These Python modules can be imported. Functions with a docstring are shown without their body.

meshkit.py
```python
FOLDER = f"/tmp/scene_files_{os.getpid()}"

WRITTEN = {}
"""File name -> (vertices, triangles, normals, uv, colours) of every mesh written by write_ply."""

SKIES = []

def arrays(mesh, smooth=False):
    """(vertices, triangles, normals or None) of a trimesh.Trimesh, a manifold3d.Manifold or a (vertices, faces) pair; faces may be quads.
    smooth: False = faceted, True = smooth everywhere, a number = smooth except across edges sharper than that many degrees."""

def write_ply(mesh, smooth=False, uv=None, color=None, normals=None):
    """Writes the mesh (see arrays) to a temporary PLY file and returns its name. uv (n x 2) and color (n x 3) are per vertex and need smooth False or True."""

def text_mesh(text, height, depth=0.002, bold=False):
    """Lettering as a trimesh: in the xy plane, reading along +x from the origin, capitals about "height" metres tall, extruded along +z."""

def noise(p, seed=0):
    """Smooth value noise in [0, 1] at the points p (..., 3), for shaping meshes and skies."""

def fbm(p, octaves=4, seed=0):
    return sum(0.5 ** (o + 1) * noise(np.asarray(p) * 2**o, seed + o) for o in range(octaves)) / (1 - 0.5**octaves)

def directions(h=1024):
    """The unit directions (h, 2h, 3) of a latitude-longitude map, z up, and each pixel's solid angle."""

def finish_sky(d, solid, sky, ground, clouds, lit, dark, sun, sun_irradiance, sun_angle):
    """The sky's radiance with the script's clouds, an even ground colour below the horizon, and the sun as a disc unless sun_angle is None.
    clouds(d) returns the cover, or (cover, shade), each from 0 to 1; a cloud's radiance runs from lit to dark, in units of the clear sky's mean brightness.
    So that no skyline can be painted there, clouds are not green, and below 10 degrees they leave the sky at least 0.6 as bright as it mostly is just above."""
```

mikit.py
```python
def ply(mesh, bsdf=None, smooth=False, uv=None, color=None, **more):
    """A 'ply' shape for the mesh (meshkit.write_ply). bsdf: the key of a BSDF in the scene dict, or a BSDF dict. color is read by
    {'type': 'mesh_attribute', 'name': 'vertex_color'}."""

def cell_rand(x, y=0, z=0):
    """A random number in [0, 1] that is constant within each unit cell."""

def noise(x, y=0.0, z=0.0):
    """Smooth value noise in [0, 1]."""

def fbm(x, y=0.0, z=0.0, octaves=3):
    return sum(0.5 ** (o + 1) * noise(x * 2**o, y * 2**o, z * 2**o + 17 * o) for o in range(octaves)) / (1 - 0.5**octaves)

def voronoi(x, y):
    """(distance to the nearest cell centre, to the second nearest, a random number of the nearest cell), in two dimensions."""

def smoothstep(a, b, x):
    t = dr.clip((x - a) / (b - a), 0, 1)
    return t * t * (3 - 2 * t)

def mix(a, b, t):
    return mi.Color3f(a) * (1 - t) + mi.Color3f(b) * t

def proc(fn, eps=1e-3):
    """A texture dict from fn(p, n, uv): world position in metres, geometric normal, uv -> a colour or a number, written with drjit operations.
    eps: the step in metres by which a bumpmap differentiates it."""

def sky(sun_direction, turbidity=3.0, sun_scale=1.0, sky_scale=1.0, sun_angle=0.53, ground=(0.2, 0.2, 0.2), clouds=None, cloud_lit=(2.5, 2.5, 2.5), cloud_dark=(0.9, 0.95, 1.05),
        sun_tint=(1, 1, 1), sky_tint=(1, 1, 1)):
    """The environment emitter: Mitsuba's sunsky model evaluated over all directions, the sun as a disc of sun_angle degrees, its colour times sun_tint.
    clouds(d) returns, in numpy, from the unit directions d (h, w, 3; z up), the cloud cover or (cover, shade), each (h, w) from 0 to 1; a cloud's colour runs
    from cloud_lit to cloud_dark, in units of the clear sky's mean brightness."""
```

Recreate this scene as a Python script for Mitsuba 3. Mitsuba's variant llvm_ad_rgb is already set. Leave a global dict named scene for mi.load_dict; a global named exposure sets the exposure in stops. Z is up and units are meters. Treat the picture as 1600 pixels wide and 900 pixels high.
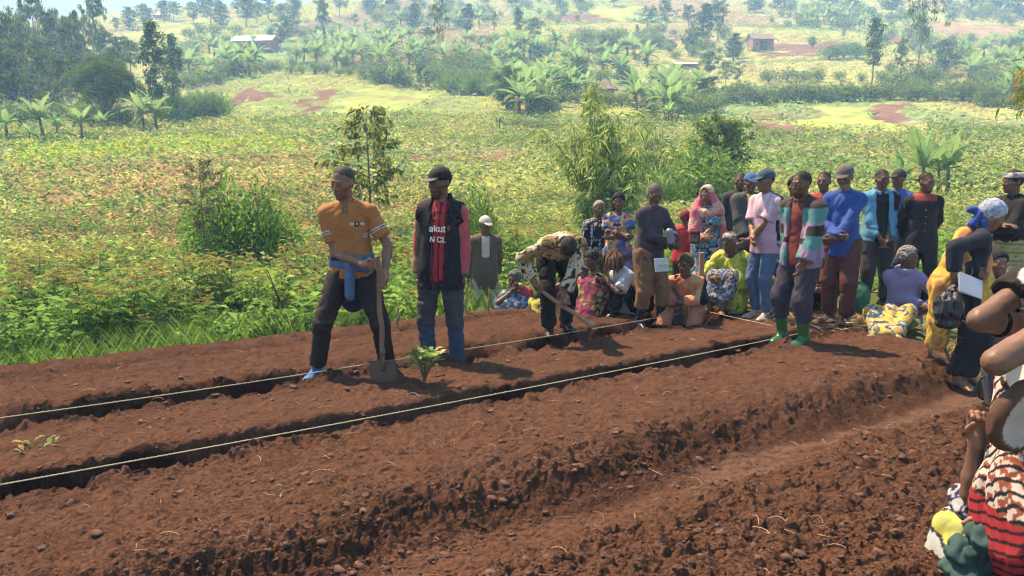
import math, random
import numpy as np, trimesh, mitsuba as mi
import drjit as dr
import mikit, meshkit
from mikit import proc, noise as mnoise, fbm as mfbm, smoothstep as mss, mix as mmix

rng = np.random.default_rng(7)
random.seed(7)
T = mi.ScalarTransform4f
scene, labels = {}, {}

# ---------------------------------------------------------------- camera, light, exposure
CAM_H, PITCH, FPX = 1.7, math.radians(8.3), 1209.0        # eye height (m), downward pitch, focal length in 1600-px widths
scene['camera'] = {'type': 'perspective', 'fov': 2 * math.degrees(math.atan(800 / FPX)), 'fov_axis': 'x', 'near_clip': 0.05, 'far_clip': 6000.0,
                   'to_world': T().look_at(origin=[0, 0, CAM_H], target=[0, math.cos(PITCH), CAM_H - math.sin(PITCH)], up=[0, 0, 1]),
                   'medium': {'type': 'ref', 'id': 'haze_air'}}
SUN = np.array([-0.42, 0.34, 1.0]); SUN /= np.linalg.norm(SUN)
def cloud_cover(d):
    n = meshkit.fbm(np.stack([d[..., 0], d[..., 1], d[..., 2] * 2.2], -1).reshape(-1, 3) * 2.6).reshape(d.shape[:2])
    return np.clip((n - 0.45) * 3.0, 0, 0.75)
scene['sky'] = mikit.sky(SUN.tolist(), turbidity=3.0, sun_scale=1.25, sky_scale=1.15, sun_tint=(1.0, 0.97, 0.92), ground=(0.12, 0.12, 0.06))
exposure = 3.05
HAZE = 0.0011
scene['haze_air'] = {'type': 'homogeneous', 'albedo': {'type': 'rgb', 'value': [0.80, 0.92, 1.0]}, 'sigma_t': {'type': 'rgb', 'value': [HAZE * 0.66, HAZE, HAZE * 1.55]}}
scene['haze'] = {'type': 'cube', 'to_world': T().translate([0, 600, 118]).scale([1500, 760, 124]), 'bsdf': {'type': 'null'},
                 'interior': {'type': 'ref', 'id': 'haze_air'}}
labels['haze'] = {'label': 'pale blue haze over the far hillside and the trees', 'category': 'haze', 'kind': 'stuff'}

# ---------------------------------------------------------------- helpers
def nz(P, f=1.0, seed=0.0):
    """value noise in 0..1 at points P (n,3) or (n,2)."""
    P = np.asarray(P, float)
    if P.shape[-1] == 2: P = np.concatenate([P, np.zeros((*P.shape[:-1], 1))], -1)
    return np.asarray(meshkit.noise((P * f + seed).reshape(-1, 3))).reshape(P.shape[:-1])
def fb(P, f=1.0, seed=0.0, **k):
    P = np.asarray(P, float)
    if P.shape[-1] == 2: P = np.concatenate([P, np.zeros((*P.shape[:-1], 1))], -1)
    return np.asarray(meshkit.fbm((P * f + seed).reshape(-1, 3), **k)).reshape(P.shape[:-1])
def sst(a, b, x):
    t = np.clip((x - a) / (b - a), 0, 1); return t * t * (3 - 2 * t)
def norm(v):
    v = np.asarray(v, float); return v / np.maximum(np.linalg.norm(v, axis=-1, keepdims=True), 1e-12)
def numbered(name):
    if name not in labels and name not in scene and not any(k.startswith(name + '__') for k in scene): return name
    i = 1
    while True:
        k = f'{name}_{i:03d}'
        if k not in labels and k not in scene and k not in USED: return k
        i += 1
USED = set()
def thing(name, label, cat, group=None, kind=None):
    k = numbered(name); USED.add(k)
    labels[k] = {'label': label, 'category': cat}
    if group: labels[k]['group'] = group
    if kind: labels[k]['kind'] = kind
    return k
def part(parent, name, shape, label=None):
    k = parent + '__' + name; i = 1
    while k in scene: k = f'{parent}__{name}_{i:03d}'; i += 1
    scene[k] = shape
    if label: labels[k] = {'label': label}
    return k
class MB:
    """collects vertices / triangles / vertex colours of ONE mesh."""
    def __init__(self): self.v, self.f, self.c, self.n = [], [], [], 0
    def add(self, v, f, c):
        v = np.asarray(v, float).reshape(-1, 3); f = np.asarray(f, int)
        if f.shape[1] == 4: f = np.vstack([f[:, [0, 1, 2]], f[:, [0, 2, 3]]])
        self.v.append(v); self.f.append(f + self.n); self.n += len(v)
        c = np.asarray(c, float); self.c.append(np.broadcast_to(c, (len(v), 3)))
    def ply(self, bsdf, smooth=False, **k):
        return mikit.ply((np.vstack(self.v), np.vstack(self.f)), bsdf, smooth=smooth, color=np.vstack(self.c), **k)
def tube(pts, rad, n=6, caps=True):
    """tapered tube along pts."""
    pts = np.asarray(pts, float); rad = np.broadcast_to(np.asarray(rad, float), (len(pts),))
    tg = norm(np.gradient(pts, axis=0)); a = np.cross(tg, [0.31, 0.2, 0.93]); bad = np.linalg.norm(a, axis=1) < .1
    a[bad] = np.cross(tg[bad], [1, 0, 0]); a = norm(a); b = np.cross(tg, a)
    th = np.arange(n) * 2 * np.pi / n
    v = (pts[:, None] + rad[:, None, None] * (np.cos(th)[None, :, None] * a[:, None] + np.sin(th)[None, :, None] * b[:, None])).reshape(-1, 3)
    i = np.arange(len(pts) - 1)[:, None] * n; j = np.arange(n)[None]; j2 = (j + 1) % n
    q = np.stack([i + j, i + j2, i + n + j2, i + n + j], -1).reshape(-1, 4)
    f = np.vstack([q[:, [0, 1, 2]], q[:, [0, 2, 3]]])
    if caps:
        v = np.vstack([v, pts[:1], pts[-1:]]); m = len(v); k = np.arange(n); L = (len(pts) - 1) * n
        f = np.vstack([f, np.stack([(k + 1) % n, k, k * 0 + m - 2], 1), np.stack([L + k, L + (k + 1) % n, k * 0 + m - 1], 1)])
    return v, f
def rbox(size, r=0.004):
    """box with chamfered edges, centred."""
    import manifold3d as m3
    sx, sy, sz = [max(s / 2 - r, 1e-4) for s in size]
    pts = []
    for a in (-1, 1):
        for b in (-1, 1):
            for c in (-1, 1):
                pts += [[a * (sx + r), b * sy, c * sz], [a * sx, b * (sy + r), c * sz], [a * sx, b * sy, c * (sz + r)]]
    m = m3.Manifold.hull_points(np.array(pts)).to_mesh()
    return np.array(m.vert_properties[:, :3], float), np.array(m.tri_verts, int)
def rotz(a):
    c, s = math.cos(a), math.sin(a); return np.array([[c, -s, 0], [s, c, 0], [0, 0, 1.0]])
def frame(z, hint=(0, 0, 1)):
    """3x3 whose third column is z."""
    z = norm(z); x = np.cross(hint, z)
    if np.linalg.norm(x) < 1e-3: x = np.cross([1, 0, 0], z)
    x = norm(x); return np.stack([x, np.cross(z, x), z], 1)

# ---------------------------------------------------------------- materials
VC = {'type': 'mesh_attribute', 'name': 'vertex_color'}
def two(b): return {'type': 'twosided', 'bsdf': b}
scene['m_cloth'] = two({'type': 'principled', 'base_color': VC, 'roughness': 0.85, 'specular': 0.25, 'sheen': 0.3})
scene['m_skin'] = two({'type': 'principled', 'base_color': VC, 'roughness': 0.55, 'specular': 0.4})
scene['m_rubber'] = two({'type': 'principled', 'base_color': VC, 'roughness': 0.35, 'specular': 0.5})
scene['m_plastic'] = two({'type': 'principled', 'base_color': VC, 'roughness': 0.5, 'specular': 0.45})
scene['m_matte'] = two({'type': 'principled', 'base_color': VC, 'roughness': 0.8, 'specular': 0.3})
scene['m_leaf'] = {'type': 'principledthin', 'base_color': VC, 'roughness': 0.42, 'diff_trans': 1.0, 'eta': 1.42}
scene['m_gloss_leaf'] = {'type': 'principledthin', 'base_color': VC, 'roughness': 0.30, 'diff_trans': 0.95, 'eta': 1.55}
scene['m_bark'] = two({'type': 'principled', 'base_color': VC, 'roughness': 0.9, 'specular': 0.2})
# ---------------------------------------------------------------- the lie of the land
UX, UY = 0.824, 0.566            # along the beds; across them (away from the camera) is (-UY, UX)
from scipy.interpolate import PchipInterpolator
_base = PchipInterpolator([-50, 0, 11, 14, 20, 30, 42, 75, 110, 160, 230, 330, 460, 640], [0, 0, 0, -.1, .05, .65, 2.15, 6.7, 13.0, 24.7, 44.2, 76, 122, 172])
_bed_t = [-3, 1.2, 2.2, 2.58, 2.78, 3.02, 3.2, 3.44, 3.65, 4.35, 4.50, 4.60, 4.68, 4.76, 4.92, 4.985, 5.04, 5.8, 5.90, 6.02, 6.10, 6.34, 6.40, 6.46, 7.45, 7.6, 7.7, 7.85, 8.3, 9]
_bed_z = [.06, .09, .08, .03, -.10, -.11, -.07, .05, .085, .075, .075, .03, -.08, -.16, -.185, .03, .05, .035, .0, -.10, -.15, -.16, .0, .03, .03, -.045, -.04, .02, .0, 0]
_bed = PchipInterpolator(_bed_t, _bed_z)
def st_of(x, y): return x * UX + y * UY, -x * UY + y * UX
def soil_mask(x, y):
    """1 on the dug beds."""
    s, t = st_of(x, y)
    w = nz(np.stack([x, y], -1), 0.9, 3.1) - .5
    a = 1 - sst(8.15, 8.6, t - (np.clip(2.6 - s, -1, 3.6)) * .10 + .35 * w + np.clip(s - 4, 0, 2) * .12)
    end = 7.75 - np.clip(4.2 - t, 0, 3) * .55
    b = 1 - sst(end - .2, end + .3, s + .5 * w)
    return a * b
def land(x, y):
    x = np.asarray(x, float); y = np.asarray(y, float)
    s, t = st_of(x, y); P = np.stack([x, y], -1); r = np.hypot(x, y)
    yy = np.clip(y, -40, 640)
    z = _base(yy)
    az = x / np.maximum(y, 1)
    cap = np.interp(az, [-.9, -.7, -.52, -.41, -.26, -.18, -.05], [40, 48, 58, 63, 69, 84, 260])     # the slope ends in a ridge at the left
    z = z - 4 * np.logaddexp(0, (z - cap) / 4) * sst(60, 120, y)
    far = sst(20, 120, y)
    z = z + far * (fb(P, 1 / 60., 5.0) - .5) * 3.2 * sst(30, 200, y) + (fb(P, 1 / 14., 9.0) - .5) * (.25 + .9 * far) * sst(13, 25, r)
    drop = .5 * sst(8.05, 9.0, t) * (1 - .6 * sst(6.2, 8.5, s))
    return z - drop * (1 - sst(30, 60, y)) 
def bed_height(x, y):
    s, t = st_of(x, y); P = np.stack([x, y], -1)
    tw = t + (nz(P, .8, 11.) - .5) * .14 + (nz(P, 3.2, 4.) - .5) * .07 + (nz(P, 9., 4.) - .5) * .03
    b = _bed(np.clip(tw, -3, 9))
    trench = sst(7.5, 7.0, s + .4 * (nz(P, 1.5, 2.) - .5))
    b = np.where((tw > 5.82) & (tw < 6.47) & (b < 0), b * (.40 + .75 * sst(.34, .6, nz(np.stack([s * 1.25, t * .6], -1), 1., 14.))), b)
    b = np.where((tw > 4.3) & (tw < 6.6), b * trench + .03 * (1 - trench), b)
    b = b - .10 * sst(5.85, 6.0, t) * sst(6.65, 6.4, t) * sst(.52, .75, nz(P, 2.1, 20.)) + .05 * sst(5.75, 5.95, t) * sst(6.4, 6.2, t) * sst(.6, .8, nz(P, 2.9, 33.))
    b = b - .28 * sst(0, .35, s - (3.35 + (t - 1.5) * 2.3) + .3 * (nz(P, 2.3, 5.) - .5)) * sst(2.75, 2.3, t)
    rough = np.interp(t, [2.2, 2.7, 2.9, 3.1, 3.3, 3.6, 4.3, 4.5, 5.0, 5.1, 5.8, 5.9, 6.5, 6.6, 8.5], [1.15, 1.05, .45, .5, 1.4, .62, .55, 1.1, .7, .42, .5, 1.5, .9, .5, .8])
    b = b + rough * ((fb(P, 2.6, 1.) - .5) * .075 + (fb(P, 8., 2.) - .5) * .05)
    crumbs = np.abs(nz(P, 21., 7.) - .5) * -.020 + np.abs(nz(P, 41., 8.) - .5) * -.030 + (nz(P, 74., 8.5) - .5) * .026 + .012
    crumbs = crumbs - .018 * sst(.60, .72, nz(P, 13., 51.)) + np.maximum(nz(P, 34., 61.) - .6, 0) * .06
    clump = sst(.5, .66, fb(P, 9., 17.)) * .016 + sst(.54, .72, fb(P, 5., 27.)) * .024 * sst(.7, 1.2, rough)
    return b + rough * (crumbs + clump)
def ground(x, y):
    m = soil_mask(x, y)
    P = np.stack([np.asarray(x, float), np.asarray(y, float)], -1)
    return land(x, y) + np.where(m > 0, m * bed_height(x, y), 0) + (1 - m) * (fb(P, 1.3, 4.) - .5) * .12 * sst(60, 20, np.hypot(x, y))
def gz(x, y): return float(ground(np.array([x]), np.array([y]))[0])
def ray_of(px, py):
    a, b = (px - 800) / FPX, -(py - 450) / FPX
    return np.array([a, math.cos(PITCH) + b * math.sin(PITCH), -math.sin(PITCH) + b * math.cos(PITCH)])
def on(px, py):
    """where the sight line of a spot in the photograph first meets the land."""
    d = ray_of(px, py); k = np.concatenate([np.linspace(2, 40, 800), np.geomspace(40, 900, 1600)])
    p = d[None] * k[:, None]; h = land(p[:, 0], p[:, 1])
    i = np.argmax(p[:, 2] + CAM_H < h)
    return np.array([p[i, 0], p[i, 1], h[i]])
def at(px, Y, z=.85):
    """x of the picture column px at the forward distance Y."""
    return (px - 800) / FPX * (Y * math.cos(PITCH) + (CAM_H - z) * math.sin(PITCH))

# kinds of plot (corners in metres on the map): 0 tilled red soil, 1 pasture, 3 pale fallow, 4 bright weeds, 5 russet cassava
FIELDS = [(0, [(-7.0, 49.3), (-4.1, 50.7), (-1.2, 49.4), (0.0, 47.5), (-1.1, 45.3), (-6.0, 45.8)]),
          (0, [(-22.8, 111.1), (-24.1, 103.0), (-23.0, 92.2), (-19.7, 81.1), (-20.2, 77.4), (-23.5, 84.0), (-26.1, 97.9), (-26.5, 109.5)]),
          (0, [(-35.4, 96.3), (-38.4, 119.3), (-30.9, 102.0), (-32.4, 91.1)]),
          (0, [(21.4, 73.3), (25.9, 76.0), (26.4, 72.3), (25.4, 65.1), (22.4, 62.7), (19.2, 64.6)]),
          (0, [(40.3, 92.4), (46.7, 96.3), (39.6, 78.9), (33.5, 67.4), (37.1, 78.9)]),
          (3, [(27.5, 63.2), (33.8, 66.7), (30.4, 60.2), (25.7, 58.4)]),
          (0, [(63.6, 189.4), (78.5, 200.6), (81.5, 185.3), (67.8, 172.9), (56.8, 177.4)]),
          (0, [(51.9, 170.5), (62.7, 178.2), (63.1, 169.5), (54.6, 166.2)]),
          (0, [(12.0, 251.0), (18.9, 264.8), (29.9, 251.0), (27.7, 239.8), (15.4, 242.6)]),
          (0, [(-64.4, 204.1), (-62.0, 229.1), (-55.8, 233.7), (-55.0, 218.8), (-58.8, 204.5)]),
          (3, [(121.0, 237.4), (151.5, 237.8), (128.4, 201.0), (111.9, 212.4)]),
          (0, [(96.0, 211.2), (104.7, 211.6), (95.1, 192.1), (87.2, 189.8)]),
          (1, [(34.9, 92.4), (39.3, 90.9), (34.3, 67.9), (26.2, 64.6), (25.7, 70.2)]),
          (1, [(-18.9, 80.3), (-22.0, 107.2), (-19.9, 112.4), (-9.2, 114.8), (-11.8, 91.3), (-13.2, 81.3)]),
          (1, [(39.5, 122.8), (66.3, 117.6), (61.7, 112.5), (36.5, 113.2)]),
          (1, [(17.7, 278.8), (44.2, 278.3), (38.5, 242.3), (30.7, 240.8), (18.9, 264.8)]),
          (1, [(-103.4, 210.8), (-101.3, 235.5), (-94.9, 253.9), (-82.2, 224.1), (-83.8, 201.7), (-97.0, 202.6)]),
          (0, [(41.2, 215.0), (50.0, 208.7), (47.0, 189.8), (38.9, 194.8)]),
          (4, [(-34.4, 52.7), (-14.4, 55.4), (-13.0, 50.0), (-21.3, 47.5), (-27.8, 42.6)]),
          (5, [(-27.8, 42.6), (-21.3, 47.5), (-13.0, 50.0), (-4.5, 34.5), (-2.8, 20.8), (-7.7, 18.4), (-13.7, 20.6)]),
          (4, [(6.0, 45.9), (10.2, 46.1), (13.9, 42.7), (12.6, 38.6), (5.4, 36.5)])]

import shapely
from shapely.geometry import Polygon, Point
_FP = [(k, Polygon(p)) for k, p in FIELDS]
def field_kind(x, y):
    x = np.asarray(x, float); y = np.asarray(y, float)
    P = np.stack([x, y], -1); w = 1 + y / 120
    xx = x + (nz(P, 1 / 5., 1.) - .5) * 2.5 * w; yy = y + (nz(P, 1 / 5., 40.) - .5) * 2.5 * w
    k = np.full(x.shape, -1)
    for kind, p in _FP:
        k[shapely.contains_xy(p, xx, yy) & (k < 0)] = kind
    return k
def field_color(x, y):
    """base colour of what grows (or does not) on the slope."""
    x = np.asarray(x, float); y = np.asarray(y, float); P = np.stack([x, y], -1)
    # terraces: long narrow plots that follow the contour
    g = np.stack([x / 26 + .35 * nz(P, 1 / 30., 3.), (y + 8 * nz(P, 1 / 40., 8.)) / np.maximum(9, 5 + y * .07)], -1)
    ci = np.floor(g); h = np.sin(ci[:, 0] * 127.1 + ci[:, 1] * 311.7) * 43758.5; h = h - np.floor(h)
    h2 = np.sin(ci[:, 0] * 269.5 + ci[:, 1] * 183.3) * 43758.5; h2 = h2 - np.floor(h2)
    pal = np.array([[.132, .150, .042], [.108, .138, .042], [.150, .158, .055], [.092, .130, .045], [.135, .140, .062]])
    c = pal[(h * 4.999).astype(int)]
    soil = np.array([.12, .066, .05])
    bare = (h2 > .86) & (y > 110)
    c = np.where(bare[:, None], soil * .6 + c * .4, c)
    rows = np.sin((y * np.cos(h * 3) + x * np.sin(h * 3)) * 6.28 / (1.1 + .9 * h2)); c = c * (1 + .22 * rows * sst(45, 80, y) * sst(330, 200, y))[:, None]
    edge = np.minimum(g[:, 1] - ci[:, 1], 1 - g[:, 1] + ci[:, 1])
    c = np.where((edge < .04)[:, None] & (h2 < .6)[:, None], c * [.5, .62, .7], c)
    k = field_kind(x, y)
    for kind, col in ((0, soil), (1, [.155, .19, .05]), (3, [.19, .135, .085]), (4, [.125, .18, .03]), (5, [.15, .11, .04])):
        c = np.where((k == kind)[:, None], col, c)
    m = fb(P, 1 / 3., 2.)[:, None]; m2 = nz(P, 1.3, 6.)[:, None]
    c = np.where((k == 0)[:, None] | (k == 3)[:, None], c, c * 1.35)
    c = c * (.72 + .5 * m) * (.86 + .28 * m2)
    red = sst(.62, .74, fb(P, 1 / 9., 30.))[:, None] * .45 * (y > 24)[:, None]
    return c * (1 - red) + soil * red * (.8 + .4 * m2)

def polar_mesh(rs, az):
    R, A = np.meshgrid(rs, az, indexing='ij'); x = (R * np.sin(A)).ravel(); y = (R * np.cos(A)).ravel()
    n, m = len(rs), len(az); i = np.arange(n - 1)[:, None] * m + np.arange(m - 1)[None]
    q = np.stack([i, i + m, i + m + 1, i + 1], -1).reshape(-1, 4)
    return x, y, np.vstack([q[:, [0, 2, 1]], q[:, [0, 3, 2]]])

def soil_rgb(p, n, uv):
    x, y = p.x, p.y
    t = -x * UY + y * UX; s = x * UX + y * UY
    a = mnoise(x * 3.1, y * 3.1, 3.0); b = mfbm(x * 17, y * 17, 1.0); c = mnoise(x * 150, y * 150, 2.0)
    # soil just turned over is still moist; the raked tops have dried
    wob = (mnoise(x * 1.7, y * 1.7, 9.0) - .5) * .25 + (mnoise(x * 7, y * 7, 9.0) - .5) * .12
    tt = t + wob
    moist = mss(4.55, 4.7, tt) * mss(5.02, 4.96, tt) + mss(5.85, 6.0, tt) * mss(6.5, 6.4, tt) * .8 + mss(3.55, 3.3, tt) * mss(3.0, 3.15, tt) * .55 + mss(2.9, 2.4, tt) * .22
    moist = dr.maximum(moist, mss(5.6, 6.6, s + wob * 3) * mss(5.7, 6.0, tt) * .9)
    moist = dr.clip(moist + (a - .5) * .35 + (b - .5) * .6, 0, 1)
    dry = mmix([.071, .0365, .0240], [.092, .0485, .0325], a)
    col = mmix(dry, [.027, .0140, .0103], moist)
    path = mss(2.78, 2.88, tt) * mss(3.15, 3.05, tt) * mss(.40, .55, mnoise(x * 2.3, y * 2.3, 77.))
    col = mmix(col, [.098, .058, .042], path * .8)
    g = mnoise(x * 62, y * 62, 4.0)
    col = col * (.42 + .45 * b + .42 * c + .36 * g)
    fleck = mss(.80, .88, mnoise(x * 61, y * 61, 5.)) * .3
    col = mmix(col, [.14, .09, .06], fleck * (1 - moist))
    w = mnoise(x * .9 + 3.1, y * .9 + 3.1, 3.1) - .5
    edge = mss(8.15, 8.6, t - dr.clip(2.6 - s, -1, 3.6) * .10 + .35 * w + dr.clip(s - 4, 0, 2) * .12)
    end = 7.75 - dr.clip(4.2 - t, 0, 3) * .55
    edge = dr.maximum(edge, mss(end - .2, end + .3, s + .5 * w))
    straw = mmix([.17, .115, .06], [.10, .095, .035], mss(.35, .65, mfbm(x * 2, y * 2, 30.)))
    straw = mmix(straw, [.06, .085, .02], mss(10.0, 12.5, dr.sqrt(x * x + y * y)) * .8) * (.6 + .8 * c)
    return mmix(col, straw, edge)
def soil_grain(p, n, uv):
    return mnoise(p.x * 95, p.y * 95, p.z * 95) * .6 + mnoise(p.x * 210, p.y * 210, p.z * 210) * .35 + mfbm(p.x * 33, p.y * 33, p.z * 33) * .8
scene['m_soil'] = two({'type': 'bumpmap', 'arbitrary': proc(soil_grain, eps=.002), 'scale': .020,
                       'bsdf': {'type': 'diffuse', 'reflectance': proc(soil_rgb)}})
_x, _y, _f = polar_mesh(np.concatenate([np.geomspace(.35, 2.4, 50, endpoint=False), np.geomspace(2.4, 5.2, 360, endpoint=False), np.geomspace(5.2, 13.0, 300)]), np.radians(np.linspace(-46, 46, 560)))
_g = ground(_x, _y)
scene['ground'] = mikit.ply((np.stack([_x, _y, _g], 1), _f), 'm_soil', smooth=True)
labels['ground'] = {'label': 'dug red brown soil of the planting beds and trenches', 'kind': 'structure', 'category': 'ground'}

def far_rgb(p, n, uv):
    return .68 + .64 * mfbm(p.x * .9, p.y * .9, p.z * .9, 4)
scene['m_far'] = two({'type': 'principled', 'base_color': VC, 'roughness': .95, 'specular': .1})
_x, _y, _f = polar_mesh(np.geomspace(12.6, 500, 340), np.radians(np.linspace(-58, 58, 370)))
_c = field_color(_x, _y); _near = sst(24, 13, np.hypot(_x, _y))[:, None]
_c = _c * (1 - _near) + np.array([.055, .07, .022]) * _near
_z = land(_x, _y) - .03
_z = _z + (nz(np.stack([_x, _y], 1), .9, 8.) - .5) * np.clip(_y - 30, 0, 60) / 60 * .5
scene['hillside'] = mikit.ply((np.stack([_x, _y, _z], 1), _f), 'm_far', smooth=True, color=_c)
labels['hillside'] = {'label': 'long green hillside of crop fields rising behind the crowd', 'kind': 'structure', 'category': 'hill'}
# the next ridge across the valley, deep in the haze
_x, _y, _f = polar_mesh(np.geomspace(620, 1150, 40), np.radians(np.linspace(-60, 40, 90)))
_az = np.degrees(np.arctan2(_x, _y)); _r = np.hypot(_x, _y)
_z = 20 + np.clip(_r - 620, 0, 330) / 330 * 195 * sst(20, -14, _az) + (fb(np.stack([_x, _y], 1), 1 / 90., 3.) - .5) * 30
_z = np.minimum(_z, 232)
scene['distant_mountain'] = mikit.ply((np.stack([_x, _y, _z], 1), _f), 'm_far', smooth=True, color=np.full((len(_x), 3), [.06, .09, .04]))
labels['distant_mountain'] = {'label': 'far mountain side almost lost in blue haze', 'kind': 'structure', 'category': 'mountain'}

# clods and crumbs lying on the beds: nobody could count them
_mb = MB(); _ico = trimesh.creation.icosphere(subdivisions=1); _iv, _if = np.array(_ico.vertices), np.array(_ico.faces)
_i0 = trimesh.creation.icosahedron(); _v0, _f0 = np.array(_i0.vertices), np.array(_i0.faces)
_n = 17000; _r = 2.5 + 8 * rng.random(_n) ** 1.3; _a = np.radians(rng.uniform(-38, 38, _n)); _x, _y = _r * np.sin(_a), _r * np.cos(_a); _s, _t = st_of(_x, _y)
_wt = np.interp(_t, [1.5, 2.7, 2.9, 3.2, 3.5, 4.4, 4.6, 5, 5.1, 5.9, 6.4, 6.6], [.9, 1, .35, 1, .5, .45, 1, .6, .25, .9, .6, .25]) * (.25 + 1.1 * sst(.4, .65, fb(np.stack([_x, _y], 1), 2.1, 6.)))
_ok = (rng.random(_n) < _wt) & (soil_mask(_x, _y) > .9); _x, _y, _r = _x[_ok], _y[_ok], _r[_ok]; _z = ground(_x, _y)
for x, y, z, q in zip(_x, _y, _z, rng.random(len(_x))):
    R = .004 + .006 * q + .017 * q ** 18; big = R > .014
    b, f = (_iv, _if) if big else (_v0, _f0)
    v = b * (1 + 1.1 * (nz(b, 1.7, q * 99)[:, None] - .5) + .7 * (nz(b, 4.1, q * 57)[:, None] - .5)) * [1, .8 + .4 * ((q * 13) % 1), .6] * R
    _mb.add(v @ rotz(q * 61).T + [x, y, z + R * .10], f, np.array([.078, .041, .028]) * (.62 + .5 * ((q * 37) % 1)))
scene['soil_clods'] = _mb.ply('m_matte', smooth=True)
labels['soil_clods'] = {'label': 'loose clods and crumbs of red soil on the beds', 'category': 'soil', 'kind': 'stuff'}
# roots and bits of straw in the soil
_mb = MB()
for _ in range(420):
    r = 2.6 + 7.5 * rng.random(); a = math.radians(rng.uniform(-36, 36)); x, y = r * math.sin(a), r * math.cos(a)
    if soil_mask(np.array([x]), np.array([y]))[0] < .9: continue
    L = rng.uniform(.03, .13); th = rng.random() * 6.3; k = np.linspace(0, 1, 5)[:, None]
    p = np.array([x, y, 0]) + k * L * np.array([math.cos(th), math.sin(th), 0]) + np.array([-math.sin(th), math.cos(th), 0]) * (k - k * k) * rng.uniform(-1, 1) * L
    p[:, 2] = gz(x, y) + .006 + (k[:, 0] - k[:, 0] ** 2) * rng.uniform(0, .12) * 0.6
    v, f = tube(p, rng.uniform(.0008, .0022), 4, False); _mb.add(v, f, np.array([.32, .22, .13]) * rng.uniform(.5, 1.2))
scene['root_bits'] = _mb.ply('m_matte')
labels['root_bits'] = {'label': 'pale root ends and straw bits in the turned soil', 'category': 'roots', 'kind': 'stuff'}
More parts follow.
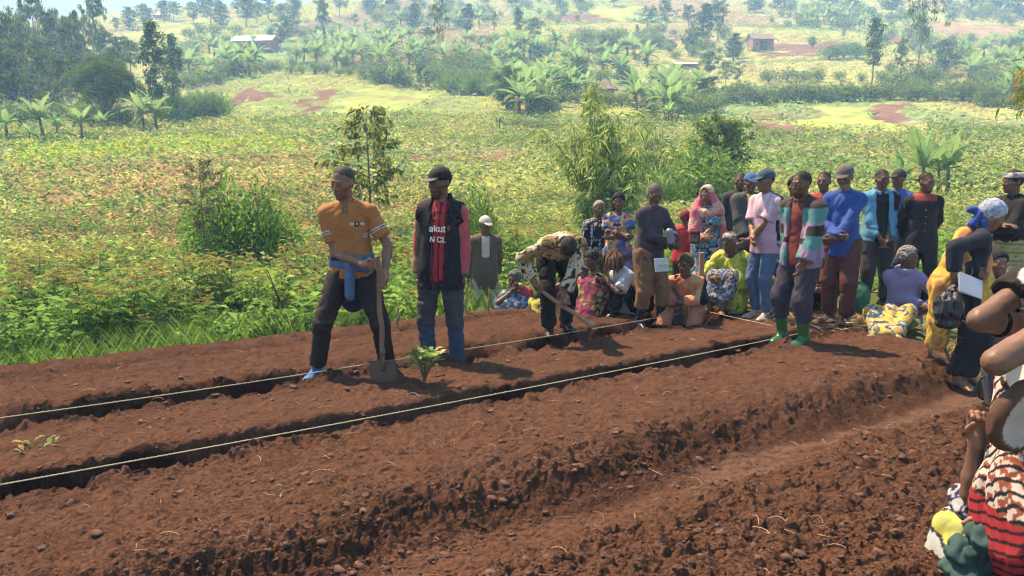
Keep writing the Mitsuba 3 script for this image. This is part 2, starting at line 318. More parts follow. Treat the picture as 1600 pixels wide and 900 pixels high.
# ---------------------------------------------------------------- leaves
GAIN = 1.7     # leaf colours were measured on dull specimens
def leaves(mb, base, d, up, L, W, col, fold=.25, droop=.0):
    """diamond leaves folded along the midrib; base,d,up (n,3), L,W (n,), col (n,3)."""
    n = len(base); d = norm(d); s = norm(np.cross(d, up)); u = np.cross(s, d)
    L = np.broadcast_to(L, (n,))[:, None]; W = np.broadcast_to(W, (n,))[:, None]
    tip = base + d * L - np.array([0, 0, 1.]) * L * droop; m = base + d * L * .45
    a = m + s * W * .5 + u * W * fold; b = m - s * W * .5 + u * W * fold
    v = np.stack([base, a, tip, b], 1).reshape(-1, 3); i = np.arange(n)[:, None] * 4
    f = np.concatenate([i + [0, 1, 2], i + [0, 2, 3]], 0)
    mb.add(v, f, np.minimum(np.repeat(np.broadcast_to(col, (n, 3)), 4, 0) * GAIN, .6))
def rdir(n, r, zlo=-1, zhi=1):
    z = r.uniform(zlo, zhi, n); a = r.uniform(0, 2 * np.pi, n); q = np.sqrt(1 - z * z)
    return np.stack([q * np.cos(a), q * np.sin(a), z], 1)
def tint(c, n, r, v=.25, hue=.12):
    c = np.asarray(c, float); k = r.uniform(1 - v, 1 + v, (n, 1)); return c * k * (1 + r.uniform(-hue, hue, (n, 3)))

# ---------------------------------------------------------------- trees: tapered trunk, limbs, leaves in clusters at the limb ends
def tree_proto(key, H, h0, R, prof, nb, nl, L, W, cols, r, lean=.03, trunk_r=.02, up=.5, droop=.5, spread=.5, bark=(.16, .12, .09), hang=False, mat='m_leaf'):
    tr, cr = MB(), MB(); z = np.linspace(0, 1, 9)
    ax = np.stack([lean * H * np.sin(z * 2.1 + r.random() * 3) * z, lean * H * np.cos(z * 2.7 + r.random() * 6) * z, z * H], 1); ax[:, :2] -= ax[0, :2]
    v, f = tube(ax, trunk_r * H * (1.05 - z) + .004 * H * .5, 7); tr.add(v, f, tint(bark, len(v), r, .2, .05))
    P = lambda q: np.stack([np.interp(q, z, ax[:, k]) for k in range(3)], -1)
    for i in range(nb):
        q = h0 + (1 - h0) * (i + r.random()) / nb; az = i * 2.4 + r.uniform(-.6, .6)
        ln = R * prof((q - h0) / (1 - h0)) * r.uniform(.55, 1.12)
        b0 = P(min(q * .97, .985)); dirv = np.array([math.cos(az), math.sin(az), up * r.uniform(.5, 1.5)])
        k = np.linspace(0, 1, 5)[:, None]; pts = b0 + dirv / np.linalg.norm(dirv) * ln * k + np.array([0, 0, -.25 * droop * ln]) * k * k
        v, f = tube(pts, np.linspace(.35, .1, 5) * trunk_r * H * (1.1 - q * .8), 4, False); tr.add(v, f, tint(bark, len(v), r, .2, .05))
        for _ in range(3):
            c = pts[0] + (pts[-1] - pts[0]) * r.uniform(.35, 1.08) + r.normal(0, .14 * ln + .03 * R, 3)
            m = max(3, int(nl * r.uniform(.5, 1.5))); rad = spread * R * r.uniform(.22, .48)
            o = rdir(m, r) * (r.random((m, 1)) ** .4) * rad * [1, 1, .8]
            col = np.asarray(cols[r.integers(len(cols))]) * r.uniform(.75, 1.25)
            d = rdir(m, r, -1, .3 if hang else .8)
            if hang: d = norm(d * [.6, .6, 1] + [0, 0, -.9])
            else: d = norm(d + norm(o) * .8)
            leaves(cr, c + o, d, rdir(m, r, .2, 1), L * r.uniform(.6, 1.25, m), W * r.uniform(.7, 1.2, m), tint(col, m, r, .22), droop=.1)
    scene[key] = {'type': 'shapegroup', 'trunk': tr.ply('m_bark', True), 'crown': cr.ply(mat)}
    return H
DG, MG, OL, YG = (.040, .068, .022), (.062, .098, .028), (.085, .105, .036), (.125, .155, .035)
BLU = (.052, .078, .038)
PR = {}
euc = lambda q: .45 + .75 * math.sin(math.pi * min(1, .25 + q * .72)) * (1 - .55 * q)
rnd = lambda q: math.sqrt(max(.05, 1 - (2 * q - 1) ** 2)) * .95
cone = lambda q: (1.05 - q)
oval = lambda q: .35 + .65 * math.sin(math.pi * min(1, q + .1))
for i in range(4):
    r_ = np.random.default_rng(100 + i)
    PR[f'euc{i}'] = tree_proto(f'proto_eucalyptus_{i}', 14, .22 + .06 * i, 3.1, euc, 30, 36, .5, .17, [BLU, DG, OL, MG], r_, hang=True, bark=(.30, .27, .23), trunk_r=.011, up=.9)
for i in range(3):
    r_ = np.random.default_rng(120 + i)
    PR[f'rnd{i}'] = tree_proto(f'proto_round_{i}', 9, .25, 3.6, rnd, 30, 40, .42, .2, [DG, DG, MG], r_, trunk_r=.016, up=.45)
for i in range(3):
    r_ = np.random.default_rng(130 + i)
    PR[f'slim{i}'] = tree_proto(f'proto_slim_{i}', 12, .12 + .1 * i, 2.0, oval, 34, 28, .45, .18, [BLU, DG, MG], r_, trunk_r=.011, up=.8)
r_ = np.random.default_rng(141); PR['con0'] = tree_proto('proto_conifer_0', 12, .08, 2.6, cone, 44, 30, .35, .1, [(.03, .055, .025), DG], r_, up=.1, trunk_r=.013, spread=.4)
for i in range(3):
    r_ = np.random.default_rng(150 + i)
    PR[f'open{i}'] = tree_proto(f'proto_open_{i}', 12, .45, 3.4, lambda q: .5 + .5 * math.sin(math.pi * min(1, q)), 20, 26, .46, .16, [OL, BLU, MG], r_, hang=True, bark=(.2, .16, .13), trunk_r=.010, up=1.2)
# shrubs: many stems, leaves down to the ground
def shrub_proto(key, H, R, n, L, W, cols, r, clumps=16, mat='m_leaf', upward=.5):
    tr, cr = MB(), MB()
    for i in range(clumps):
        a = r.random() * 6.3; q = r.random() ** .6 * R * .75; top = np.array([q * math.cos(a), q * math.sin(a), H * r.uniform(.35, 1) * math.sqrt(max(.1, 1 - (q / R) ** 2))])
        pts = np.linspace(0, 1, 4)[:, None] * top * [1, 1, 1]; pts[:, :2] *= np.linspace(.3, 1, 4)[:, None]
        v, f = tube(pts, np.linspace(.03, .01, 4) * H * .5, 4, False); tr.add(v, f, tint((.13, .10, .07), len(v), r))
        m = n // clumps; rad = R * r.uniform(.28, .5); c = np.asarray(cols[r.integers(len(cols))]) * r.uniform(.75, 1.3)
        o = rdir(m, r) * r.random((m, 1)) ** .4 * rad; p = top * [1, 1, .86] + o; p[:, 2] = np.maximum(p[:, 2], .03 * H)
        leaves(cr, p, norm(norm(o) + [0, 0, upward] + rdir(m, r) * .6), rdir(m, r, .2, 1), L * r.uniform(.6, 1.3, m), W * r.uniform(.7, 1.3, m), tint(c, m, r), droop=.15)
    scene[key] = {'type': 'shapegroup', 'stem': tr.ply('m_bark', True), 'foliage': cr.ply(mat)}
    return H
for i in range(3):
    PR[f'shrub{i}'] = shrub_proto(f'proto_shrub_{i}', 2.5, 1.8, 900, .28, .13, [(.075, .115, .036), (.105, .15, .045), (.14, .18, .055), (.055, .085, .028)], np.random.default_rng(160 + i))
PR['lime'] = shrub_proto('proto_lime_shrub', 1.6, 1.1, 2600, .12, .065, [(.085, .15, .03), (.06, .115, .024), (.11, .18, .035)], np.random.default_rng(170), 34, upward=.05)
PR['napier'] = shrub_proto('proto_napier', 2.4, 1.6, 900, .9, .06, [(.07, .12, .035), (.10, .16, .04)], np.random.default_rng(171), 18, upward=1.6)
# ---------------------------------------------------------------- banana plants
def banana_leaf(mb, base, az, elev, L, W, bend, col, r, seg=6, torn=False):
    k = np.linspace(0, 1, seg + 1); ang = elev - bend * k ** 1.3
    step = np.stack([np.cos(ang) * math.cos(az), np.cos(ang) * math.sin(az), np.sin(ang)], 1) * L / seg
    c = base + np.vstack([[0, 0, 0], np.cumsum(step[:-1], 0)]); side = np.array([-math.sin(az), math.cos(az), 0])
    w = W * np.where(k < .12, .08, np.sin(np.pi * np.clip(k * .93 + .1, 0, 1)) ** .6); w[-1] = .02
    sag = np.array([0, 0, -1.]) * .35
    if not torn:
        l = c + (side + sag * .9)[None] * w[:, None] * .5; q = c + (-side + sag * .9)[None] * w[:, None] * .5
        v = np.vstack([l, c, q]); n = seg + 1; i = np.arange(seg)
        f = np.vstack([np.stack([i, i + 1, i + n + 1, i + n], 1), np.stack([i + n, i + n + 1, i + 2 * n + 1, i + 2 * n], 1)])
        mb.add(v, f, GAIN * tint(col, 1, r, .15, .08) * np.repeat(np.array([1, 1.25, .9]), n)[:, None])
    else:
        for sgn in (1, -1):
            j = 0
            while j < seg:
                e = min(seg, j + r.integers(1, 4)); drop = r.uniform(0, .9)
                i = np.arange(j, e + 1); m = len(i)
                o = c[i] + (sgn * side + sag * (.6 + drop))[None] * (w[i] * .5)[:, None]
                o[-1] = o[-1] * .8 + o[-2] * .2; o[0] = o[0] * .85 + o[1] * .15
                a = np.arange(m - 1); mb.add(np.vstack([c[i], o]), np.stack([a, a + 1, a + m + 1, a + m], 1), GAIN * tint(col, 1, r, .12, .06) * (1.05 if sgn > 0 else .9)); j = e
    v, f = tube(c[:-1], np.linspace(.022, .006, seg) * L / 2, 4, False); mb.add(v, f, np.array(col) * 1.5)
def banana(r, H=3.0, nl=9, L=1.9, W=.62, seg=5, torn=False, split=False):
    st, lf = MB(), []; z = np.linspace(0, 1, 5)[:, None]; top = np.array([r.normal(0, .12), r.normal(0, .12), H * .55])
    v, f = tube(z * top, np.linspace(.13, .07, 5) * H / 3, 8); st.add(v, f, tint((.12, .095, .05), len(v), r, .3))
    mb = MB()
    for i in range(nl):
        q = i / nl; m = MB() if split else mb
        col = np.array([.085, .135, .048]) * (1 + .6 * q)
        if i == 0 and r.random() < .6: col = np.array([.17, .13, .05])
        banana_leaf(m, top * [1, 1, .96 + .05 * q], i * 2.4 + r.uniform(-.5, .5), (.1 + 1.3 * q ** .8 if not split else .55 + .9 * q) + r.uniform(-.12, .12), L * r.uniform(.75, 1.1) * H / 3, W * r.uniform(.8, 1.1) * H / 3, (1.75 - q * .8) * (.5 if split else 1) * r.uniform(.7, 1.15), col, r, seg, torn)
        lf.append(m)
    return st, lf if split else [mb]
for i in range(6):
    st, (lf,) = banana(np.random.default_rng(200 + i), 3.2, 9 + i % 3, 2.0, .62)
    scene[f'proto_banana_{i}'] = {'type': 'shapegroup', 'pseudostem': st.ply('m_bark', True), 'leaves': lf.ply('m_leaf')}
# ---------------------------------------------------------------- putting plants on the land
def plant(name, proto, p, s, label, cat, group=None, sx=None, rot=None):
    k = thing(name, label, cat, group); sx = s if sx is None else sx
    scene[k] = {'type': 'instance', 'to_world': T().translate([float(a) for a in p]).rotate([0, 0, 1], float(rng.uniform(0, 360) if rot is None else rot)).scale([float(sx), float(sx), float(s)]), 'group': {'type': 'ref', 'id': proto}}
    return k
def by_rows(px, base, top):
    """a place for a plant and its height, from the rows of its foot and its top in the photograph."""
    p = on(px, base); d = p[1] * math.cos(PITCH) - (p[2] - CAM_H) * math.sin(PITCH)
    return p - [0, 0, .1], (base - top) / FPX * d, d
def tree_at(px, base, top, kind, width=None, name='tree', label=None, group=None, wide=None):
    p, h, d = by_rows(px, base, top); pro = {'euc': 'eucalyptus', 'rnd': 'round', 'slim': 'slim', 'con': 'conifer', 'open': 'open'}[kind[:-1]] + '_' + kind[-1]
    R = {'euc': 3.1, 'rnd': 3.6, 'slim': 2.0, 'con': 2.6, 'open': 3.4}[kind[:-1]]
    s = h / PR[kind]; sx = s if width is None else width / FPX * d / (2 * R * .95)
    return plant(name, 'proto_' + pro, p, s, label, 'tree', group, sx)
W1 = 'hazy eucalyptus trees of the wood at the upper left'
for i, (x, b, t, w) in enumerate([(-8, 180, 0, 60), (16, 178, 26, 55), (40, 165, 40, 55), (60, 150, -8, 48), (85, 160, 16, 50), (112, 165, 34, 55), (128, 150, 22, 40), (150, 135, -10, 42), (28, 190, 80, 60), (68, 190, 78, 55), (100, 186, 84, 60), (138, 185, 90, 60), (3, 190, 66, 60), (165, 150, 50, 50), (190, 150, 58, 50), (52, 186, 108, 60), (84, 192, 124, 55), (18, 192, 112, 55), (176, 165, 74, 50), (205, 120, 66, 40), (120, 150, 60, 60), (70, 165, 60, 60), (10, 165, 50, 60), (100, 130, 30, 50), (30, 140, 20, 50)]):
    tree_at(x, b, t, f'euc{i % 4}', w, 'eucalyptus_tree', 'grey green eucalyptus with drooping leaves in the wood at upper left', W1)
LONE = [
 (248, 192, 38, 'slim1', 52, 'dark_tree', 'tall dark double crowned tree standing behind the banana plants at left', None),
 (272, 180, 56, 'slim0', 40, 'dark_tree', 'dark crown leaning against the taller dark tree at left', None),
 (507, 71, 0, 'euc2', 32, 'slender_tree', 'slender dark tree above the banana grove left of centre', None),
 (508, 72, 42, 'con0', 15, 'cypress_tree', 'small dark pointed tree at the foot of a slender one', None),
 (450, 64, 28, 'rnd0', 38, 'round_tree', 'dark round tree right of the long white roofed house', None),
 (438, 76, 44, 'slim2', 22, 'pale_tree', 'pale tree hiding the end of the long white roofed house', None),
 (645, 52, 6, 'slim0', 38, 'blue_green_tree', 'wide bluish tree before the upper banana belt', None),
 (684, 112, -2, 'open1', 38, 'tall_tree', 'tall tree with thin pale trunk and open crown, centre left', None),
 (730, 58, 7, 'slim1', 30, 'upright_tree', 'upright bluish tree right of the tall pale trunked one', None),
 (772, 56, 22, 'open0', 22, 'small_tree', 'small open tree in the pale field at the top', None),
 (810, 62, 14, 'slim2', 20, 'thin_tree', 'thin pale tree left of the dark round one', None),
 (834, 66, 30, 'rnd1', 40, 'round_tree', 'dark round solitary tree at the top centre', None),
 (655, 142, 103, 'con0', 20, 'column_tree', 'dark narrow column tree at the edge of the bean field', None),
 (668, 140, 112, 'rnd2', 20, 'bush_tree', 'dark leaning bush tree beside the narrow column tree', None),
 (792, 178, 108, 'rnd0', 55, 'thicket_tree', 'big dark tree hung with creepers at the left end of the middle banana grove', None),
 (905, 132, 92, 'rnd2', 34, 'dark_tree', 'dark round tree left of the thatched hut', None),
 (668, 76, 44, 'rnd1', 30, 'dull_tree', 'dull bushy tree behind the small thatched hut', None),
 (995, 60, 38, 'con0', 16, 'pointed_tree', 'small pointed conifer in the hedge of the upper homestead', None),
 (1012, 46, 12, 'euc0', 38, 'grove_tree', 'lower dark tree of the upper eucalyptus stand', None),
 (1040, 48, 2, 'euc1', 34, 'grove_tree', 'pale tree in the middle of the upper eucalyptus stand', None),
 (1075, 50, 8, 'euc2', 30, 'grove_tree', 'grey tree right of the middle of the upper eucalyptus stand', None),
 (1097, 75, 8, 'slim1', 46, 'broad_tree', 'broad blue green tree with a pointed top above the shed', None),
 (1122, 66, 4, 'euc3', 42, 'broad_tree', 'grey green tree close behind the broad pointed one', None),
 (1077, 86, 48, 'rnd0', 24, 'ball_tree', 'small ball crowned tree on a bare trunk', None),
 (1146, 96, 52, 'slim0', 32, 'field_tree', 'light green upright tree left of the brick shed', None),
 (1047, 84, 64, 'rnd2', 22, 'grey_bush_tree', 'grey rounded bush tree left of the ball crowned tree', None),
 (1108, 120, 82, 'rnd1', 40, 'grove_tree', 'dark tree just right of the white tin roof', None),
 (1132, 142, 98, 'open2', 34, 'light_tree', 'light sprawling tree in the lower right part of the banana grove', None),
 (1150, 146, 100, 'open1', 30, 'light_tree', 'thin sprawling tree on the edge of the terrace bank', None),
 (1105, 160, 122, 'rnd2', 46, 'russet_tree', 'russet tinged bushy tree left of the terrace bank', None),
 (1362, 134, 30, 'slim2', 34, 'feathery_tree', 'feathery tree left of the tallest tree on the terrace', None),
 (1432, 132, -22, 'open0', 66, 'tallest_tree', 'tallest tree with dark bare trunk on the terrace bank', None),
 (1474, 118, 64, 'rnd1', 54, 'dense_tree', 'dense dark tree right of the tallest tree', None),
 (1404, 142, 66, 'open2', 34, 'thin_tree', 'thin pale stemmed tree beside the tallest tree', None),
 (1270, 74, 58, 'rnd2', 18, 'lone_bush_tree', 'small grey lone tree on the tilled red field', None),
 (1318, 62, 46, 'open0', 14, 'sapling_tree', 'pale sapling tree between the fields above the red plot', None)]
for x, b, t, k, w, n, l, g in LONE: tree_at(x, b, t, k, w, n, l, g)
W2 = 'far hazy trees along the top of the hillside'
for i, (x, b, t, w) in enumerate([(330, 42, -8, 34), (345, 45, 2, 30), (302, 36, 5, 30), (272, 34, 4, 30), (385, 42, -5, 34), (402, 36, 4, 30), (202, 46, 12, 28), (225, 42, 8, 30), (232, 40, 14, 22), (258, 32, 2, 24), (420, 32, -2, 34), (460, 34, -6, 36), (440, 40, 8, 30), (530, 26, -8, 30), (580, 22, -6, 30), (555, 40, 22, 18), (610, 14, -10, 30), (650, 10, -16, 34), (870, 16, -8, 30), (905, 12, -10, 30), (960, 10, -14, 34), (1180, 20, -10, 34), (1215, 12, -12, 30), (1330, 26, -4, 34), (1392, 26, -8, 34), (1520, 26, -6, 36), (1562, 26, -10, 36), (1592, 30, -8, 34), (760, 12, -6, 24), (800, 10, -8, 24), (372, 26, -12, 30), (318, 24, -6, 22), (182, 48, 28, 16), (705, 18, -4, 20), (1290, 14, -8, 26), (1480, 22, -4, 28)]):
    tree_at(x, b, t, ['euc1', 'slim0', 'rnd1', 'euc3', 'slim2'][i % 5], w, 'far_tree', 'hazy blue green tree on the upper hillside', W2)
# banana groves
def in_poly(poly, n, r):
    P = Polygon(poly); x0, y0, x1, y1 = P.bounds; out = []
    while len(out) < n:
        q = (r.uniform(x0, x1), r.uniform(y0, y1))
        if P.contains(Point(q)): out.append(q)
    return out
GROVES = [([(265, 82), (400, 76), (412, 116), (280, 140)], 27, 'left'), ([(420, 60), (520, 46), (640, 54), (700, 84), (690, 118), (560, 112), (430, 108)], 46, 'centre left'),
          ([(690, 80), (800, 66), (900, 80), (1000, 80), (1030, 106), (960, 135), (880, 165), (800, 172), (780, 130), (700, 118)], 68, 'middle'), ([(785, 140), (870, 130), (880, 190), (790, 196)], 16, 'middle'),
          ([(970, 128), (1100, 136), (1110, 166), (1070, 196), (1000, 192)], 18, 'middle'), ([(1490, 72), (1600, 62), (1640, 165), (1545, 170), (1500, 125)], 44, 'right'),
          ([(1230, 16), (1350, 10), (1362, 44), (1250, 48)], 26, 'upper right'), ([(1480, 10), (1600, 8), (1600, 30), (1500, 34)], 12, 'top right'), ([(560, 14), (720, 12), (800, 28), (740, 48), (600, 44)], 20, 'top')]
r_ = np.random.default_rng(31)
for poly, n, where in GROVES:
    for (x, y) in in_poly(poly, n, r_):
        p = on(x, y); h = r_.uniform(.9, 1.5)
        plant('banana_plant', f'proto_banana_{r_.integers(6)}', p - [0, 0, .1], h, f'banana plant in the {where} grove on the hillside', 'banana plant', f'banana plants of the {where} grove', h * 1.12)
r_ = np.random.default_rng(37)
for poly, n, where in GROVES:
    for (x, y) in in_poly(poly, int(n * .62), r_):
        p = on(x, y); h = r_.uniform(1.6, 3.6); plant('grove_bush', f'proto_shrub_{r_.integers(3)}', p - [0, 0, .1], h / 2.4, f'leafy bush between the banana plants of the {where} grove', 'bush', f'bushes in the {where} grove', h / 2.4 * r_.uniform(.7, 1.1))
r_ = np.random.default_rng(38)
for poly, n, where in [([(1180, 4), (1600, 4), (1600, 42), (1210, 46)], 60, 'along the top right of the slope'), ([(560, 4), (1000, 4), (900, 38), (600, 50)], 60, 'along the top of the slope'), ([(260, 60), (420, 40), (440, 58), (300, 84)], 14, 'above the left banana grove'), ([(960, 50), (1180, 56), (1180, 100), (1000, 100)], 16, 'about the brick shed'), ([(1380, 60), (1490, 60), (1500, 150), (1360, 150)], 18, 'round the tallest tree'), ([(640, 106), (780, 104), (780, 150), (660, 136)], 16, 'left of the thicket tree')]:
    for (x, y) in in_poly(poly, n, r_):
        p = on(x, y); h = r_.uniform(1.4, 4.2); plant('slope_bush', f'proto_shrub_{r_.integers(3)}', p - [0, 0, .1], h / 2.4, f'bush scattered {where}', 'bush', f'bushes {where}', h / 2.4 * r_.uniform(.6, 1.0))
for i, (x, b, t, l) in enumerate([(12, 224, 166, 'yellowing banana plant at the left edge below the wood'), (70, 220, 152, 'tallest of the banana plants below the wood at left'), (92, 216, 178, 'short banana plant right beside the tallest one below the wood'), (130, 222, 162, 'slim banana plant left of the dark bamboo clump'), (162, 212, 172, 'low banana plant in front of the dark bamboo clump'), (228, 209, 148, 'pale banana plant at the right end of the bamboo clump'), (245, 207, 146, 'banana plant in front of the tall dark tree at left'), (45, 226, 190, 'small banana sucker near the left edge'), (1045, 196, 158, 'banana plant with bare pale stems below the hut'), (1060, 194, 160, 'banana plant with a cluster of bare stems below the hut'), (780, 206, 176, 'lone banana plant at the edge of the big field'), (1570, 160, 128, 'pale banana plant right of the terrace bank')]):
    p, h, d = by_rows(x, b, t); plant('field_banana', f'proto_banana_{i % 6}', p, h / 3.1, l, 'banana plant', None, h / 3.1)
# shrubs, hedges and the strip of napier grass
r_ = np.random.default_rng(41)
for pts, n, kind, (h0, h1), name, lab, g in [
    ([(1130, 163), (1330, 158), (1560, 156)], 34, 'shrub', (1.6, 3.0), 'bank_shrub', 'dark shrub overgrowing the terrace bank at the right', 'shrubs on the terrace bank'),
    ([(1200, 130), (1300, 126), (1420, 134), (1480, 128)], 12, 'shrub', (1.4, 2.6), 'terrace_shrub', 'shrub on the edge of the upper terrace at right', 'shrubs on the upper terrace'),
    ([(700, 146), (768, 148)], 11, 'napier', (2.2, 2.9), 'tall_grass_clump', 'clump of tall bright grass in the strip left of the thicket', 'tall grass strip beside the thicket'),
    ([(262, 194), (338, 188)], 11, 'napier', (2.0, 2.6), 'tall_grass_hedge', 'clump of tall grass in the strip right of the bamboo clump', 'tall grass strip beside the bamboo clump'),
    ([(400, 112), (520, 116), (640, 130)], 14, 'shrub', (1.3, 2.4), 'hedge_shrub', 'dark shrub in the hedge below the banana grove left of centre', 'hedge below the banana grove'),
    ([(585, 128), (628, 132)], 6, 'shrub', (2.2, 3.6), 'hedge_shrub', 'thick dark shrub at the right end of the bean field', 'thick shrubs by the bean field'),
    ([(900, 74), (1025, 74)], 18, 'shrub', (2.6, 4.2), 'homestead_shrub', 'dark shrub in the hedge round the upper homestead', 'hedge round the upper homestead'),
    ([(800, 204), (862, 204)], 6, 'shrub', (.8, 1.3), 'low_shrub', 'low dark shrub in the hedge behind the leafy bamboo', 'low hedge behind the leafy bamboo'),
    ([(690, 112), (780, 104)], 10, 'shrub', (2.0, 3.6), 'grove_shrub', 'dark shrub in front of the middle grove', 'shrubs before the middle grove'),
    ([(880, 160), (1120, 176)], 14, 'shrub', (1.4, 2.8), 'grove_shrub', 'dark shrub under the lower edge of the middle grove', 'shrubs under the middle grove'),
    ([(1295, 92), (1340, 90)], 5, 'napier', (2.4, 3.0), 'green_reed_clump', 'clump of vivid green reeds on the upper right field', 'vivid green reeds'),
    ([(1540, 165), (1620, 172)], 7, 'shrub', (1.4, 2.4), 'corner_shrub', 'dark shrub below the banana grove at right', 'shrubs below the right grove'),
    ([(740, 66), (775, 66)], 4, 'shrub', (1.6, 2.2), 'low_hedge_shrub', 'low dark shrub in the pale field at the top', 'low shrubs in the pale field'),
    ([(0, 196), (110, 196), (210, 196)], 16, 'shrub', (1.2, 2.4), 'wood_edge_shrub', 'dark shrub at the foot of the wood at left', 'shrubs at the foot of the wood'),
    ([(285, 140), (400, 112)], 10, 'shrub', (1.2, 2.6), 'slope_shrub', 'shrub on the slope below the left banana grove', 'shrubs below the left grove')]:
    P_ = np.array(pts, float); u = np.linspace(0, len(P_) - 1.001, n)
    for q in u:
        i = int(q); x, y = P_[i] * (1 - q + i) + P_[i + 1] * (q - i) + r_.normal(0, 1.2, 2); h = r_.uniform(h0, h1)
        p = on(x, y); plant(name, f'proto_shrub_{r_.integers(3)}' if kind == 'shrub' else 'proto_napier', p - [0, 0, .1], h / 2.4, lab, 'shrub' if kind == 'shrub' else 'grass', g, h / 2.4 * r_.uniform(.8, 1.2))
# the dark bamboo clump: domed heads over a shaded mass
_r = np.random.default_rng(55); tr, cr = MB(), MB()
for i in range(46):
    a = _r.random() * 6.3; q = _r.random() ** .5 * 3.0; top = np.array([q * math.cos(a), q * math.sin(a) * .8, 6.6 * (1 - .42 * (q / 3.1) ** 2) * _r.uniform(.72, 1.06)])
    k = np.linspace(0, 1, 5)[:, None]; v, f = tube(top * k * np.hstack([.35 + .65 * k, .35 + .65 * k, k * 0 + 1]), np.linspace(.06, .02, 5), 5, False); tr.add(v, f, tint((.10, .12, .05), len(v), _r))
    R0 = _r.uniform(.6, 1.05); m = 420; o = rdir(m, _r, -.5, 1) * _r.random((m, 1)) ** .3 * R0 * [1, 1, .8]
    leaves(cr, top + o, norm(norm(o) + [0, 0, -.5] + rdir(m, _r) * .5), rdir(m, _r, .2, 1), .34 * _r.uniform(.6, 1.2, m), .075, tint(np.array([.045, .075, .018]) * _r.uniform(.8, 1.4), m, _r))
p, h, d = by_rows(166, 201, 96); k = thing('bamboo_clump', 'dark rounded bamboo clump below the wood at the left', 'bamboo'); X = T().translate(p.tolist()).scale([h / 7.0 * 1.12] * 2 + [h / 7.0])
part(k, 'canes', tr.ply('m_bark', True, to_world=X)); part(k, 'foliage', cr.ply('m_leaf', to_world=X))
GAIN = 1.9
# ---------------------------------------------------------------- cassava and weeds of the field
CAS = [(.15, .105, .04), (.16, .145, .04), (.11, .075, .042), (.14, .16, .045)]      # young tops, ochre to russet
GRN = [(.075, .13, .03), (.10, .16, .035), (.06, .11, .03)]
def cassava(mb, r, H, lobes=5, nl=16, LS=.16, top=None, base=np.zeros(3), stems=1):
    """stems with long-stalked palmate leaves; the young leaves on top are ochre."""
    B, D, U, L, W, C = [], [], [], [], [], []
    for s_ in range(stems):
        a0 = r.random() * 6.3; tip = base + np.array([math.cos(a0), math.sin(a0), 0]) * .13 * H * (stems > 1) + np.array([r.normal(0, .05), r.normal(0, .05), H * r.uniform(.85, 1.05)])
        v, f = tube(np.linspace(base, base + (tip - base) * .92, 3), [.011, .008, .003], 4, False); mb.add(v, f, np.array([[.10, .085, .05]] * 4 + [[.09, .10, .04]] * 8))
        for i in range(nl):
            q = (i + .5) / nl; z = 1 - .62 * q ** 1.0; a = i * 2.4 + r.uniform(-.4, .4)
            p0 = base + (tip - base) * z; pet = np.array([math.cos(a), math.sin(a), .75 - 1.0 * q]); pet /= np.linalg.norm(pet); Lp = LS * (.45 + 1.1 * q) * r.uniform(.8, 1.2)
            p1 = p0 + pet * Lp; sd = np.cross(pet, [0, 0, 1]) * .004
            mb.add(np.stack([p0 - sd, p0 + sd, p1]), [[0, 1, 2]], np.array([.15, .07, .04]))
            t = (top if top is not None else CAS[r.integers(4)]); c = np.array(t) if q < .36 else np.array(GRN[r.integers(3)]) * (1.5 - .8 * q)
            for j in range(lobes):
                al = (j - (lobes - 1) / 2) * (4.4 / lobes); out = np.array([math.cos(a + al), math.sin(a + al), -.22 - .35 * abs(al) * .5 + .15 * (1 - q)])
                B.append(p1); D.append(out); U.append([0, 0, 1.]); L.append(LS * (1 - .12 * abs(al)) * (.55 + .6 * min(1, q * 2.2)) * r.uniform(.85, 1.15)); C.append(c * r.uniform(.8, 1.2))
    L = np.array(L); leaves(mb, np.array(B), np.array(D), np.array(U) + r.normal(0, .2, (len(B), 3)), L, L * .30, np.array(C), droop=.12)
for i in range(8):
    mb = MB(); r_ = np.random.default_rng(300 + i); cassava(mb, r_, 1.15 + .05 * (i % 4), 6, 17, .165, stems=1 + i % 2); scene[f'proto_cassava_{i}'] = {'type': 'shapegroup', 'plant': mb.ply('m_leaf')}
r_ = np.random.default_rng(61); n = 0
def crop_ok(x, y):
    return soil_mask(np.array([x]), np.array([y]))[0] < .05 and st_of(x, y)[0] < 60
cand = []
while len(cand) < 420:
    a = r_.uniform(-36, 36); d = math.sqrt(r_.uniform(8.5 ** 2, 19.5 ** 2)); x, y = d * math.sin(math.radians(a)), d * math.cos(math.radians(a))
    s, t = st_of(x, y)
    if t < 9.7 + .6 * (s < 3) or (s > 6.6 and d < 13.5) or not crop_ok(x, y): continue
    if a > 8 and d < 13.5: continue
    cand.append((d, x, y))
cand.sort()
mb_far = MB()
for d, x, y in cand:
    h = r_.uniform(.42, .85)
    if n < 240:
        k = thing('cassava_plant', 'cassava plant with ochre young leaves in the near rows of the field', 'cassava plant', 'cassava plants of the near rows'); n += 1
        scene[k] = {'type': 'instance', 'to_world': T().translate([x, y, gz(x, y)]).rotate([0, 0, 1], float(r_.uniform(0, 360))).scale(float(h)), 'group': {'type': 'ref', 'id': f'proto_cassava_{r_.integers(8)}'}}
    else: cassava(mb_far, r_, 1.1 * h, 5, 12, .17, base=np.array([x, y, gz(x, y)]))
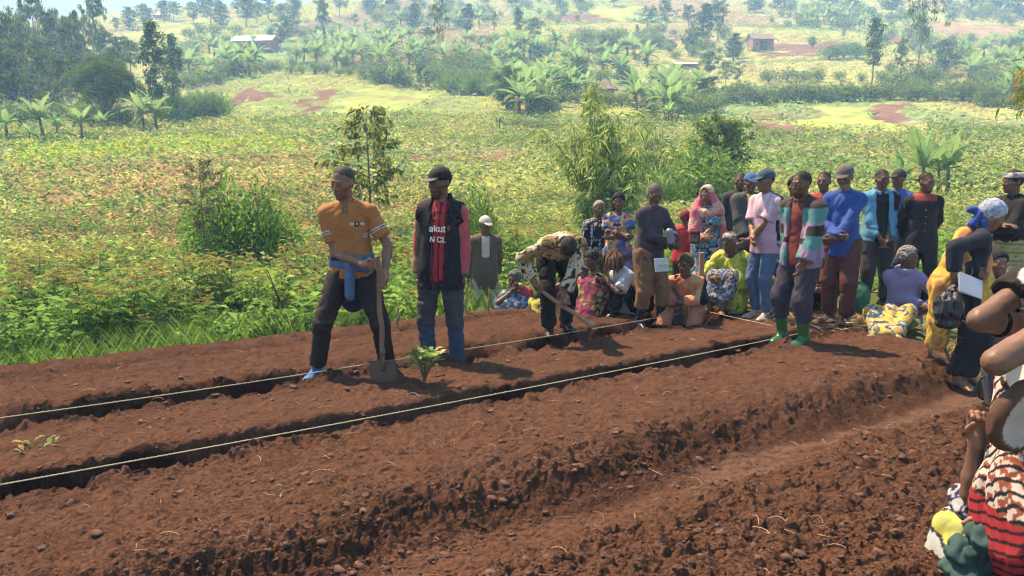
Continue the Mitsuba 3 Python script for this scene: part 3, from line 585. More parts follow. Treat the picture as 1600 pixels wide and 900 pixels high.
# the far rows: every plant a whorl of leaves (bulk)
def crop_bulk(mb, x, y, r, nl, size, h0, cols_fn, zlift=0):
    z = land(x, y); n = len(x); hgt = h0 * r.uniform(.7, 1.2, n)
    for i in range(nl):
        a = r.uniform(0, 6.3, n); e = r.uniform(-.5, 1.0, n); d = np.stack([np.cos(a), np.sin(a), e], 1); f = r.uniform(.35, 1, n)
        b = np.stack([x, y, z + hgt * f], 1) + d * [1, 1, 0] * (size * .25)[:, None] + r.normal(0, .12, (n, 3)) * size[:, None]
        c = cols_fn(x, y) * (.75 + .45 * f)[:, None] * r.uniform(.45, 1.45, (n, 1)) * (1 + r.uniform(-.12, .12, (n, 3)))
        leaves(mb, b, d, np.tile([0, 0, 1.], (n, 1)) + r.normal(0, .55, (n, 3)), size * r.uniform(.7, 1.2, n), size * .42 * r.uniform(.7, 1.2, n), c, droop=.2)
def scatter(r, n, d0, d1, amax=36, pw=2):
    d = (r.uniform(0, 1, n) * (d1 ** pw - d0 ** pw) + d0 ** pw) ** (1 / pw); a = np.radians(r.uniform(-amax, amax, n)); return d * np.sin(a), d * np.cos(a)
def crop_cols(x, y):
    k = field_kind(x, y); P = np.stack([x, y], 1); u = nz(P * [1, 1], 1 / 4., 3.); v = np.random.default_rng(len(x)).random(len(x))
    yel = np.array([.180, .205, .065]); och = np.array([.19, .150, .07]); grn = np.array([.085, .135, .035]); ol = np.array([.15, .16, .055])
    c = np.where((v < .46 + 1.0 * (u - .5))[:, None], grn, np.where((v < .72)[:, None], yel, ol))
    c = np.where(((k == 5) & (v > .70))[:, None], och * [1, .95, 1.05], c); c = np.where((k == 4)[:, None], np.where((v < .5)[:, None], [.11, .18, .03], [.20, .21, .035]), c)
    c = np.where((k == 1)[:, None], [.17, .21, .05], c); return c
r_ = np.random.default_rng(71)
mb = mb_far
x, y = scatter(r_, 13000, 12, 34); s, t = st_of(x, y); ok = (t > 9.3) & ~((s > 6.6) & (np.hypot(x, y) < 13)) & (soil_mask(x, y) < .05) & ~np.isin(field_kind(x, y), [0]); x, y = x[ok], y[ok]
P = np.stack([x, y], 1); hh = .22 + .5 * sst(.3, .7, nz(P, .55, 3.)); 
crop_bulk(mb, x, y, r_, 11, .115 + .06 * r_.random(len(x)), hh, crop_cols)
x, y = scatter(r_, 17000, 30, 80); k = field_kind(x, y); ok = ~np.isin(k, [0, 1, 3]); x, y = x[ok], y[ok]
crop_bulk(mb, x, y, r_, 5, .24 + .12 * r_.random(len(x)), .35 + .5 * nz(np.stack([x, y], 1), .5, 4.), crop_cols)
x, y = scatter(r_, 22000, 75, 330, 36, 1.6); k = field_kind(x, y); ok = ~np.isin(k, [0, 1, 3]); x, y = x[ok], y[ok]
col_far = lambda x, y: field_color(x, y) * 1.15
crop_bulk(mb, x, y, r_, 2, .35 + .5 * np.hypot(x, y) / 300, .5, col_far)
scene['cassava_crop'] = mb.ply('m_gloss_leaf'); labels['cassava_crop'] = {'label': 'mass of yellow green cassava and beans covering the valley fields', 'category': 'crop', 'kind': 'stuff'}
# weeds and grass along the far edge of the beds
mb = MB(); r_ = np.random.default_rng(81)
x, y = scatter(r_, 42000, 8.3, 18, 37); s, t = st_of(x, y); edge = soil_mask(x, y)
P = np.stack([x, y], 1); dens = sst(.36, .62, fb(P, .7, 4.))
lush = np.where(s < 7, sst(13.0, 9.2, t), .0) 
ok = (edge < .25) & (r_.random(len(x)) < .30 * dens + .50 * lush + .12) & ~((s > 7.4) & (t < 7.2) & (r_.random(len(x)) < .93)); x, y = x[ok], y[ok]; lush = lush[ok]; n = len(x); z = ground(x, y)
hg = r_.uniform(.16, .46, n) * (.6 + .5 * lush)
for i in range(3):
    a = r_.uniform(0, 6.3, n); d = np.stack([np.cos(a) * .55, np.sin(a) * .55, np.ones(n)], 1); b = np.stack([x, y, z - .01], 1) + r_.normal(0, .02, (n, 3)) * [1, 1, 0]
    c = np.where((r_.random(n) < .55)[:, None], [.11, .185, .036], [.085, .14, .032]) * r_.uniform(.35, 1.2, (n, 1))
    leaves(mb, b, d, rdir(n, r_, -.3, .3), hg * r_.uniform(.7, 1.2, n) * 1.2, .016 + 0 * hg, c, droop=.12)
scene['weed_grass'] = mb.ply('m_leaf'); labels['weed_grass'] = {'label': 'bright green grass growing along the far edge of the beds', 'category': 'grass', 'kind': 'stuff'}
mb = MB(); x, y = scatter(r_, 30000, 8.3, 20, 37); s, t = st_of(x, y)
P = np.stack([x, y], 1); dens = sst(.42, .6, fb(P, .8, 14.)) * .7 + .22 + .3 * (t < 11)
ok = (soil_mask(x, y) < .2) & (r_.random(len(x)) < dens) & ~((s > 6.8) & (np.hypot(x, y) < 12.5)); x, y = x[ok], y[ok]; n = len(x); z = ground(x, y); P = P[ok]
hh = .55 * sst(.35, .7, nz(P, 1.1, 50.)) + .12
for i in range(4):
    a = r_.uniform(0, 6.3, n); d = np.stack([np.cos(a), np.sin(a), r_.uniform(-.3, .5, n)], 1); b = np.stack([x, y, z + hh * r_.uniform(.1, 1, n)], 1) + r_.normal(0, .05, (n, 3))
    c = np.where((nz(P, .9, 7.) > .5)[:, None], [.09, .155, .038], [.125, .20, .045]) * r_.uniform(.5, 1.4, (n, 1)); L = r_.uniform(.06, .14, n) * (1 + .8 * (r_.random(n) < .2))
    leaves(mb, b, d, np.tile([0, 0, 1.], (n, 1)) + r_.normal(0, .3, (n, 3)), L, L * .55, c, droop=.15)
scene['undergrowth'] = mb.ply('m_gloss_leaf'); labels['undergrowth'] = {'label': 'broad leaved weeds filling the ground between the cassava plants', 'category': 'weeds', 'kind': 'stuff'}
# straw thrown up beside the beds
mb = MB()
for (cx, cy, R, hgt, n) in [(*on(320, 522)[:2], .75, .20, 900), (*on(400, 516)[:2], .35, .10, 250), (*on(1345, 508)[:2], 1.0, .07, 800), (*on(1290, 500)[:2], .6, .06, 300), (*on(470, 512)[:2], .3, .07, 120)]:
    q = r_.random(n) ** .6 * R; a = r_.uniform(0, 6.3, n); x, y = cx + q * np.cos(a) * 1.2, cy + q * np.sin(a) * .6; z = ground(x, y) + hgt * (1 - (q / R) ** 2) * r_.random(n)
    d = rdir(n, r_, -.3, .35); leaves(mb, np.stack([x, y, z], 1), d, rdir(n, r_, .2, 1), r_.uniform(.08, .28, n), .008, tint((.24, .155, .085), n, r_, .35, .1))
scene['dry_straw'] = mb.ply('m_matte'); labels['dry_straw'] = {'label': 'heaps of pulled dry grass and straw at the edge of the beds', 'category': 'straw', 'kind': 'stuff'}
# ---------------------------------------------------------------- figures: one continuous surface per body, clothes as shells of their own
def nets(F, lo, h):
    """surface nets of a distance field sampled on a grid."""
    ins = F < 0
    s = sum(ins[a:ins.shape[0] - 1 + a, b:ins.shape[1] - 1 + b, c:ins.shape[2] - 1 + c].astype(np.int8) for a in (0, 1) for b in (0, 1) for c in (0, 1))
    I, J, K = np.nonzero((s > 0) & (s < 8)); idx = -np.ones(s.shape, int); idx[I, J, K] = np.arange(len(I))
    C = {(a, b, c): F[I + a, J + b, K + c] for a in (0, 1) for b in (0, 1) for c in (0, 1)}
    acc = np.zeros((len(I), 3)); cnt = np.zeros(len(I))
    for ax in range(3):
        for u in (0, 1):
            for v in (0, 1):
                a = [u, v]; a.insert(ax, 0); b = list(a); b[ax] = 1
                fa, fb_ = C[tuple(a)], C[tuple(b)]; m = (fa < 0) != (fb_ < 0); t = np.where(m, fa / np.where(m, fa - fb_, 1), 0)
                p = np.zeros((len(I), 3)) + a; p[:, ax] = t; acc += p * m[:, None]; cnt += m
    v = np.stack([I, J, K], 1) + acc / np.maximum(cnt, 1)[:, None]; fs = []
    for ax in range(3):
        o = [i for i in range(3) if i != ax]
        sl0 = [slice(None)] * 3; sl1 = [slice(None)] * 3; sl0[ax] = slice(0, -1); sl1[ax] = slice(1, None)
        for i in o: sl0[i] = slice(1, -1); sl1[i] = slice(1, -1)
        a, b = ins[tuple(sl0)], ins[tuple(sl1)]; e = np.argwhere(a != b); e[:, o] += 1
        if not len(e): continue
        q = []
        for d0, d1 in ((-1, -1), (0, -1), (0, 0), (-1, 0)):
            c = e.copy(); c[:, o[0]] += d0; c[:, o[1]] += d1; q.append(idx[c[:, 0], c[:, 1], c[:, 2]])
        q = np.stack(q, 1); fl = a[tuple((e - [1 if i in o else 0 for i in range(3)]).T)]
        if ax == 1: fl = ~fl
        q = np.where(fl[:, None], q, q[:, ::-1]); fs.append(q)
    q = np.vstack(fs); q = q[(q >= 0).all(1)]
    return v * h + lo, np.vstack([q[:, [0, 1, 2]], q[:, [0, 2, 3]]])
def cap(a, b, ra, rb=None, cut=None, k=.02, sub=False):
    a, b = np.asarray(a, float), np.asarray(b, float); rb = ra if rb is None else rb; ab = b - a; L2 = max(ab @ ab, 1e-9)
    def fn(P):
        q = P - a; t = np.clip(q @ ab / L2, 0, 1); d = np.linalg.norm(q - t[..., None] * ab, axis=-1) - (ra + (rb - ra) * t)
        if cut is not None:
            for c, n in (cut if isinstance(cut, list) else [cut]): d = np.maximum(d, (P - c) @ n)
        return d
    R = max(ra, rb); return (np.minimum(a, b) - R, np.maximum(a, b) + R, fn, k, sub)
def ell(c, M, r, k=.02, sub=False, cut=None):
    """ellipsoid, axes = columns of M."""
    c = np.asarray(c, float); M = np.asarray(M, float); r = np.asarray(r, float); ext = np.sqrt(((M * r) ** 2).sum(1))
    def fn(P):
        q = (P - c) @ M; k0 = np.linalg.norm(q / r, axis=-1); k1 = np.linalg.norm(q / r ** 2, axis=-1); d = k0 * (k0 - 1) / np.maximum(k1, 1e-6)
        if cut is not None:
            for cc, n in (cut if isinstance(cut, list) else [cut]): d = np.maximum(d, (P - cc) @ n)
        return d
    return (c - ext, c + ext, fn, k, sub)
def band(c, M, R, half, th, k=.008, sub=False, sy=1.0):
    """a standing band round the third axis of M (collar, belt, cuff)."""
    c = np.asarray(c, float); e = np.full(3, R * max(1, sy) + half + th)
    def fn(P):
        q = (P - c) @ M; q = q * [1, 1 / sy, 1]; r = np.hypot(q[..., 0], q[..., 1]) - R; return np.hypot(r, np.maximum(np.abs(q[..., 2]) - half, 0)) - th
    return (c - e, c + e, fn, k, sub)
def boxp(c, M, half, r=.01, k=.01, sub=False):
    c = np.asarray(c, float); half = np.asarray(half, float); e = np.abs(M) @ (half + r)
    def fn(P):
        q = np.abs((P - c) @ M) - half; return np.linalg.norm(np.maximum(q, 0), axis=-1) + np.minimum(q.max(-1), 0) - r
    return (c - e, c + e, fn, k, sub)
def solid(prims, h, clip=None, planes=()):
    """mesh of the smooth union of the prims (in order; sub = cut away). clip = (lo, hi) restricts the grid."""
    lo = np.min([p[0] for p in prims if not p[4]], 0) - 2.5 * h; hi = np.max([p[1] for p in prims if not p[4]], 0) + 2.5 * h
    if clip is not None: lo = np.maximum(lo, clip[0]); hi = np.minimum(hi, clip[1])
    n = np.maximum(((hi - lo) / h).astype(int) + 1, 4); F = np.full(n, .2); ax = [lo[i] + h * np.arange(n[i]) for i in range(3)]
    for (a, b, fn, k, sub) in prims:
        m = max(k, 3 * h); i0 = np.clip(((a - m - lo) / h).astype(int), 0, n); i1 = np.clip(((b + m - lo) / h).astype(int) + 2, 0, n)
        if (i1 <= i0).any(): continue
        S = tuple(slice(i0[j], i1[j]) for j in range(3)); P = np.stack(np.meshgrid(*[ax[j][S[j]] for j in range(3)], indexing='ij'), -1)
        d = fn(P); f = F[S]
        if sub: d = -d; u = np.clip(.5 - .5 * (d - f) / k, 0, 1); F[S] = d + (f - d) * u + k * u * (1 - u)
        else: u = np.clip(.5 + .5 * (d - f) / k, 0, 1); F[S] = d + (f - d) * u - k * u * (1 - u)
    for c, nn in planes:
        P = np.stack(np.meshgrid(*ax, indexing='ij'), -1); F = np.maximum(F, (P - c) @ nn)
    for j in range(3):
        S = [slice(None)] * 3
        if clip is None:
            S[j] = 0; F[tuple(S)] = .1; S[j] = -1; F[tuple(S)] = .1
    return nets(F, lo, h)
def vnormals(v, f):
    n = np.zeros_like(v); fn = np.cross(v[f[:, 1]] - v[f[:, 0]], v[f[:, 2]] - v[f[:, 0]])
    for k in range(3): np.add.at(n, f[:, k], fn)
    return norm(n)
def ik(a, c, l1, l2, pole):
    d = c - a; L = np.linalg.norm(d); Lm = min(L, (l1 + l2) * .995); d = d / max(L, 1e-6); c = a + d * Lm
    x = (l1 * l1 - l2 * l2 + Lm * Lm) / (2 * Lm); y = math.sqrt(max(l1 * l1 - x * x, 1e-8)); p = pole - d * (pole @ d); p = p / max(np.linalg.norm(p), 1e-6)
    return a + d * x + p * y, c
SK = dict(dark=(.092, .045, .027), mid=(.138, .068, .040), brown=(.120, .063, .041))
class Fig:
    """a posed figure. Lengths in metres for a 1.72 m person, scaled by its height; local axes: right, forward, up."""
    def __init__(s, px, Y, face, H=1.68, pel=(0, 0, .93), lean=0, side=0, twist=0, head=(0, 0, 0), rh=None, lh=None, rp=(1, -.6, -.2), lp=(-1, -.6, -.2), rf=(.10, .02, .08), lf=(-.10, .02, .08),
                 kn=((.25, 1, .3), (-.25, 1, .3)), toe=(15, -15), skin='dark', fat=1.0, curl=(.35, .35), hd=(None, None), hn=(None, None), z=None, fine=1.0, dx=0, fem=False, feet=True, hands=True, sink=0):
        k = s.k = H / 1.72; s.skin = SK[skin]; s.fine = fine; s.fat = fat; a = math.radians(face); s.hands = hands; s.feet = feet; s.stand = pel[2] > .5
        x = at(px, Y) + dx; s.pos = np.array([x, Y, (gz(x, Y) if z is None else z) - sink])
        s.fw = np.array([math.sin(a), math.cos(a), 0]); s.rt = np.array([math.cos(a), -math.sin(a), 0]); s.up = np.array([0, 0, 1.])
        s.p0 = s.W(pel); le, si = math.radians(lean), math.radians(side)
        s.sp = norm(s.dirw((math.sin(si), math.sin(le) * math.cos(si), math.cos(le) * math.cos(si))))
        tw = math.radians(twist); r0 = norm(s.rt - s.sp * (s.rt @ s.sp)); f0 = np.cross(s.sp, r0)
        s.sr = r0 * math.cos(tw) + f0 * math.sin(tw) * -1; s.sf = np.cross(s.sp, s.sr); s.M = np.stack([s.sr, s.sf, s.sp], 1)
        s.neck = s.p0 + s.sp * .53 * k; s.chest = s.p0 + s.sp * .36 * k
        w = (.148 if fem else .163) * k; s.sh = {1: s.neck + s.sr * w - s.sp * .07 * k, -1: s.neck - s.sr * w - s.sp * .07 * k}
        hy, hp, hr = map(math.radians, head); M = s.M if abs(lean) > 35 else np.stack([s.sr, norm(np.cross(s.up, s.sr)), s.up], 1)
        f = M @ [math.sin(hy) * math.cos(hp), math.cos(hy) * math.cos(hp), -math.sin(hp)]; r = norm(np.cross(f, M[:, 2])); u = np.cross(r, f)
        r, u = r * math.cos(hr) + u * math.sin(hr), u * math.cos(hr) - r * math.sin(hr); s.HM = np.stack([r, f, u], 1)
        s.hk = k * 1.03; s.hc = s.neck + s.sp * .05 * k + u * .115 * k + f * .022 * k
        s.el, s.wr, s.hdir, s.hnrm = {}, {}, {}, {}
        for sg, h_, pl, d_, n_ in ((1, rh, rp, hd[0], hn[0]), (-1, lh, lp, hd[1], hn[1])):
            if pl[0] == 'el':
                s.el[sg], s.wr[sg] = pt(*pl[1:]), pt(*h_[1:]); fa = norm(s.wr[sg] - s.el[sg]); s.hdir[sg] = fa if d_ is None else norm(s.dirw(d_)); n = s.dirw((-sg, 0.1, 0)) if n_ is None else s.dirw(n_); s.hnrm[sg] = norm(n - s.hdir[sg] * (n @ s.hdir[sg])); continue
            t = pt(*h_[1:]) if h_ is not None and h_[0] == 'px' else s.W(h_) if h_ is not None else s.sh[sg] + s.dirw((sg * .10, .06, -.52)) * k
            s.el[sg], s.wr[sg] = ik(s.sh[sg], t, .285 * k, .255 * k, s.dirw(pl)); fa = norm(s.wr[sg] - s.el[sg])
            s.hdir[sg] = fa if d_ is None else norm(s.dirw(d_)); n = s.dirw((-sg, 0.1, 0)) if n_ is None else s.dirw(n_); s.hnrm[sg] = norm(n - s.hdir[sg] * (n @ s.hdir[sg]))
        s.curl = {1: curl[0], -1: curl[1]}; s.hip, s.kn, s.an, s.td = {}, {}, {}, {}
        for sg, f_, kp, tt in ((1, rf, kn[0], toe[0]), (-1, lf, kn[1], toe[1])):
            s.hip[sg] = s.p0 + s.rt * sg * .088 * k - s.up * .03 * k; s.kn[sg], s.an[sg] = ik(s.hip[sg], s.W(f_), .425 * k, .415 * k, s.dirw(kp)); t = math.radians(tt)
            s.td[sg] = s.fw * math.cos(t) + s.rt * math.sin(t)
    def W(s, l): return s.pos + s.dirw(l) * s.k
    def dirw(s, l): return s.rt * l[0] + s.fw * l[1] + s.up * l[2]
    def L(s, P): return (P - s.p0) @ s.M / s.k                       # torso axes: right, forward, up from the pelvis
    def HL(s, P): return (P - s.hc) @ s.HM / s.hk                    # head axes
    def hp(s, x, y, z): return s.hc + s.HM @ (np.array([x, y, z]) * s.hk)
    # ---- the body
    def torso(s, d=0.0, k=.05):
        K, w = s.k, s.fat
        return [ell(s.p0, s.M, np.array([.155 * w, .112 * w, .12]) * K + d, k), ell(s.p0 + s.sp * .17 * K, s.M, np.array([.130 * w, .100 * w, .16]) * K + d, k), ell(s.chest, s.M, np.array([.146 * w, .106 * w, .175]) * K + d, k),
                cap(s.sh[1] - s.sp * .012, s.sh[-1] - s.sp * .012, .046 * K + d, k=k), cap(s.neck - s.sp * .015, s.sh[1], .048 * K + d, .044 * K + d, k=.03), cap(s.neck - s.sp * .015, s.sh[-1], .048 * K + d, .044 * K + d, k=.03)]
    def headp(s):
        h = s.hp; q = s.hk; M = s.HM
        o = [ell(h(0, -.012, .035), M, np.array([.074, .095, .087]) * q, .02), ell(h(0, .026, -.035), M, np.array([.057, .066, .080]) * q, .03), cap(h(0, .072, -.094), h(0, .07, -.09), .021 * q, k=.03)]
        for g in (1, -1): o += [cap(h(g * .043, .055, -.014), h(g * .05, .03, -.01), .021 * q, k=.025)]
        o += [cap(h(-.034, .080, .030), h(.034, .080, .030), .012 * q, k=.015)]
        for g in (1, -1): o += [cap(h(g * .031, .103, .010), h(g * .036, .100, .010), .013 * q, k=.012, sub=True), cap(h(g * .032, .079, .011), h(g * .032, .0795, .011), .0125 * q, k=.003)]
        o += [cap(h(0, .090, .016), h(0, .105, -.022), .009 * q, .0145 * q, k=.012)]
        for g in (1, -1): o += [cap(h(g * .014, .094, -.026), h(g * .015, .092, -.026), .0095 * q, k=.01), ell(h(g * .076, -.008, -.002), M, np.array([.010, .020, .032]) * q, .008)]
        o += [cap(h(-.018, .090, -.050), h(.018, .090, -.050), .0085 * q, k=.006), cap(h(-.014, .089, -.064), h(.014, .089, -.064), .0095 * q, k=.006)]
        return o
    def neckp(s): return [cap(s.neck - s.sp * .03, s.hp(0, -.022, -.05), .054 * s.k * (s.fat ** .3), .051 * s.k, k=.03)]
    def handp(s, g):
        k = s.k; w = s.wr[g]; d = s.hdir[g]; n = s.hnrm[g]; sd = np.cross(d, n); c = s.curl[g]; o = []   # n: out of the palm
        th = sd if (sd @ s.fw) > 0 else -sd
        if abs(sd @ s.fw) < .35: th = sd if sd @ s.up > 0 else -sd
        M = np.stack([th, n, d], 1); o.append(cap(w - d * .012, w + d * .012, .026 * k, .027 * k, k=.02)); o.append(ell(w + d * .052 * k, M, np.array([.043, .0165, .055]) * k, .015))
        for i, (off, L) in enumerate(((.031, .072), (.0105, .082), (-.0105, .077), (-.031, .060))):
            a = w + d * .088 * k + th * off * k; e = c * (1 + .12 * i); p = a; an = e * .5
            for sgm in (.46, .32, .26):
                nx = p + (d * math.cos(an) + n * math.sin(an) + th * off * .9 * max(0, .4 - c)) * L * sgm * k; o.append(cap(p, nx, .0092 * k, .0084 * k, k=.006)); p = nx; an += e
        a = w + d * .022 * k + th * .030 * k; b = a + (d * .55 + th * (.75 - .3 * c) + n * (.25 + .3 * c)) * .045 * k; e = b + (d * .85 + th * (.25 - .35 * c) + n * .55 * c) * .036 * k
        return o + [cap(a, b, .0135 * k, .011 * k, k=.012), cap(b, e, .0105 * k, .009 * k, k=.006)]
    def armp(s, g):
        k = s.k * (.5 + .5 * s.fat); m = s.el[g] + (s.wr[g] - s.el[g]) * .3
        return [cap(s.sh[g], s.el[g], .045 * k, .037 * k, k=.03), cap(s.el[g], m, .038 * k, .040 * k, k=.02), cap(m, s.wr[g], .040 * k, .026 * k, k=.02)]
    def footp(s, g, d=0., toes=True):
        k = s.k; a = s.an[g]; t = s.td[g]; hl = a - t * .045 * k - s.up * .045 * k; bl = a + t * .12 * k - s.up * .056 * k; sd = np.cross(t, s.up)
        o = [cap(a, hl, .038 * k + d, .034 * k + d, k=.02), cap(a + t * .01, bl, .038 * k + d, .026 * k + d, k=.02), cap(hl, bl, .032 * k + d, .024 * k + d, k=.02), cap(bl - sd * .028 * k, bl + sd * .028 * k, .022 * k + d, k=.02)]
        if toes and d == 0:
            for i in range(5): b = bl + sd * g * (i - 2) * -.017 * k; o.append(cap(b, b + t * (.062 - .008 * abs(i - .5)) * k - s.up * .004, (.0125 if i == 0 else .009) * k, k=.005))
        elif d: o.append(cap(bl, bl + t * .055 * k, .026 * k + d, .022 * k + d, k=.03))
        return o
    def legp(s, g):
        k = s.k; cm = s.kn[g] + (s.an[g] - s.kn[g]) * .3 - s.fw * .012
        return [cap(s.hip[g], s.kn[g], .084 * k * s.fat, .054 * k, k=.04), cap(s.kn[g], cm, .052 * k, .055 * k, k=.03), cap(cm, s.an[g], .054 * k, .036 * k, k=.03)]
    def body(s, key, extra=None):
        q = min(s.fine, 1.4); low = s.torso() + s.neckp() + [p for g in (1, -1) for p in s.armp(g) + s.legp(g)]; hh = s.headp()
        base = low + hh + ([p for g in (1, -1) for p in s.handp(g)] if s.hands else []); base += [p for g in (1, -1) for p in s.footp(g, toes=s.feet)]
        V, F, n = [], [], 0; balls = [(s.hc, .165 * s.k)] + ([(s.wr[g] + s.hdir[g] * .07 * s.k, .125 * s.k) for g in (1, -1)] if s.hands else [])
        v, f = solid(base, .0195 * s.fine); c = v[f].mean(1)
        keep = np.all([np.linalg.norm(c - b, axis=1) > r - .006 for b, r in balls], 0); V.append(v); F.append(f[keep]); n = len(v)
        for i, (b, r) in enumerate(balls):
            h = (.0072 if i == 0 else .0058) * q; v, f = solid(base, h, (b - r - .03, b + r + .03)); c = v[f].mean(1); keep = np.linalg.norm(c - b, axis=1) < r + .006
            V.append(v); F.append(f[keep] + n); n += len(v)
        v, f = np.vstack(V), np.vstack(F); u = np.unique(f); m = -np.ones(len(v), int); m[u] = np.arange(len(u)); v, f = v[u], m[f]
        c = np.array(s.skin) * (.85 + .3 * nz(v, 14.)[:, None]); h = s.HL(v)
        lip = np.exp(-((h[:, 0] / .024) ** 4 + ((h[:, 2] + .057) / .013) ** 4)) * (h[:, 1] > .088); c = c * (1 - lip[:, None] * .8) + np.array([.13, .048, .042]) * lip[:, None] * .8
        for g in (1, -1):
            e = (np.abs(h[:, 0] - g * .032) < .0105) & (np.abs(h[:, 2] - .011) < .0042) & (h[:, 1] > .083); c[e] = [.22, .175, .145]; e2 = e & (np.abs(h[:, 0] - g * .032) < .0052); c[e2] = [.012, .008, .006]
            b = (np.abs(h[:, 0] - g * .031) < .02) & (np.abs(h[:, 2] - .034 + .12 * (np.abs(h[:, 0]) - .03)) < .004) & (h[:, 1] > .078); c[b] *= .62
            if s.hands:
                p = (v - s.wr[g]) @ s.hnrm[g]; near = np.linalg.norm(v - s.wr[g] - s.hdir[g] * .07, axis=1) < .11; c[near & (p > .010)] *= 1.55
        if extra: c = extra(s, v, h, c)
        return part(key, 'body', mikit.ply((v, f), 'm_skin', smooth=True, color=c))
    # ---- clothes
    def cloth(s, key, name, prims, col, h=.010, fold=.006, freq=11., mat='m_cloth', stretch=(1, 1, .45), planes=(), label=None):
        v, f = solid(prims, h * s.fine * 1.32, planes=planes)
        if not len(f): return
        if fold:
            n = vnormals(v, f); l = (v - s.p0) @ s.M; sd = (len(scene) * 1.7) % 50; wv = nz(l, 4., sd + 2.)[:, None] * 1.3
            w1 = nz(l * np.array(stretch) * freq * .75 + wv, 1., sd); w2 = nz(l * np.array(stretch) * freq * 1.7 + wv, 1., sd + 9)
            v = v + n * (fold * (.62 - .85 * np.exp(-((w1 - .5) / .085) ** 2) - .45 * np.exp(-((w2 - .48) / .10) ** 2) + .7 * (w1 - .5)))[:, None]
        c = col(s, v) if callable(col) else np.broadcast_to(np.asarray(col, float), v.shape); c = c * (.9 + .2 * nz(v, 37., 3.)[:, None])
        return part(key, name, mikit.ply((v, f), mat, smooth=True, color=np.clip(c, 0.002, .9)), label)
    def sleeve(s, g, d, frac, wide=1.0):
        """frac 0..1 upper arm, 1..2 down to the wrist."""
        k = s.k * (.5 + .5 * s.fat); a, e, w = s.sh[g], s.el[g], s.wr[g]
        if frac <= 1:
            c = a + (e - a) * frac; n = norm(e - a); return [cap(a, e, .047 * k + d, (.043 * k + d) * wide, cut=(c, n), k=.022)]
        c = e + (w - e) * (frac - 1); return [cap(a, e, .047 * k + d, .041 * k + d, k=.022), cap(e, w, .041 * k + d, (.030 * k + d) * wide, cut=(c, norm(w - e)), k=.02)]
    def shirtp(s, d=.014, slv=2., hem=.06, loose=.01, wide=1.05, neck=True, sides=(1, -1), low=.0):
        k = s.k; o = s.torso(d); hc = s.p0 - s.sp * hem * k
        for g in (1, -1): o.append(cap(s.p0 + s.sp * .2 * k + s.sr * g * .050 * k * s.fat, hc - s.sp * .03 + s.sr * g * .058 * k * s.fat, .082 * k * s.fat + d, .106 * k * s.fat + d + loose, k=.06))
        o = [(p[0], p[1], (lambda fn: lambda P: np.maximum(fn(P), (hc - P) @ s.sp))(p[2]), p[3], False) for p in o]
        for g in sides:
            if slv: o += s.sleeve(g, d, slv, wide)
        if neck: o.append(cap(s.neck + s.sp * (.025 - low), s.neck + s.sp * .3 + s.HM[:, 1] * .05, .060 * k, .10 * k, k=.012, sub=True))
        return o
    def collar(s, R=.062, half=.016, th=.006, gap=True, tilt=.35, lift=.012):
        M = np.stack([s.sr, norm(s.sf + s.sp * -tilt), norm(s.sp + s.sf * tilt)], 1); M[:, 1] = np.cross(M[:, 2], M[:, 0]); k = s.k; c = s.neck + s.sp * lift * k
        o = [band(c, M, R * k, half * k, th, .01, sy=1.05)]
        if gap: o.append(boxp(c + M[:, 1] * (R + .02) * k, M, (.016 * k, .035 * k, .06 * k), .004, .006, True))
        return o
    def trouserp(s, d=.014, end=.07, bag=1.0, wide=1.0, knee=None):
        k = s.k; o = [ell(s.p0, s.M, np.array([.160 * s.fat, .114 * s.fat, .125]) * k + d * .7, .05)]
        for g in (1, -1):
            n = norm(s.an[g] - s.kn[g]); c = s.an[g] - n * end * k
            if knee: c = s.kn[g] + (s.an[g] - s.kn[g]) * knee
            o += [cap(s.hip[g], s.kn[g], (.090 * s.fat * k + d) * bag, (.062 * k + d) * bag, k=.05), cap(s.kn[g], s.an[g], (.062 * k + d) * bag, (.046 * k + d) * wide, cut=(c, n), k=.03)]
        tn = norm(s.sp + s.up * (1.0 if s.sp[2] < .7 else 0)); top = s.p0 + s.sp * .11 * k; return [(p[0], p[1], (lambda fn: lambda P: np.maximum(fn(P), (P - top) @ tn))(p[2]), p[3], False) if i == 0 or s.stand else p for i, p in enumerate(o)]
    def skirtp(s, hemz, d=.03, flare=.05, k_=.10):
        """a wrapper down to the height hemz above the ground, over both legs."""
        k = s.k; o = [ell(s.p0, s.M, np.array([.165 * s.fat, .12 * s.fat, .13]) * k + d * .6, .05)]; hm = (s.hip[1] + s.hip[-1]) / 2; km = (s.kn[1] + s.kn[-1]) / 2; am = (s.an[1] + s.an[-1]) / 2
        for a, b, c in ((s.hip[1], s.kn[1], s.an[1]), (s.hip[-1], s.kn[-1], s.an[-1]), (hm, km, am)):
            o += [cap(a, b, .092 * k * s.fat + d, .066 * k + d + flare * .5, k=k_), cap(b, c, .066 * k + d + flare * .5, .05 * k + d + flare, k=k_)]
        z = s.pos[2] + hemz; top = s.p0 + s.sp * .12 * k
        return [(p[0], p[1], (lambda fn, t: lambda P: np.maximum(np.maximum(fn(P), z - P[..., 2]), (P - top) @ s.sp) if t else np.maximum(fn(P), z - P[..., 2]))(p[2], i == 0 or s.stand), p[3], False) for i, p in enumerate(o)]
    def shoes(s, key, col, d=.006, name='shoe', top=.03):
        for g in (1, -1):
            c = s.an[g] + s.up * top * s.k; s.cloth(key, name, [(p[0], p[1], (lambda fn: lambda P: np.maximum(fn(P), P[..., 2] - c[2]))(p[2]), p[3], False) for p in s.footp(g, d)], col, .007, 0, mat='m_rubber')
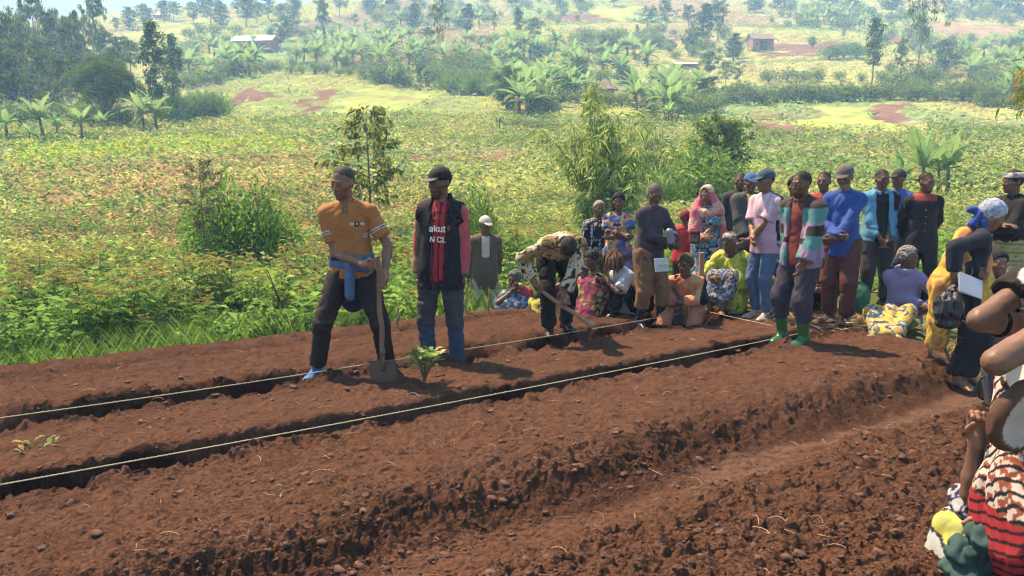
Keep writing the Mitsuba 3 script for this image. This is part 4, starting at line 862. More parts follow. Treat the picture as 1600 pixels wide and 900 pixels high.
    def boots(s, key, col, high=.62):
        for g in (1, -1):
            c = s.an[g] + (s.kn[g] - s.an[g]) * high; n = norm(s.kn[g] - s.an[g]); k = s.k
            s.cloth(key, 'boot', s.footp(g, .012) + [cap(s.an[g], s.kn[g], .050 * k, .074 * k, cut=(c, n), k=.02)], col, .007, .002, mat='m_rubber')
    def hair(s, key, col=(.012, .010, .009), grow=.004, line=-.02, grey=None, name='hair', h=.005, fold=.003, extra=()):
        q = s.hk; M = s.HM; c0 = s.hc; nrm = M @ np.array([0, .75, -.66])
        short = grow < .006; p = [ell(s.hp(0, -.012 - .0065 * short, .035 + .0065 * short), M, (np.array([.074, .095, .087]) + (.0008 if short else grow)) * q, .02, cut=(c0 - nrm * line * q, nrm))] + list(extra)
        s.cloth(key, name, p, col, h, fold, 120., mat='m_matte', stretch=(1, 1, 1))
    def cap_hat(s, key, col, brim=None, yaw=0, size=.011, down=.035, name='cap', long=.075, tilt=-.28):
        q = s.hk; a = math.radians(yaw); M = s.HM @ np.array([[math.cos(a), math.sin(a), 0], [-math.sin(a), math.cos(a), 0], [0, 0, 1.]])
        dome = ell(s.hp(0, -.012, .040), s.HM, (np.array([.077, .098, .088]) + size) * q, .02, cut=(s.hc + s.HM[:, 2] * down * q, -s.HM[:, 2]))
        f = M[:, 1]; bm = np.stack([M[:, 0], norm(f + M[:, 2] * tilt), M[:, 2]], 1); bm[:, 2] = np.cross(bm[:, 0], bm[:, 1])
        br = ell(s.hc + (f * .103 + M[:, 2] * (down + .006)) * q, bm, np.array([.070, long, .0075]) * q, .008); btn = cap(s.hp(0, -.012, .137), s.hp(0, -.012, .141), .008 * q, k=.004)
        s.cloth(key, name, [dome, br, btn], col if brim is None else (lambda s_, v: np.where(((((v - s.hc) @ f) > .112 * q) & (((v - s.hc) @ M[:, 2]) < (down + .03) * q))[:, None], brim, col)), .0065, .0015)
    def scarf(s, key, col, face=.062, size=.014, name='headscarf', knot=None, extra=(), low=-.06, fold=.004):
        q = s.hk; M = s.HM; nrm = M @ norm(np.array([0, .80, -.6]))
        p = [ell(s.hp(0, -.014, .035), M, (np.array([.076, .097, .090]) + size) * q, .02, cut=[(s.hc + M @ np.array([0, face, .065]) * q, nrm), (s.hc + M[:, 2] * low * q, -M[:, 2])])]
        if knot is not None: p += [cap(s.hp(*knot), s.hp(knot[0] * 1.25, knot[1] * 1.2, knot[2] - .03), .030 * q, .020 * q, k=.015), cap(s.hp(knot[0], knot[1], knot[2]), s.hp(knot[0] * 1.1, knot[1] * 1.3, knot[2] - .09), .016 * q, .024 * q, k=.01)]
        s.cloth(key, name, p + list(extra), col, .0065, fold, 26.)
    def link(s, a, b, ra, rb=None, n=None, **k): return cap(a, b, ra, rb, **k)
# cloth patterns (dyed, woven or printed into the stuff)
def pr(cols, f=16., seed=0., warp=.6):
    cols = np.array(cols, float)
    def fn(s, v):
        l = s.L(v); a = nz(l + warp * .1 * (nz(l, 9., seed)[:, None] - .5), f, seed); i = np.clip(((a - .24) / .52 * len(cols)).astype(int), 0, len(cols) - 1); return cols[i]
    return fn
def dots(bg, fg, f=30., r=.30, seed=0., head=False):
    def fn(s, v):
        l = (s.HL(v) if head else s.L(v)) * f; j = np.floor(l); h = np.sin(j @ np.array([127.1, 311.7, 74.7]) + seed) * 43758.5; d = np.linalg.norm(l - j - .5, axis=1); return np.where((d < r * (1.2 + .5 * (h - np.floor(h))))[:, None], fg, bg)
    return fn
def person(label): return thing('person', label, 'person')
def pt(px, row, Y):
    d = ray_of(px, row); return np.array([0, 0, CAM_H]) + d * (Y / d[1])
def C(r, g, b, k=.50):
    c = np.array([r, g, b]) / 255.; c = np.where(c < .04045, c / 12.92, ((c + .055) / 1.055) ** 2.4) * k; return c * .87 + .13 * (c @ [.3, .55, .15])
# ================================================================ the people
def wood(mb, a, b, r0, r1, c=(.20, .11, .06), n=8, seg=7):
    a, b = np.asarray(a, float), np.asarray(b, float); p = np.linspace(a, b, seg); p[1:-1] += np.random.default_rng(3).normal(0, .003, (seg - 2, 3)); v, f = tube(p, np.linspace(r0, r1, seg), n); mb.add(v, f, np.array(c) * (.75 + .5 * nz(v * [1, 1, .3], 40.)[:, None]))
def plate(mb, M, c, size, col, r=.003):
    v, f = rbox(size, r); mb.add(v @ np.asarray(M).T + c, f, np.array(col) * (.8 + .4 * nz(v @ np.asarray(M).T + c, 30.)[:, None]))

# --- the man with the spade
F1 = Fig(551, 6.42, 174, 1.80, pel=(0, 0, .885), lean=3, side=3, twist=4, head=(24, 12, 4), rh=('px', 570, 413, 6.16), lh=('px', 601, 428, 6.22), rp=('el', 524, 396, 6.34), lp=('el', 606, 384, 6.40),
         rf=(.30, .03, .08), lf=(-.26, -.02, .08), toe=(25, -8), skin='mid', curl=(1.25, 1.2), hd=((-1, .15, .05), (.12, .35, -1)), hn=((0, 1, -.1), (.6, .8, 0)), fine=.95)
k = person('man in an orange polo shirt leaning on a spade, blue sweater tied round his hips'); F1.body(k)
ORG = C(196, 122, 48)
def polo(s, v):
    c = np.tile(ORG, (len(v), 1))
    for g in (1, -1):
        q = (v - s.sh[g]) @ norm(s.el[g] - s.sh[g]) / .285 / s.k; lat = ((v - s.chest) @ s.sr) * g > .135
        c[lat & (q > .50) & (q < .535)] = C(230, 225, 220); c[lat & (q > .535) & (q < .565)] = C(70, 30, 30); c[lat & (q > .565) & (q < .59)] = C(230, 225, 220)
    l = s.L(v); st = (l[:, 0] < -.03) & (l[:, 0] > -.135) & (l[:, 1] > .03) & (np.abs(l[:, 2] - .375 - .12 * (l[:, 0] + .08)) < .008); c[st] = C(225, 215, 205)
    ci = (np.abs(np.hypot(l[:, 0] + .083, (l[:, 2] - .375)) - .015) < .006) & (l[:, 1] > .03); c[ci] = C(90, 45, 25); return c
F1.cloth(k, 'polo_shirt', F1.shirtp(.016, .72, .03, .0, 1.12, low=.006) + [boxp(F1.neck - F1.sp * .02 + F1.sf * .09, F1.M, (.008, .07, .05), .01, .01, True)], polo, .0065, .010, 9)
F1.cloth(k, 'collar', F1.collar(.066, .018, .007, tilt=.45), ORG * .9, .007, .002)
F1.cloth(k, 'trousers', F1.trouserp(.012, .05, 1.0, 1.05), C(52, 40, 40), .010, .009, 10, stretch=(1, 1, .8))
sl = F1.p0 + F1.sp * .055
F1.cloth(k, 'tied_sweater', [band(sl + F1.sp * .02, F1.M, .168, .035, .018, .02, sy=.80), band(sl + F1.sp * .055, F1.M, .158, .014, .014, .02, sy=.80), cap(sl + F1.sf * .150 + F1.sr * -.01, sl + F1.sf * .152 - F1.sr * .02 - F1.up * .02, .042, .040, k=.03),
      cap(sl + F1.sf * .152 - F1.sr * .01, sl + F1.sf * .150 + F1.sr * .0 - F1.up * .24, .040, .046, k=.02), cap(sl + F1.sf * .15, sl + F1.sf * .10 - F1.sr * .14 - F1.up * .04, .03, .034, k=.02),
      ell(sl - F1.sf * .125 - F1.up * .20, F1.M, (.15, .035, .20), .05), ell(sl - F1.sf * .135 - F1.up * .30 + F1.sr * .03, F1.M, (.11, .035, .14), .05)],
      lambda s, v: np.where((((v - sl) @ F1.sp > .045) & ((v - sl) @ F1.sr > 0))[:, None], np.where(((v - sl) @ F1.sf < -.05)[:, None], C(44, 54, 78), C(30, 38, 58)), np.where(((v - sl) @ F1.sf < -.05)[:, None], C(44, 54, 78), C(88, 120, 165))), .009, .010, 14, label='dusty blue sweater knotted by its sleeves')
F1.hair(k, (.034, .030, .028), .003, .010, fold=.001)
for g in (1, -1): F1.cloth(k, 'sock', [(p[0], p[1], (lambda fn, c: lambda P: np.maximum(fn(P), P[..., 2] - c))(p[2], F1.an[g][2] + .03), p[3], False) for p in F1.footp(g, .006)], C(60, 130, 200) if g == 1 else C(215, 120, 130), .007, .003)
k = thing('spade', 'spade with a worn wooden shaft and square iron blade held by the man in orange', 'spade')
mb = MB(); A, B = pt(590, 401, 6.10), pt(598, 566, 6.08); wood(mb, A, B, .019, .022, (.17, .085, .05)); part(k, 'shaft', mb.ply('m_matte', 40 and True))
mb = MB(); Mb = frame(norm(A - B), (0, -1, .1)); Mb = np.stack([norm(np.cross(norm(A - B), [0, -1, .12])) * -1, [0, 0, 0], norm(A - B)], 1); Mb[:, 1] = np.cross(Mb[:, 2], Mb[:, 0])
plate(mb, Mb, B - Mb[:, 2] * .09, (.215, .006, .20), (.085, .055, .040)); part(k, 'blade', mb.ply('m_rubber', False))
mb = MB(); wood(mb, B + Mb[:, 2] * .12, B - Mb[:, 2] * .07, .025, .021, (.075, .05, .04)); plate(mb, Mb, B + Mb[:, 2] * .012 + Mb[:, 1] * .004, (.225, .018, .012), (.08, .06, .05)); part(k, 'socket', mb.ply('m_rubber', True))

# --- the man in cap and body warmer
F2 = Fig(689, 6.86, 190, 1.84, pel=(0, 0, .935), lean=-2, side=-1, twist=6, head=(20, 2, 0), rh=('px', 654, 462, 6.85), lh=('px', 722, 440, 6.80), rp=(1, -.8, 0), lp=(-1, -.8, 0), rf=(.11, .0, .08), lf=(-.13, -.05, .08), toe=(30, -35), skin='dark', fine=.95, curl=(.6, .7), hn=((-.5, .2, 0), (.6, -.3, 0)))
k = person('tall man in a black cap and dark body warmer over a red striped jersey'); F2.body(k, lambda s, v, h, c: np.where(((h[:, 2] < -.055) & (h[:, 1] > .03) & (h[:, 2] > -.13))[:, None], c * .55, c))
def jersey(s, v):
    l = s.L(v); c = np.where((np.abs(((l[:, 0] + .3) % .05) - .025) < .006)[:, None], C(35, 20, 30), C(205, 40, 55)); lat = np.abs(l[:, 0]) > .15
    fr = (v - s.sh[1]) @ s.fw; fl = (v - s.sh[-1]) @ s.fw
    c = np.where((lat & (l[:, 0] > 0))[:, None], np.where((((v - s.sh[1]) @ s.sr) < .035 + .18 * np.maximum(0, .42 - l[:, 2]) * .25)[:, None] & (fr > -.03)[:, None], C(118, 104, 92), C(214, 84, 100)), c)
    c = np.where((lat & (l[:, 0] < 0))[:, None], np.where((((v - s.sh[-1]) @ -s.sr) < .02)[:, None], C(118, 104, 92), C(214, 84, 100)), c)
    cuff = lat & (l[:, 2] < -.02); return np.where(cuff[:, None], C(140, 126, 112), c)
F2.cloth(k, 'jersey', F2.shirtp(.015, 1.9, .09, .0, 1.3), jersey, .009, .008, 11)
NV = C(30, 31, 42)
vp = F2.shirtp(.040, 0, .17, .006, neck=True)
F2.cloth(k, 'body_warmer', vp + [cap(F2.sh[g], F2.sh[g] + F2.sr * g * .2, .075, .10, k=.01, sub=True) for g in (1, -1)] + [boxp(F2.chest + F2.sf * .15 + F2.sr * -.018 - F2.up * .2, F2.M, (.052, .12, .42), .012, .02, True), boxp(F2.neck + F2.sf * .1 + F2.sr * -.015, F2.M, (.06, .08, .07), .01, .03, True)], NV, .009, .007, 8)
cm = np.stack([F2.sr, norm(F2.sf - F2.sp * .3), norm(F2.sp + F2.sf * .3)], 1)
F2.cloth(k, 'stand_collar', [band(F2.neck + F2.sp * .03 - F2.sf * .01, cm, .085, .035, .010, .01), boxp(F2.neck + F2.sp * .03 + F2.sf * .09, cm, (.055, .06, .08), .01, .01, True)], NV, .008, .004, label='high open collar of the body warmer')
F2.cloth(k, 'jeans', F2.trouserp(.010, .04, .98, 1.0), lambda s, v: np.where((nz(v, 5., 3.) * .5 + sst(.55, .40, v[:, 2] - s.pos[2]) > .62)[:, None], C(66, 88, 118), C(72, 74, 80)), .009, .011, 13, stretch=(.7, .7, 1.3))
F2.hair(k, (.012, .01, .009), .002); F2.cap_hat(k, C(36, 35, 40), C(110, 108, 110), down=.028, long=.07)
def lettering(s, key, text, hgt, u, r, d, col=(.62, .58, .56), name='lettering'):
    m = meshkit.text_mesh(text, hgt, .003, True); v = np.array(m.vertices); w = v[:, 0].max(); R = np.stack([-s.sr, s.sp, np.cross(-s.sr, s.sp)], 1)
    v = v - [w / 2, 0, 0]; P = s.p0 + s.sp * u * s.k + s.sr * r * s.k + s.sf * d * s.k + v @ R.T; part(key, name, mikit.ply((P, m.faces), 'm_matte', color=np.tile(np.asarray(col), (len(P), 1))))
lettering(F2, k, 'akut', .056, .30, -.018, .142); lettering(F2, k, 'N CL', .048, .215, -.022, .139)
mb = MB(); v, f = rbox((.028, .004, .046), .002); mb.add(v @ F2.M.T + F2.p0 + (F2.sp * .335 - F2.sr * .118 + F2.sf * .143) * F2.k, f, C(150, 80, 70)); part(k, 'crest', mb.ply('m_matte'), 'small red crest on the chest of the body warmer')
kw = part(k, 'wristwatch', F2 and (lambda: (lambda v_f: mikit.ply(v_f, 'm_rubber', smooth=True, color=np.tile(C(25, 25, 28), (len(v_f[0]), 1))))(solid([band(F2.wr[1] - F2.hdir[1] * .015, frame(F2.hdir[1]), .034, .012, .006)], .005)))())
mb = MB(); v, f = tube(np.array([[0, 0, 0], [0, 0, .012]]), .021, 16); wn = norm(pt(650, 450, 6.0) * [1, 1, 0] * 0 + np.array([-.35, -1, .1])); mb.add(v @ frame(wn).T + F2.wr[1] - F2.hdir[1] * .015 + wn * .032, f, C(200, 200, 200)); part(kw, 'dial', mb.ply('m_rubber'))

# --- the old man in a brown jacket, behind
f = Fig(757, 10.9, 170, 1.66, head=(-14, 4, 0), lean=4, rh=(.24, -.06, .86), lh=(-.20, -.16, .84), fine=1.35, z=-.56, rf=(.07, 0, .08), lf=(-.11, -.06, .08))
k = person('old man in a white cap and brown jacket standing beyond the beds'); f.body(k); f.cap_hat(k, C(222, 208, 196), down=.03); f.hair(k, (.02, .018, .017), .002)
f.cloth(k, 'shirt', f.shirtp(.016, 0, .02), C(228, 215, 190), .011, .004)
f.cloth(k, 'jacket', f.shirtp(.032, 1.95, .24, .02, 1.25) + [boxp(f.chest + f.sf * .16 + f.sp * .06, f.M @ np.array([[1, 0, 0], [0, 1, 0], [0, 0, 1.]]), (.035, .12, .15), .02, .02, True)], C(112, 94, 74), .011, .012, 8)
f.cloth(k, 'trousers', f.trouserp(.016, .02, 1.05, 1.2), C(196, 166, 148), .012, .012, 9)
f.shoes(k, C(150, 120, 95))

# --- the digger, bent over his hoe
F5 = Fig(866, 8.12, 172, 1.74, pel=(0, 0, .90), lean=79, head=(4, 18, 0), rh=('px', 834, 440, 7.62), lh=('px', 880, 466, 7.52), rp=(1, -.2, .5), lp=(-1, .3, .6), rf=(.07, .12, .08), lf=(-.15, -.12, .08), toe=(12, -20), curl=(1.2, 1.2), hd=((-.5, .3, -.9), (-.2, .5, -.8)), hn=((-.5, .6, .2), (.4, .6, .2)), fine=1.1, kn=((.2, 1, .2), (-.3, 1, .2)))
k = person('man in a cream and brown print shirt bending over to dig with a hoe'); F5.body(k); F5.hair(k, (.016, .014, .013), .003)
def vines(s, v):
    l = s.L(v); w = np.abs(((nz(l, 15., 4.) * 3.2) % 1) - .5); b = nz(l, 8., 9.); return np.where((w < .13)[:, None], C(58, 44, 30), np.where((b > .56)[:, None], C(176, 142, 84), C(226, 210, 178)))
F5.cloth(k, 'shirt', F5.shirtp(.020, 1.85, .05, .012, 1.5, low=-.03), vines, .010, .012, 9); F5.cloth(k, 'collar', F5.collar(.068, .02, .008), vines, .008, .002)
F5.cloth(k, 'trousers', F5.trouserp(.014, .03, 1.05, 1.25), C(27, 24, 26), .011, .011, 10); F5.shoes(k, C(45, 32, 28))
k = thing('hoe', 'long handled hoe swung into the soil by the bending digger', 'hoe'); A, B = pt(838, 450, 7.62), pt(926, 509, 7.40); A = A - (B - A) * .04
mb = MB(); wood(mb, A, B, .017, .024, (.22, .125, .075)); part(k, 'handle', mb.ply('m_matte', True))
mb = MB(); wood(mb, B - norm(B - A) * .035, B + norm(B - A) * .012, .034, .034, (.20, .13, .095), 12, 3); part(k, 'collar', mb.ply('m_rubber', True))
mb = MB(); bd = norm(np.array([-.25, .28, -.9])); Mb = np.stack([norm(np.cross(bd, norm(B - A))), norm(B - A), bd], 1); Mb[:, 1] = np.cross(Mb[:, 2], Mb[:, 0]); plate(mb, Mb, B + bd * .12 - norm(B - A) * .02, (.17, .007, .21), (.055, .032, .025)); part(k, 'blade', mb.ply('m_rubber'))

# --- seated women behind the digger
SIT = dict(pel=(0, 0, .14), rf=(.10, .50, .07), lf=(-.10, .50, .07), kn=((.15, .2, 1), (-.15, .2, 1)))
def sit(**k): d = dict(SIT); d.update(k); return d
f = Fig(806, 10.2, 186, 1.60, **sit(lean=16, head=(18, 8, 6), rh=(.02, .30, .66), rp=(1, .2, -.8), lh=(-.05, .38, .30), z=-.40, fine=1.35, fem=True, hd=((-.3, .0, 1), None), curl=(.8, .4)))
k = person('seated woman resting her cheek on her hand, pink and blue wraps, grey headcloth'); f.body(k); f.scarf(k, pr([C(90, 96, 92), C(120, 124, 110)], 30)); f.cloth(k, 'blouse', f.shirtp(.016, .8, .02), pr([C(40, 60, 110), C(70, 110, 150), C(90, 60, 110), C(190, 200, 190)], 24), .011)
f.cloth(k, 'wrapper', f.skirtp(.03, .04, .05), pr([C(46, 70, 125), C(80, 130, 165), C(60, 50, 100), C(180, 190, 190)], 22), .012, .012); f.cloth(k, 'shawl', [cap(f.sh[-1] + f.sp * .03, f.el[-1], .085, .085, k=.05), cap(f.el[-1], f.wr[-1], .08, .06, k=.05), cap(f.sh[-1], f.chest - f.sr * .08 - f.sf * .04, .09, .10, k=.05)], C(226, 66, 96), .012, .012)
f = Fig(872, 9.95, 225, 1.6, **sit(lean=12, head=(0, 5, 0), lh=(-.2, .40, .12), rh=(.05, .36, .36), z=-.28, fine=1.4, fem=True, rf=(.25, .62, .07), lf=(-.05, .60, .07)))
k = person('seated woman in a yellow green wrapper almost hidden behind the digger'); f.body(k); f.scarf(k, C(60, 50, 70)); f.cloth(k, 'blouse', f.shirtp(.016, .8, .02), C(60, 70, 60), .013); f.cloth(k, 'wrapper', f.skirtp(.16, .0, .01, .05), pr([C(190, 186, 40), C(214, 200, 60), C(110, 120, 40)], 14), .013, .012)
f = Fig(906, 9.75, 196, 1.60, **sit(lean=22, head=(8, 12, 0), rh=(.10, .34, .60), rp=(1, .3, -.7), lh=(-.02, .36, .34), hd=((-.1, .1, 1), None), curl=(.6, .5), z=-.14, fine=1.35, fem=True))
k = person('seated woman in a striped grey headwrap with her hand at her mouth'); f.body(k); f.scarf(k, lambda s, v: np.where((np.abs(((s.HL(v)[:, 2] + s.HL(v)[:, 1] * .5) * 28) % 1 - .5) < .2)[:, None], C(96, 84, 78), C(176, 160, 146))); f.cloth(k, 'blouse', f.shirtp(.016, .8, .02), C(52, 40, 42), .011); f.cloth(k, 'wrapper', f.skirtp(.03, .03, .04), pr([C(44, 34, 38), C(90, 40, 60), C(60, 50, 50)], 14), .012, .010)
F7 = Fig(939, 9.6, 214, 1.60, **sit(lean=20, head=(10, 16, 0), rh=(.20, .40, .34), lh=(.02, .30, .58), rp=(1, .1, -.5), lp=(-1, .3, -.7), hd=(None, (.3, .6, .6)), curl=(.5, .8), z=-.06, fine=1.3, fem=True))
k = person('seated young woman in a light green top looking at a phone'); F7.body(k); F7.hair(k, (.014, .012, .012), .010, -.01, fold=.006); F7.cloth(k, 'top', F7.shirtp(.016, .75, .03, wide=1.3), pr([C(128, 160, 72), C(150, 176, 90), C(116, 140, 70)], 20), .011); F7.cloth(k, 'wrapper', F7.skirtp(.03, .04, .05), pr([C(140, 40, 80), C(190, 70, 110), C(70, 50, 50), C(196, 170, 70)], 16), .012, .012)
F8 = Fig(992, 9.35, 246, 1.62, **sit(lean=24, head=(6, 24, 0), rh=(.06, .42, .50), lh=(-.04, .44, .52), rp=(1, -.2, -.7), lp=(-1, -.2, -.7), rf=(.12, .58, .07), lf=(-.12, .40, .07), hd=((-.3, .7, .4), (.3, .7, .4)), curl=(.8, .8), z=-.02, fine=1.2, fem=True))
k = person('seated woman with brown braids, white blouse and black trousers bent over a phone'); F8.body(k); F8.cloth(k, 'blouse', F8.shirtp(.022, .85, .10, .02, 1.3), C(225, 224, 232), .010, .013, 9); F8.cloth(k, 'trousers', F8.trouserp(.016, .03), C(22, 20, 22), .011, .01); F8.shoes(k, C(30, 24, 24))
r_ = np.random.default_rng(5); F8.hair(k, (.03, .018, .012), .012, -.03, fold=.008, name='hair_roots'); mb = MB()
for i in range(110):
    a = r_.uniform(-2.6, 2.6); e = r_.uniform(.1, 1.3); d = np.array([math.sin(a) * math.cos(e), -math.cos(a) * math.cos(e) * .8 + .15, math.sin(e)]); p0 = F8.hp(*(d * [.085, .105, .095] + [0, -.012, .03])); o = F8.HM @ (d * [1, 1, .3]); q = np.linspace(0, 1, 6)[:, None]
    p = p0 + o * .085 * np.sqrt(q) - F8.up * r_.uniform(.10, .24) * q ** 1.5 + r_.normal(0, .012, 3) * q; v, f_ = tube(p, .0085, 5); mb.add(v, f_, np.array([.085, .045, .024]) * r_.uniform(.5, 1.7))
part(k, 'braids', mb.ply('m_matte', True), 'loose shoulder length brown braids')
def small_box(name, label, cat, c, M, size, col, mat='m_rubber', screen=None):
    k = thing(name, label, cat); mb = MB(); v, f = rbox(size, min(size) * .3); mb.add(v @ np.asarray(M).T + c, f, col); part(k, 'case', mb.ply(mat))
    if screen is not None: mb = MB(); v, f = rbox((size[0] * .9, .001, size[2] * .9), .0003); mb.add(v @ np.asarray(M).T + c - np.asarray(M)[:, 1] * (size[1] / 2 + .001), f, screen); part(k, 'screen', mb.ply('m_rubber'))
    return k
Mp = np.stack([norm([.75, -.55, -.3]), norm([.45, .8, .3]), [0, 0, 0]], 1); Mp[:, 2] = np.cross(Mp[:, 0], Mp[:, 1])
small_box('mobile_phone', 'dark phone held flat by the woman in the light green top', 'phone', F7.wr[-1] + F7.hdir[-1] * .09 + F7.up * .03, Mp, (.15, .010, .075), C(170, 150, 160), screen=C(90, 70, 100))
small_box('mobile_phone', 'small black phone in the hands of the woman with braids', 'phone', (F8.wr[1] + F8.wr[-1]) / 2 + F8.fw * .09 + F8.up * .02, Mp, (.07, .010, .13), C(30, 28, 32), screen=C(20, 20, 26))
k = thing('handbag', 'black handbag with a flap on the lap of the woman with braids', 'bag'); c = F8.p0 + F8.rt * -.02 * 0 + np.array([.05, -.22, .16]); v, f_ = solid([ell(c, np.eye(3), (.17, .10, .10), .03), ell(c + [.03, -.05, -.10], np.eye(3), (.13, .09, .11), .03)], .012); part(k, 'body', mikit.ply((v, f_), 'm_cloth', True, color=np.tile(C(24, 22, 25), (len(v), 1))))
mb = MB(); q = np.linspace(0, math.pi, 9); v, f_ = tube(np.stack([c[0] + .14 * np.cos(q), c[1] - .09 + 0 * q, c[2] + .05 + .10 * np.sin(q)], 1), .009, 6); mb.add(v, f_, C(30, 28, 30)); part(k, 'strap', mb.ply('m_cloth', True))

# --- standing women behind
f = Fig(934, 11.0, 182, 1.57, head=(-8, 2, 4), fine=1.4, fem=True, rh=(.2, .05, .86), lh=(-.1, .18, 1.0), z=-.26); k = person('smiling woman in a beige headwrap and a navy dress with pale dots'); f.body(k); f.scarf(k, lambda s, v: np.where((np.abs((s.HL(v)[:, 2] * 40) % 1 - .5) < .18)[:, None], C(130, 110, 104), C(190, 170, 158)))
f.cloth(k, 'dress', f.shirtp(.022, .95, .10, .02, 1.4), dots(C(26, 28, 52), C(215, 205, 210), 24, .28), .012, .010); f.cloth(k, 'skirt', f.skirtp(.15, .02, .06), pr([C(60, 70, 40), C(130, 130, 110), C(40, 50, 40), C(190, 180, 170)], 14), .013, .012)
f = Fig(966, 10.5, 186, 1.64, head=(8, 6, 0), fine=1.25, fem=True, rh=(-.06, .20, 1.16), lh=(.06, .23, 1.20), rp=(1, -.2, -.9), lp=(-1, -.2, -.9), hd=((-1, .2, .25), (1, .2, .5)), curl=(.5, .9), z=-.2); k = person('woman in a blue, yellow and orange print dress with folded arms'); f.body(k); f.hair(k, (.012, .01, .01), .012, -.01, fold=.006)
mb = MB(); r_ = np.random.default_rng(8)
for i in range(14):
    p0 = f.hp(.055 + r_.normal(0, .012), -.05 + r_.normal(0, .03), .03); q = np.linspace(0, 1, 5)[:, None]; v, f_ = tube(p0 + f.HM[:, 0] * .03 * q - f.up * .22 * q + r_.normal(0, .01, 3) * q, .009, 5); mb.add(v, f_, np.array([.014, .011, .011]))
part(k, 'braids', mb.ply('m_matte', True))
prB = pr([C(60, 100, 190), C(70, 120, 200), C(240, 190, 60), C(226, 120, 40), C(240, 225, 190), C(50, 60, 120)], 11, 5.)
f.cloth(k, 'top', f.shirtp(.016, .55, .10, .03, 1.7, low=.02), prB, .011, .008); f.cloth(k, 'skirt', f.skirtp(.12, .02, .05), lambda s, v: np.where((np.abs((s.L(v)[:, 2] * 5) % 1 - .5) < .12)[:, None], C(96, 70, 70), prB(s, v) * .3 + C(60, 90, 165) * .7), .012, .012)
f.cloth(k, 'bracelet', [band(f.wr[-1], frame(f.hdir[-1]), .034, .010, .007)], C(235, 150, 60), .006, 0)

# --- the man in the dark purple shirt
F11 = Fig(1013, 8.85, 146, 1.66, pel=(0, 0, .93), lean=5, head=(24, 22, 0), rh=(-.10, .26, 1.02), lh=(-.10, .30, 1.10), rp=(1, -.5, -.5), lp=(-1, -.5, -.5), rf=(.12, .0, .08), lf=(-.13, .10, .08), skin='dark', fine=1.05, hd=((-.7, .6, -.1), (.5, .3, -.9)), curl=(1.0, .8), toe=(15, -25))
k = person('grey haired man in a dark purple shirt, brown trousers and black rubber boots'); F11.body(k, lambda s, v, h, c: np.where(((h[:, 2] < -.07) & (h[:, 1] > .04) & (h[:, 2] > -.12))[:, None], c * .6 + np.array([.09, .08, .075]), c)); F11.hair(k, (.075, .07, .068), .002, -.005)
F11.cloth(k, 'shirt', F11.shirtp(.020, 1.9, .13, .014, 1.3), C(84, 68, 82), .010, .011, 9); F11.cloth(k, 'collar', F11.collar(), C(92, 76, 90), .008, .002); F11.cloth(k, 'trousers', F11.trouserp(.018, .2, 1.1, 1.2), C(150, 108, 66), .011, .014, 10); F11.boots(k, C(44, 46, 52), .74)
mb = MB()
for i in range(5): v, f_ = tube(np.array([[0, 0, 0], [0, 0, .003]]), .006, 8); mb.add(v @ frame(F11.sf).T + F11.p0 + (F11.sp * (.05 + .09 * i) + F11.sf * (.128 if i < 4 else .112)) * F11.k, f_, C(40, 34, 40))
part(k, 'buttons', mb.ply('m_rubber'))
k = thing('notebook', 'white notebook with a pen held by the man in the purple shirt', 'notebook'); c = pt(1034, 414, 8.45); Mn = np.stack([norm([.97, .2, .03]), norm([.18, -.95, .25]), [0, 0, 0]], 1); Mn[:, 2] = np.cross(Mn[:, 0], Mn[:, 1])
mb = MB(); plate(mb, Mn, c, (.165, .012, .15), C(215, 222, 228)); part(k, 'pages', mb.ply('m_matte')); mb = MB(); plate(mb, Mn, c - Mn[:, 1] * .009, (.172, .003, .157), C(70, 80, 100)); part(k, 'cover', mb.ply('m_matte'))
k = thing('pen', 'yellow pen lying across the white notebook', 'pen'); mb = MB(); v, f_ = tube(np.array([c + Mn[:, 1] * .016 - Mn[:, 0] * .03, c + Mn[:, 1] * .03 + Mn[:, 0] * .12]), [.005, .004], 8); mb.add(v, f_, C(220, 180, 50)); part(k, 'barrel', mb.ply('m_rubber', True)); mb = MB(); e = c + Mn[:, 1] * .016 - Mn[:, 0] * .03; v, f_ = tube(np.array([e, e - Mn[:, 0] * .012]), [.004, .001], 6); mb.add(v, f_, C(60, 60, 60)); part(k, 'tip', mb.ply('m_rubber', True))
k = thing('flask', 'grey flask with a black cap tucked under the arm of the man in purple', 'flask'); v, f_ = solid([cap(pt(1046, 362, 8.55), pt(1048, 378, 8.55), .042, .036, k=.01)], .006); part(k, 'body', mikit.ply((v, f_), 'm_rubber', True, color=np.tile(C(140, 150, 170), (len(v), 1)))); v, f_ = solid([cap(pt(1049, 382, 8.55), pt(1049, 388, 8.55), .036, .026, k=.01)], .006); part(k, 'cap', mikit.ply((v, f_), 'm_rubber', True, color=np.tile(C(50, 46, 52), (len(v), 1))))

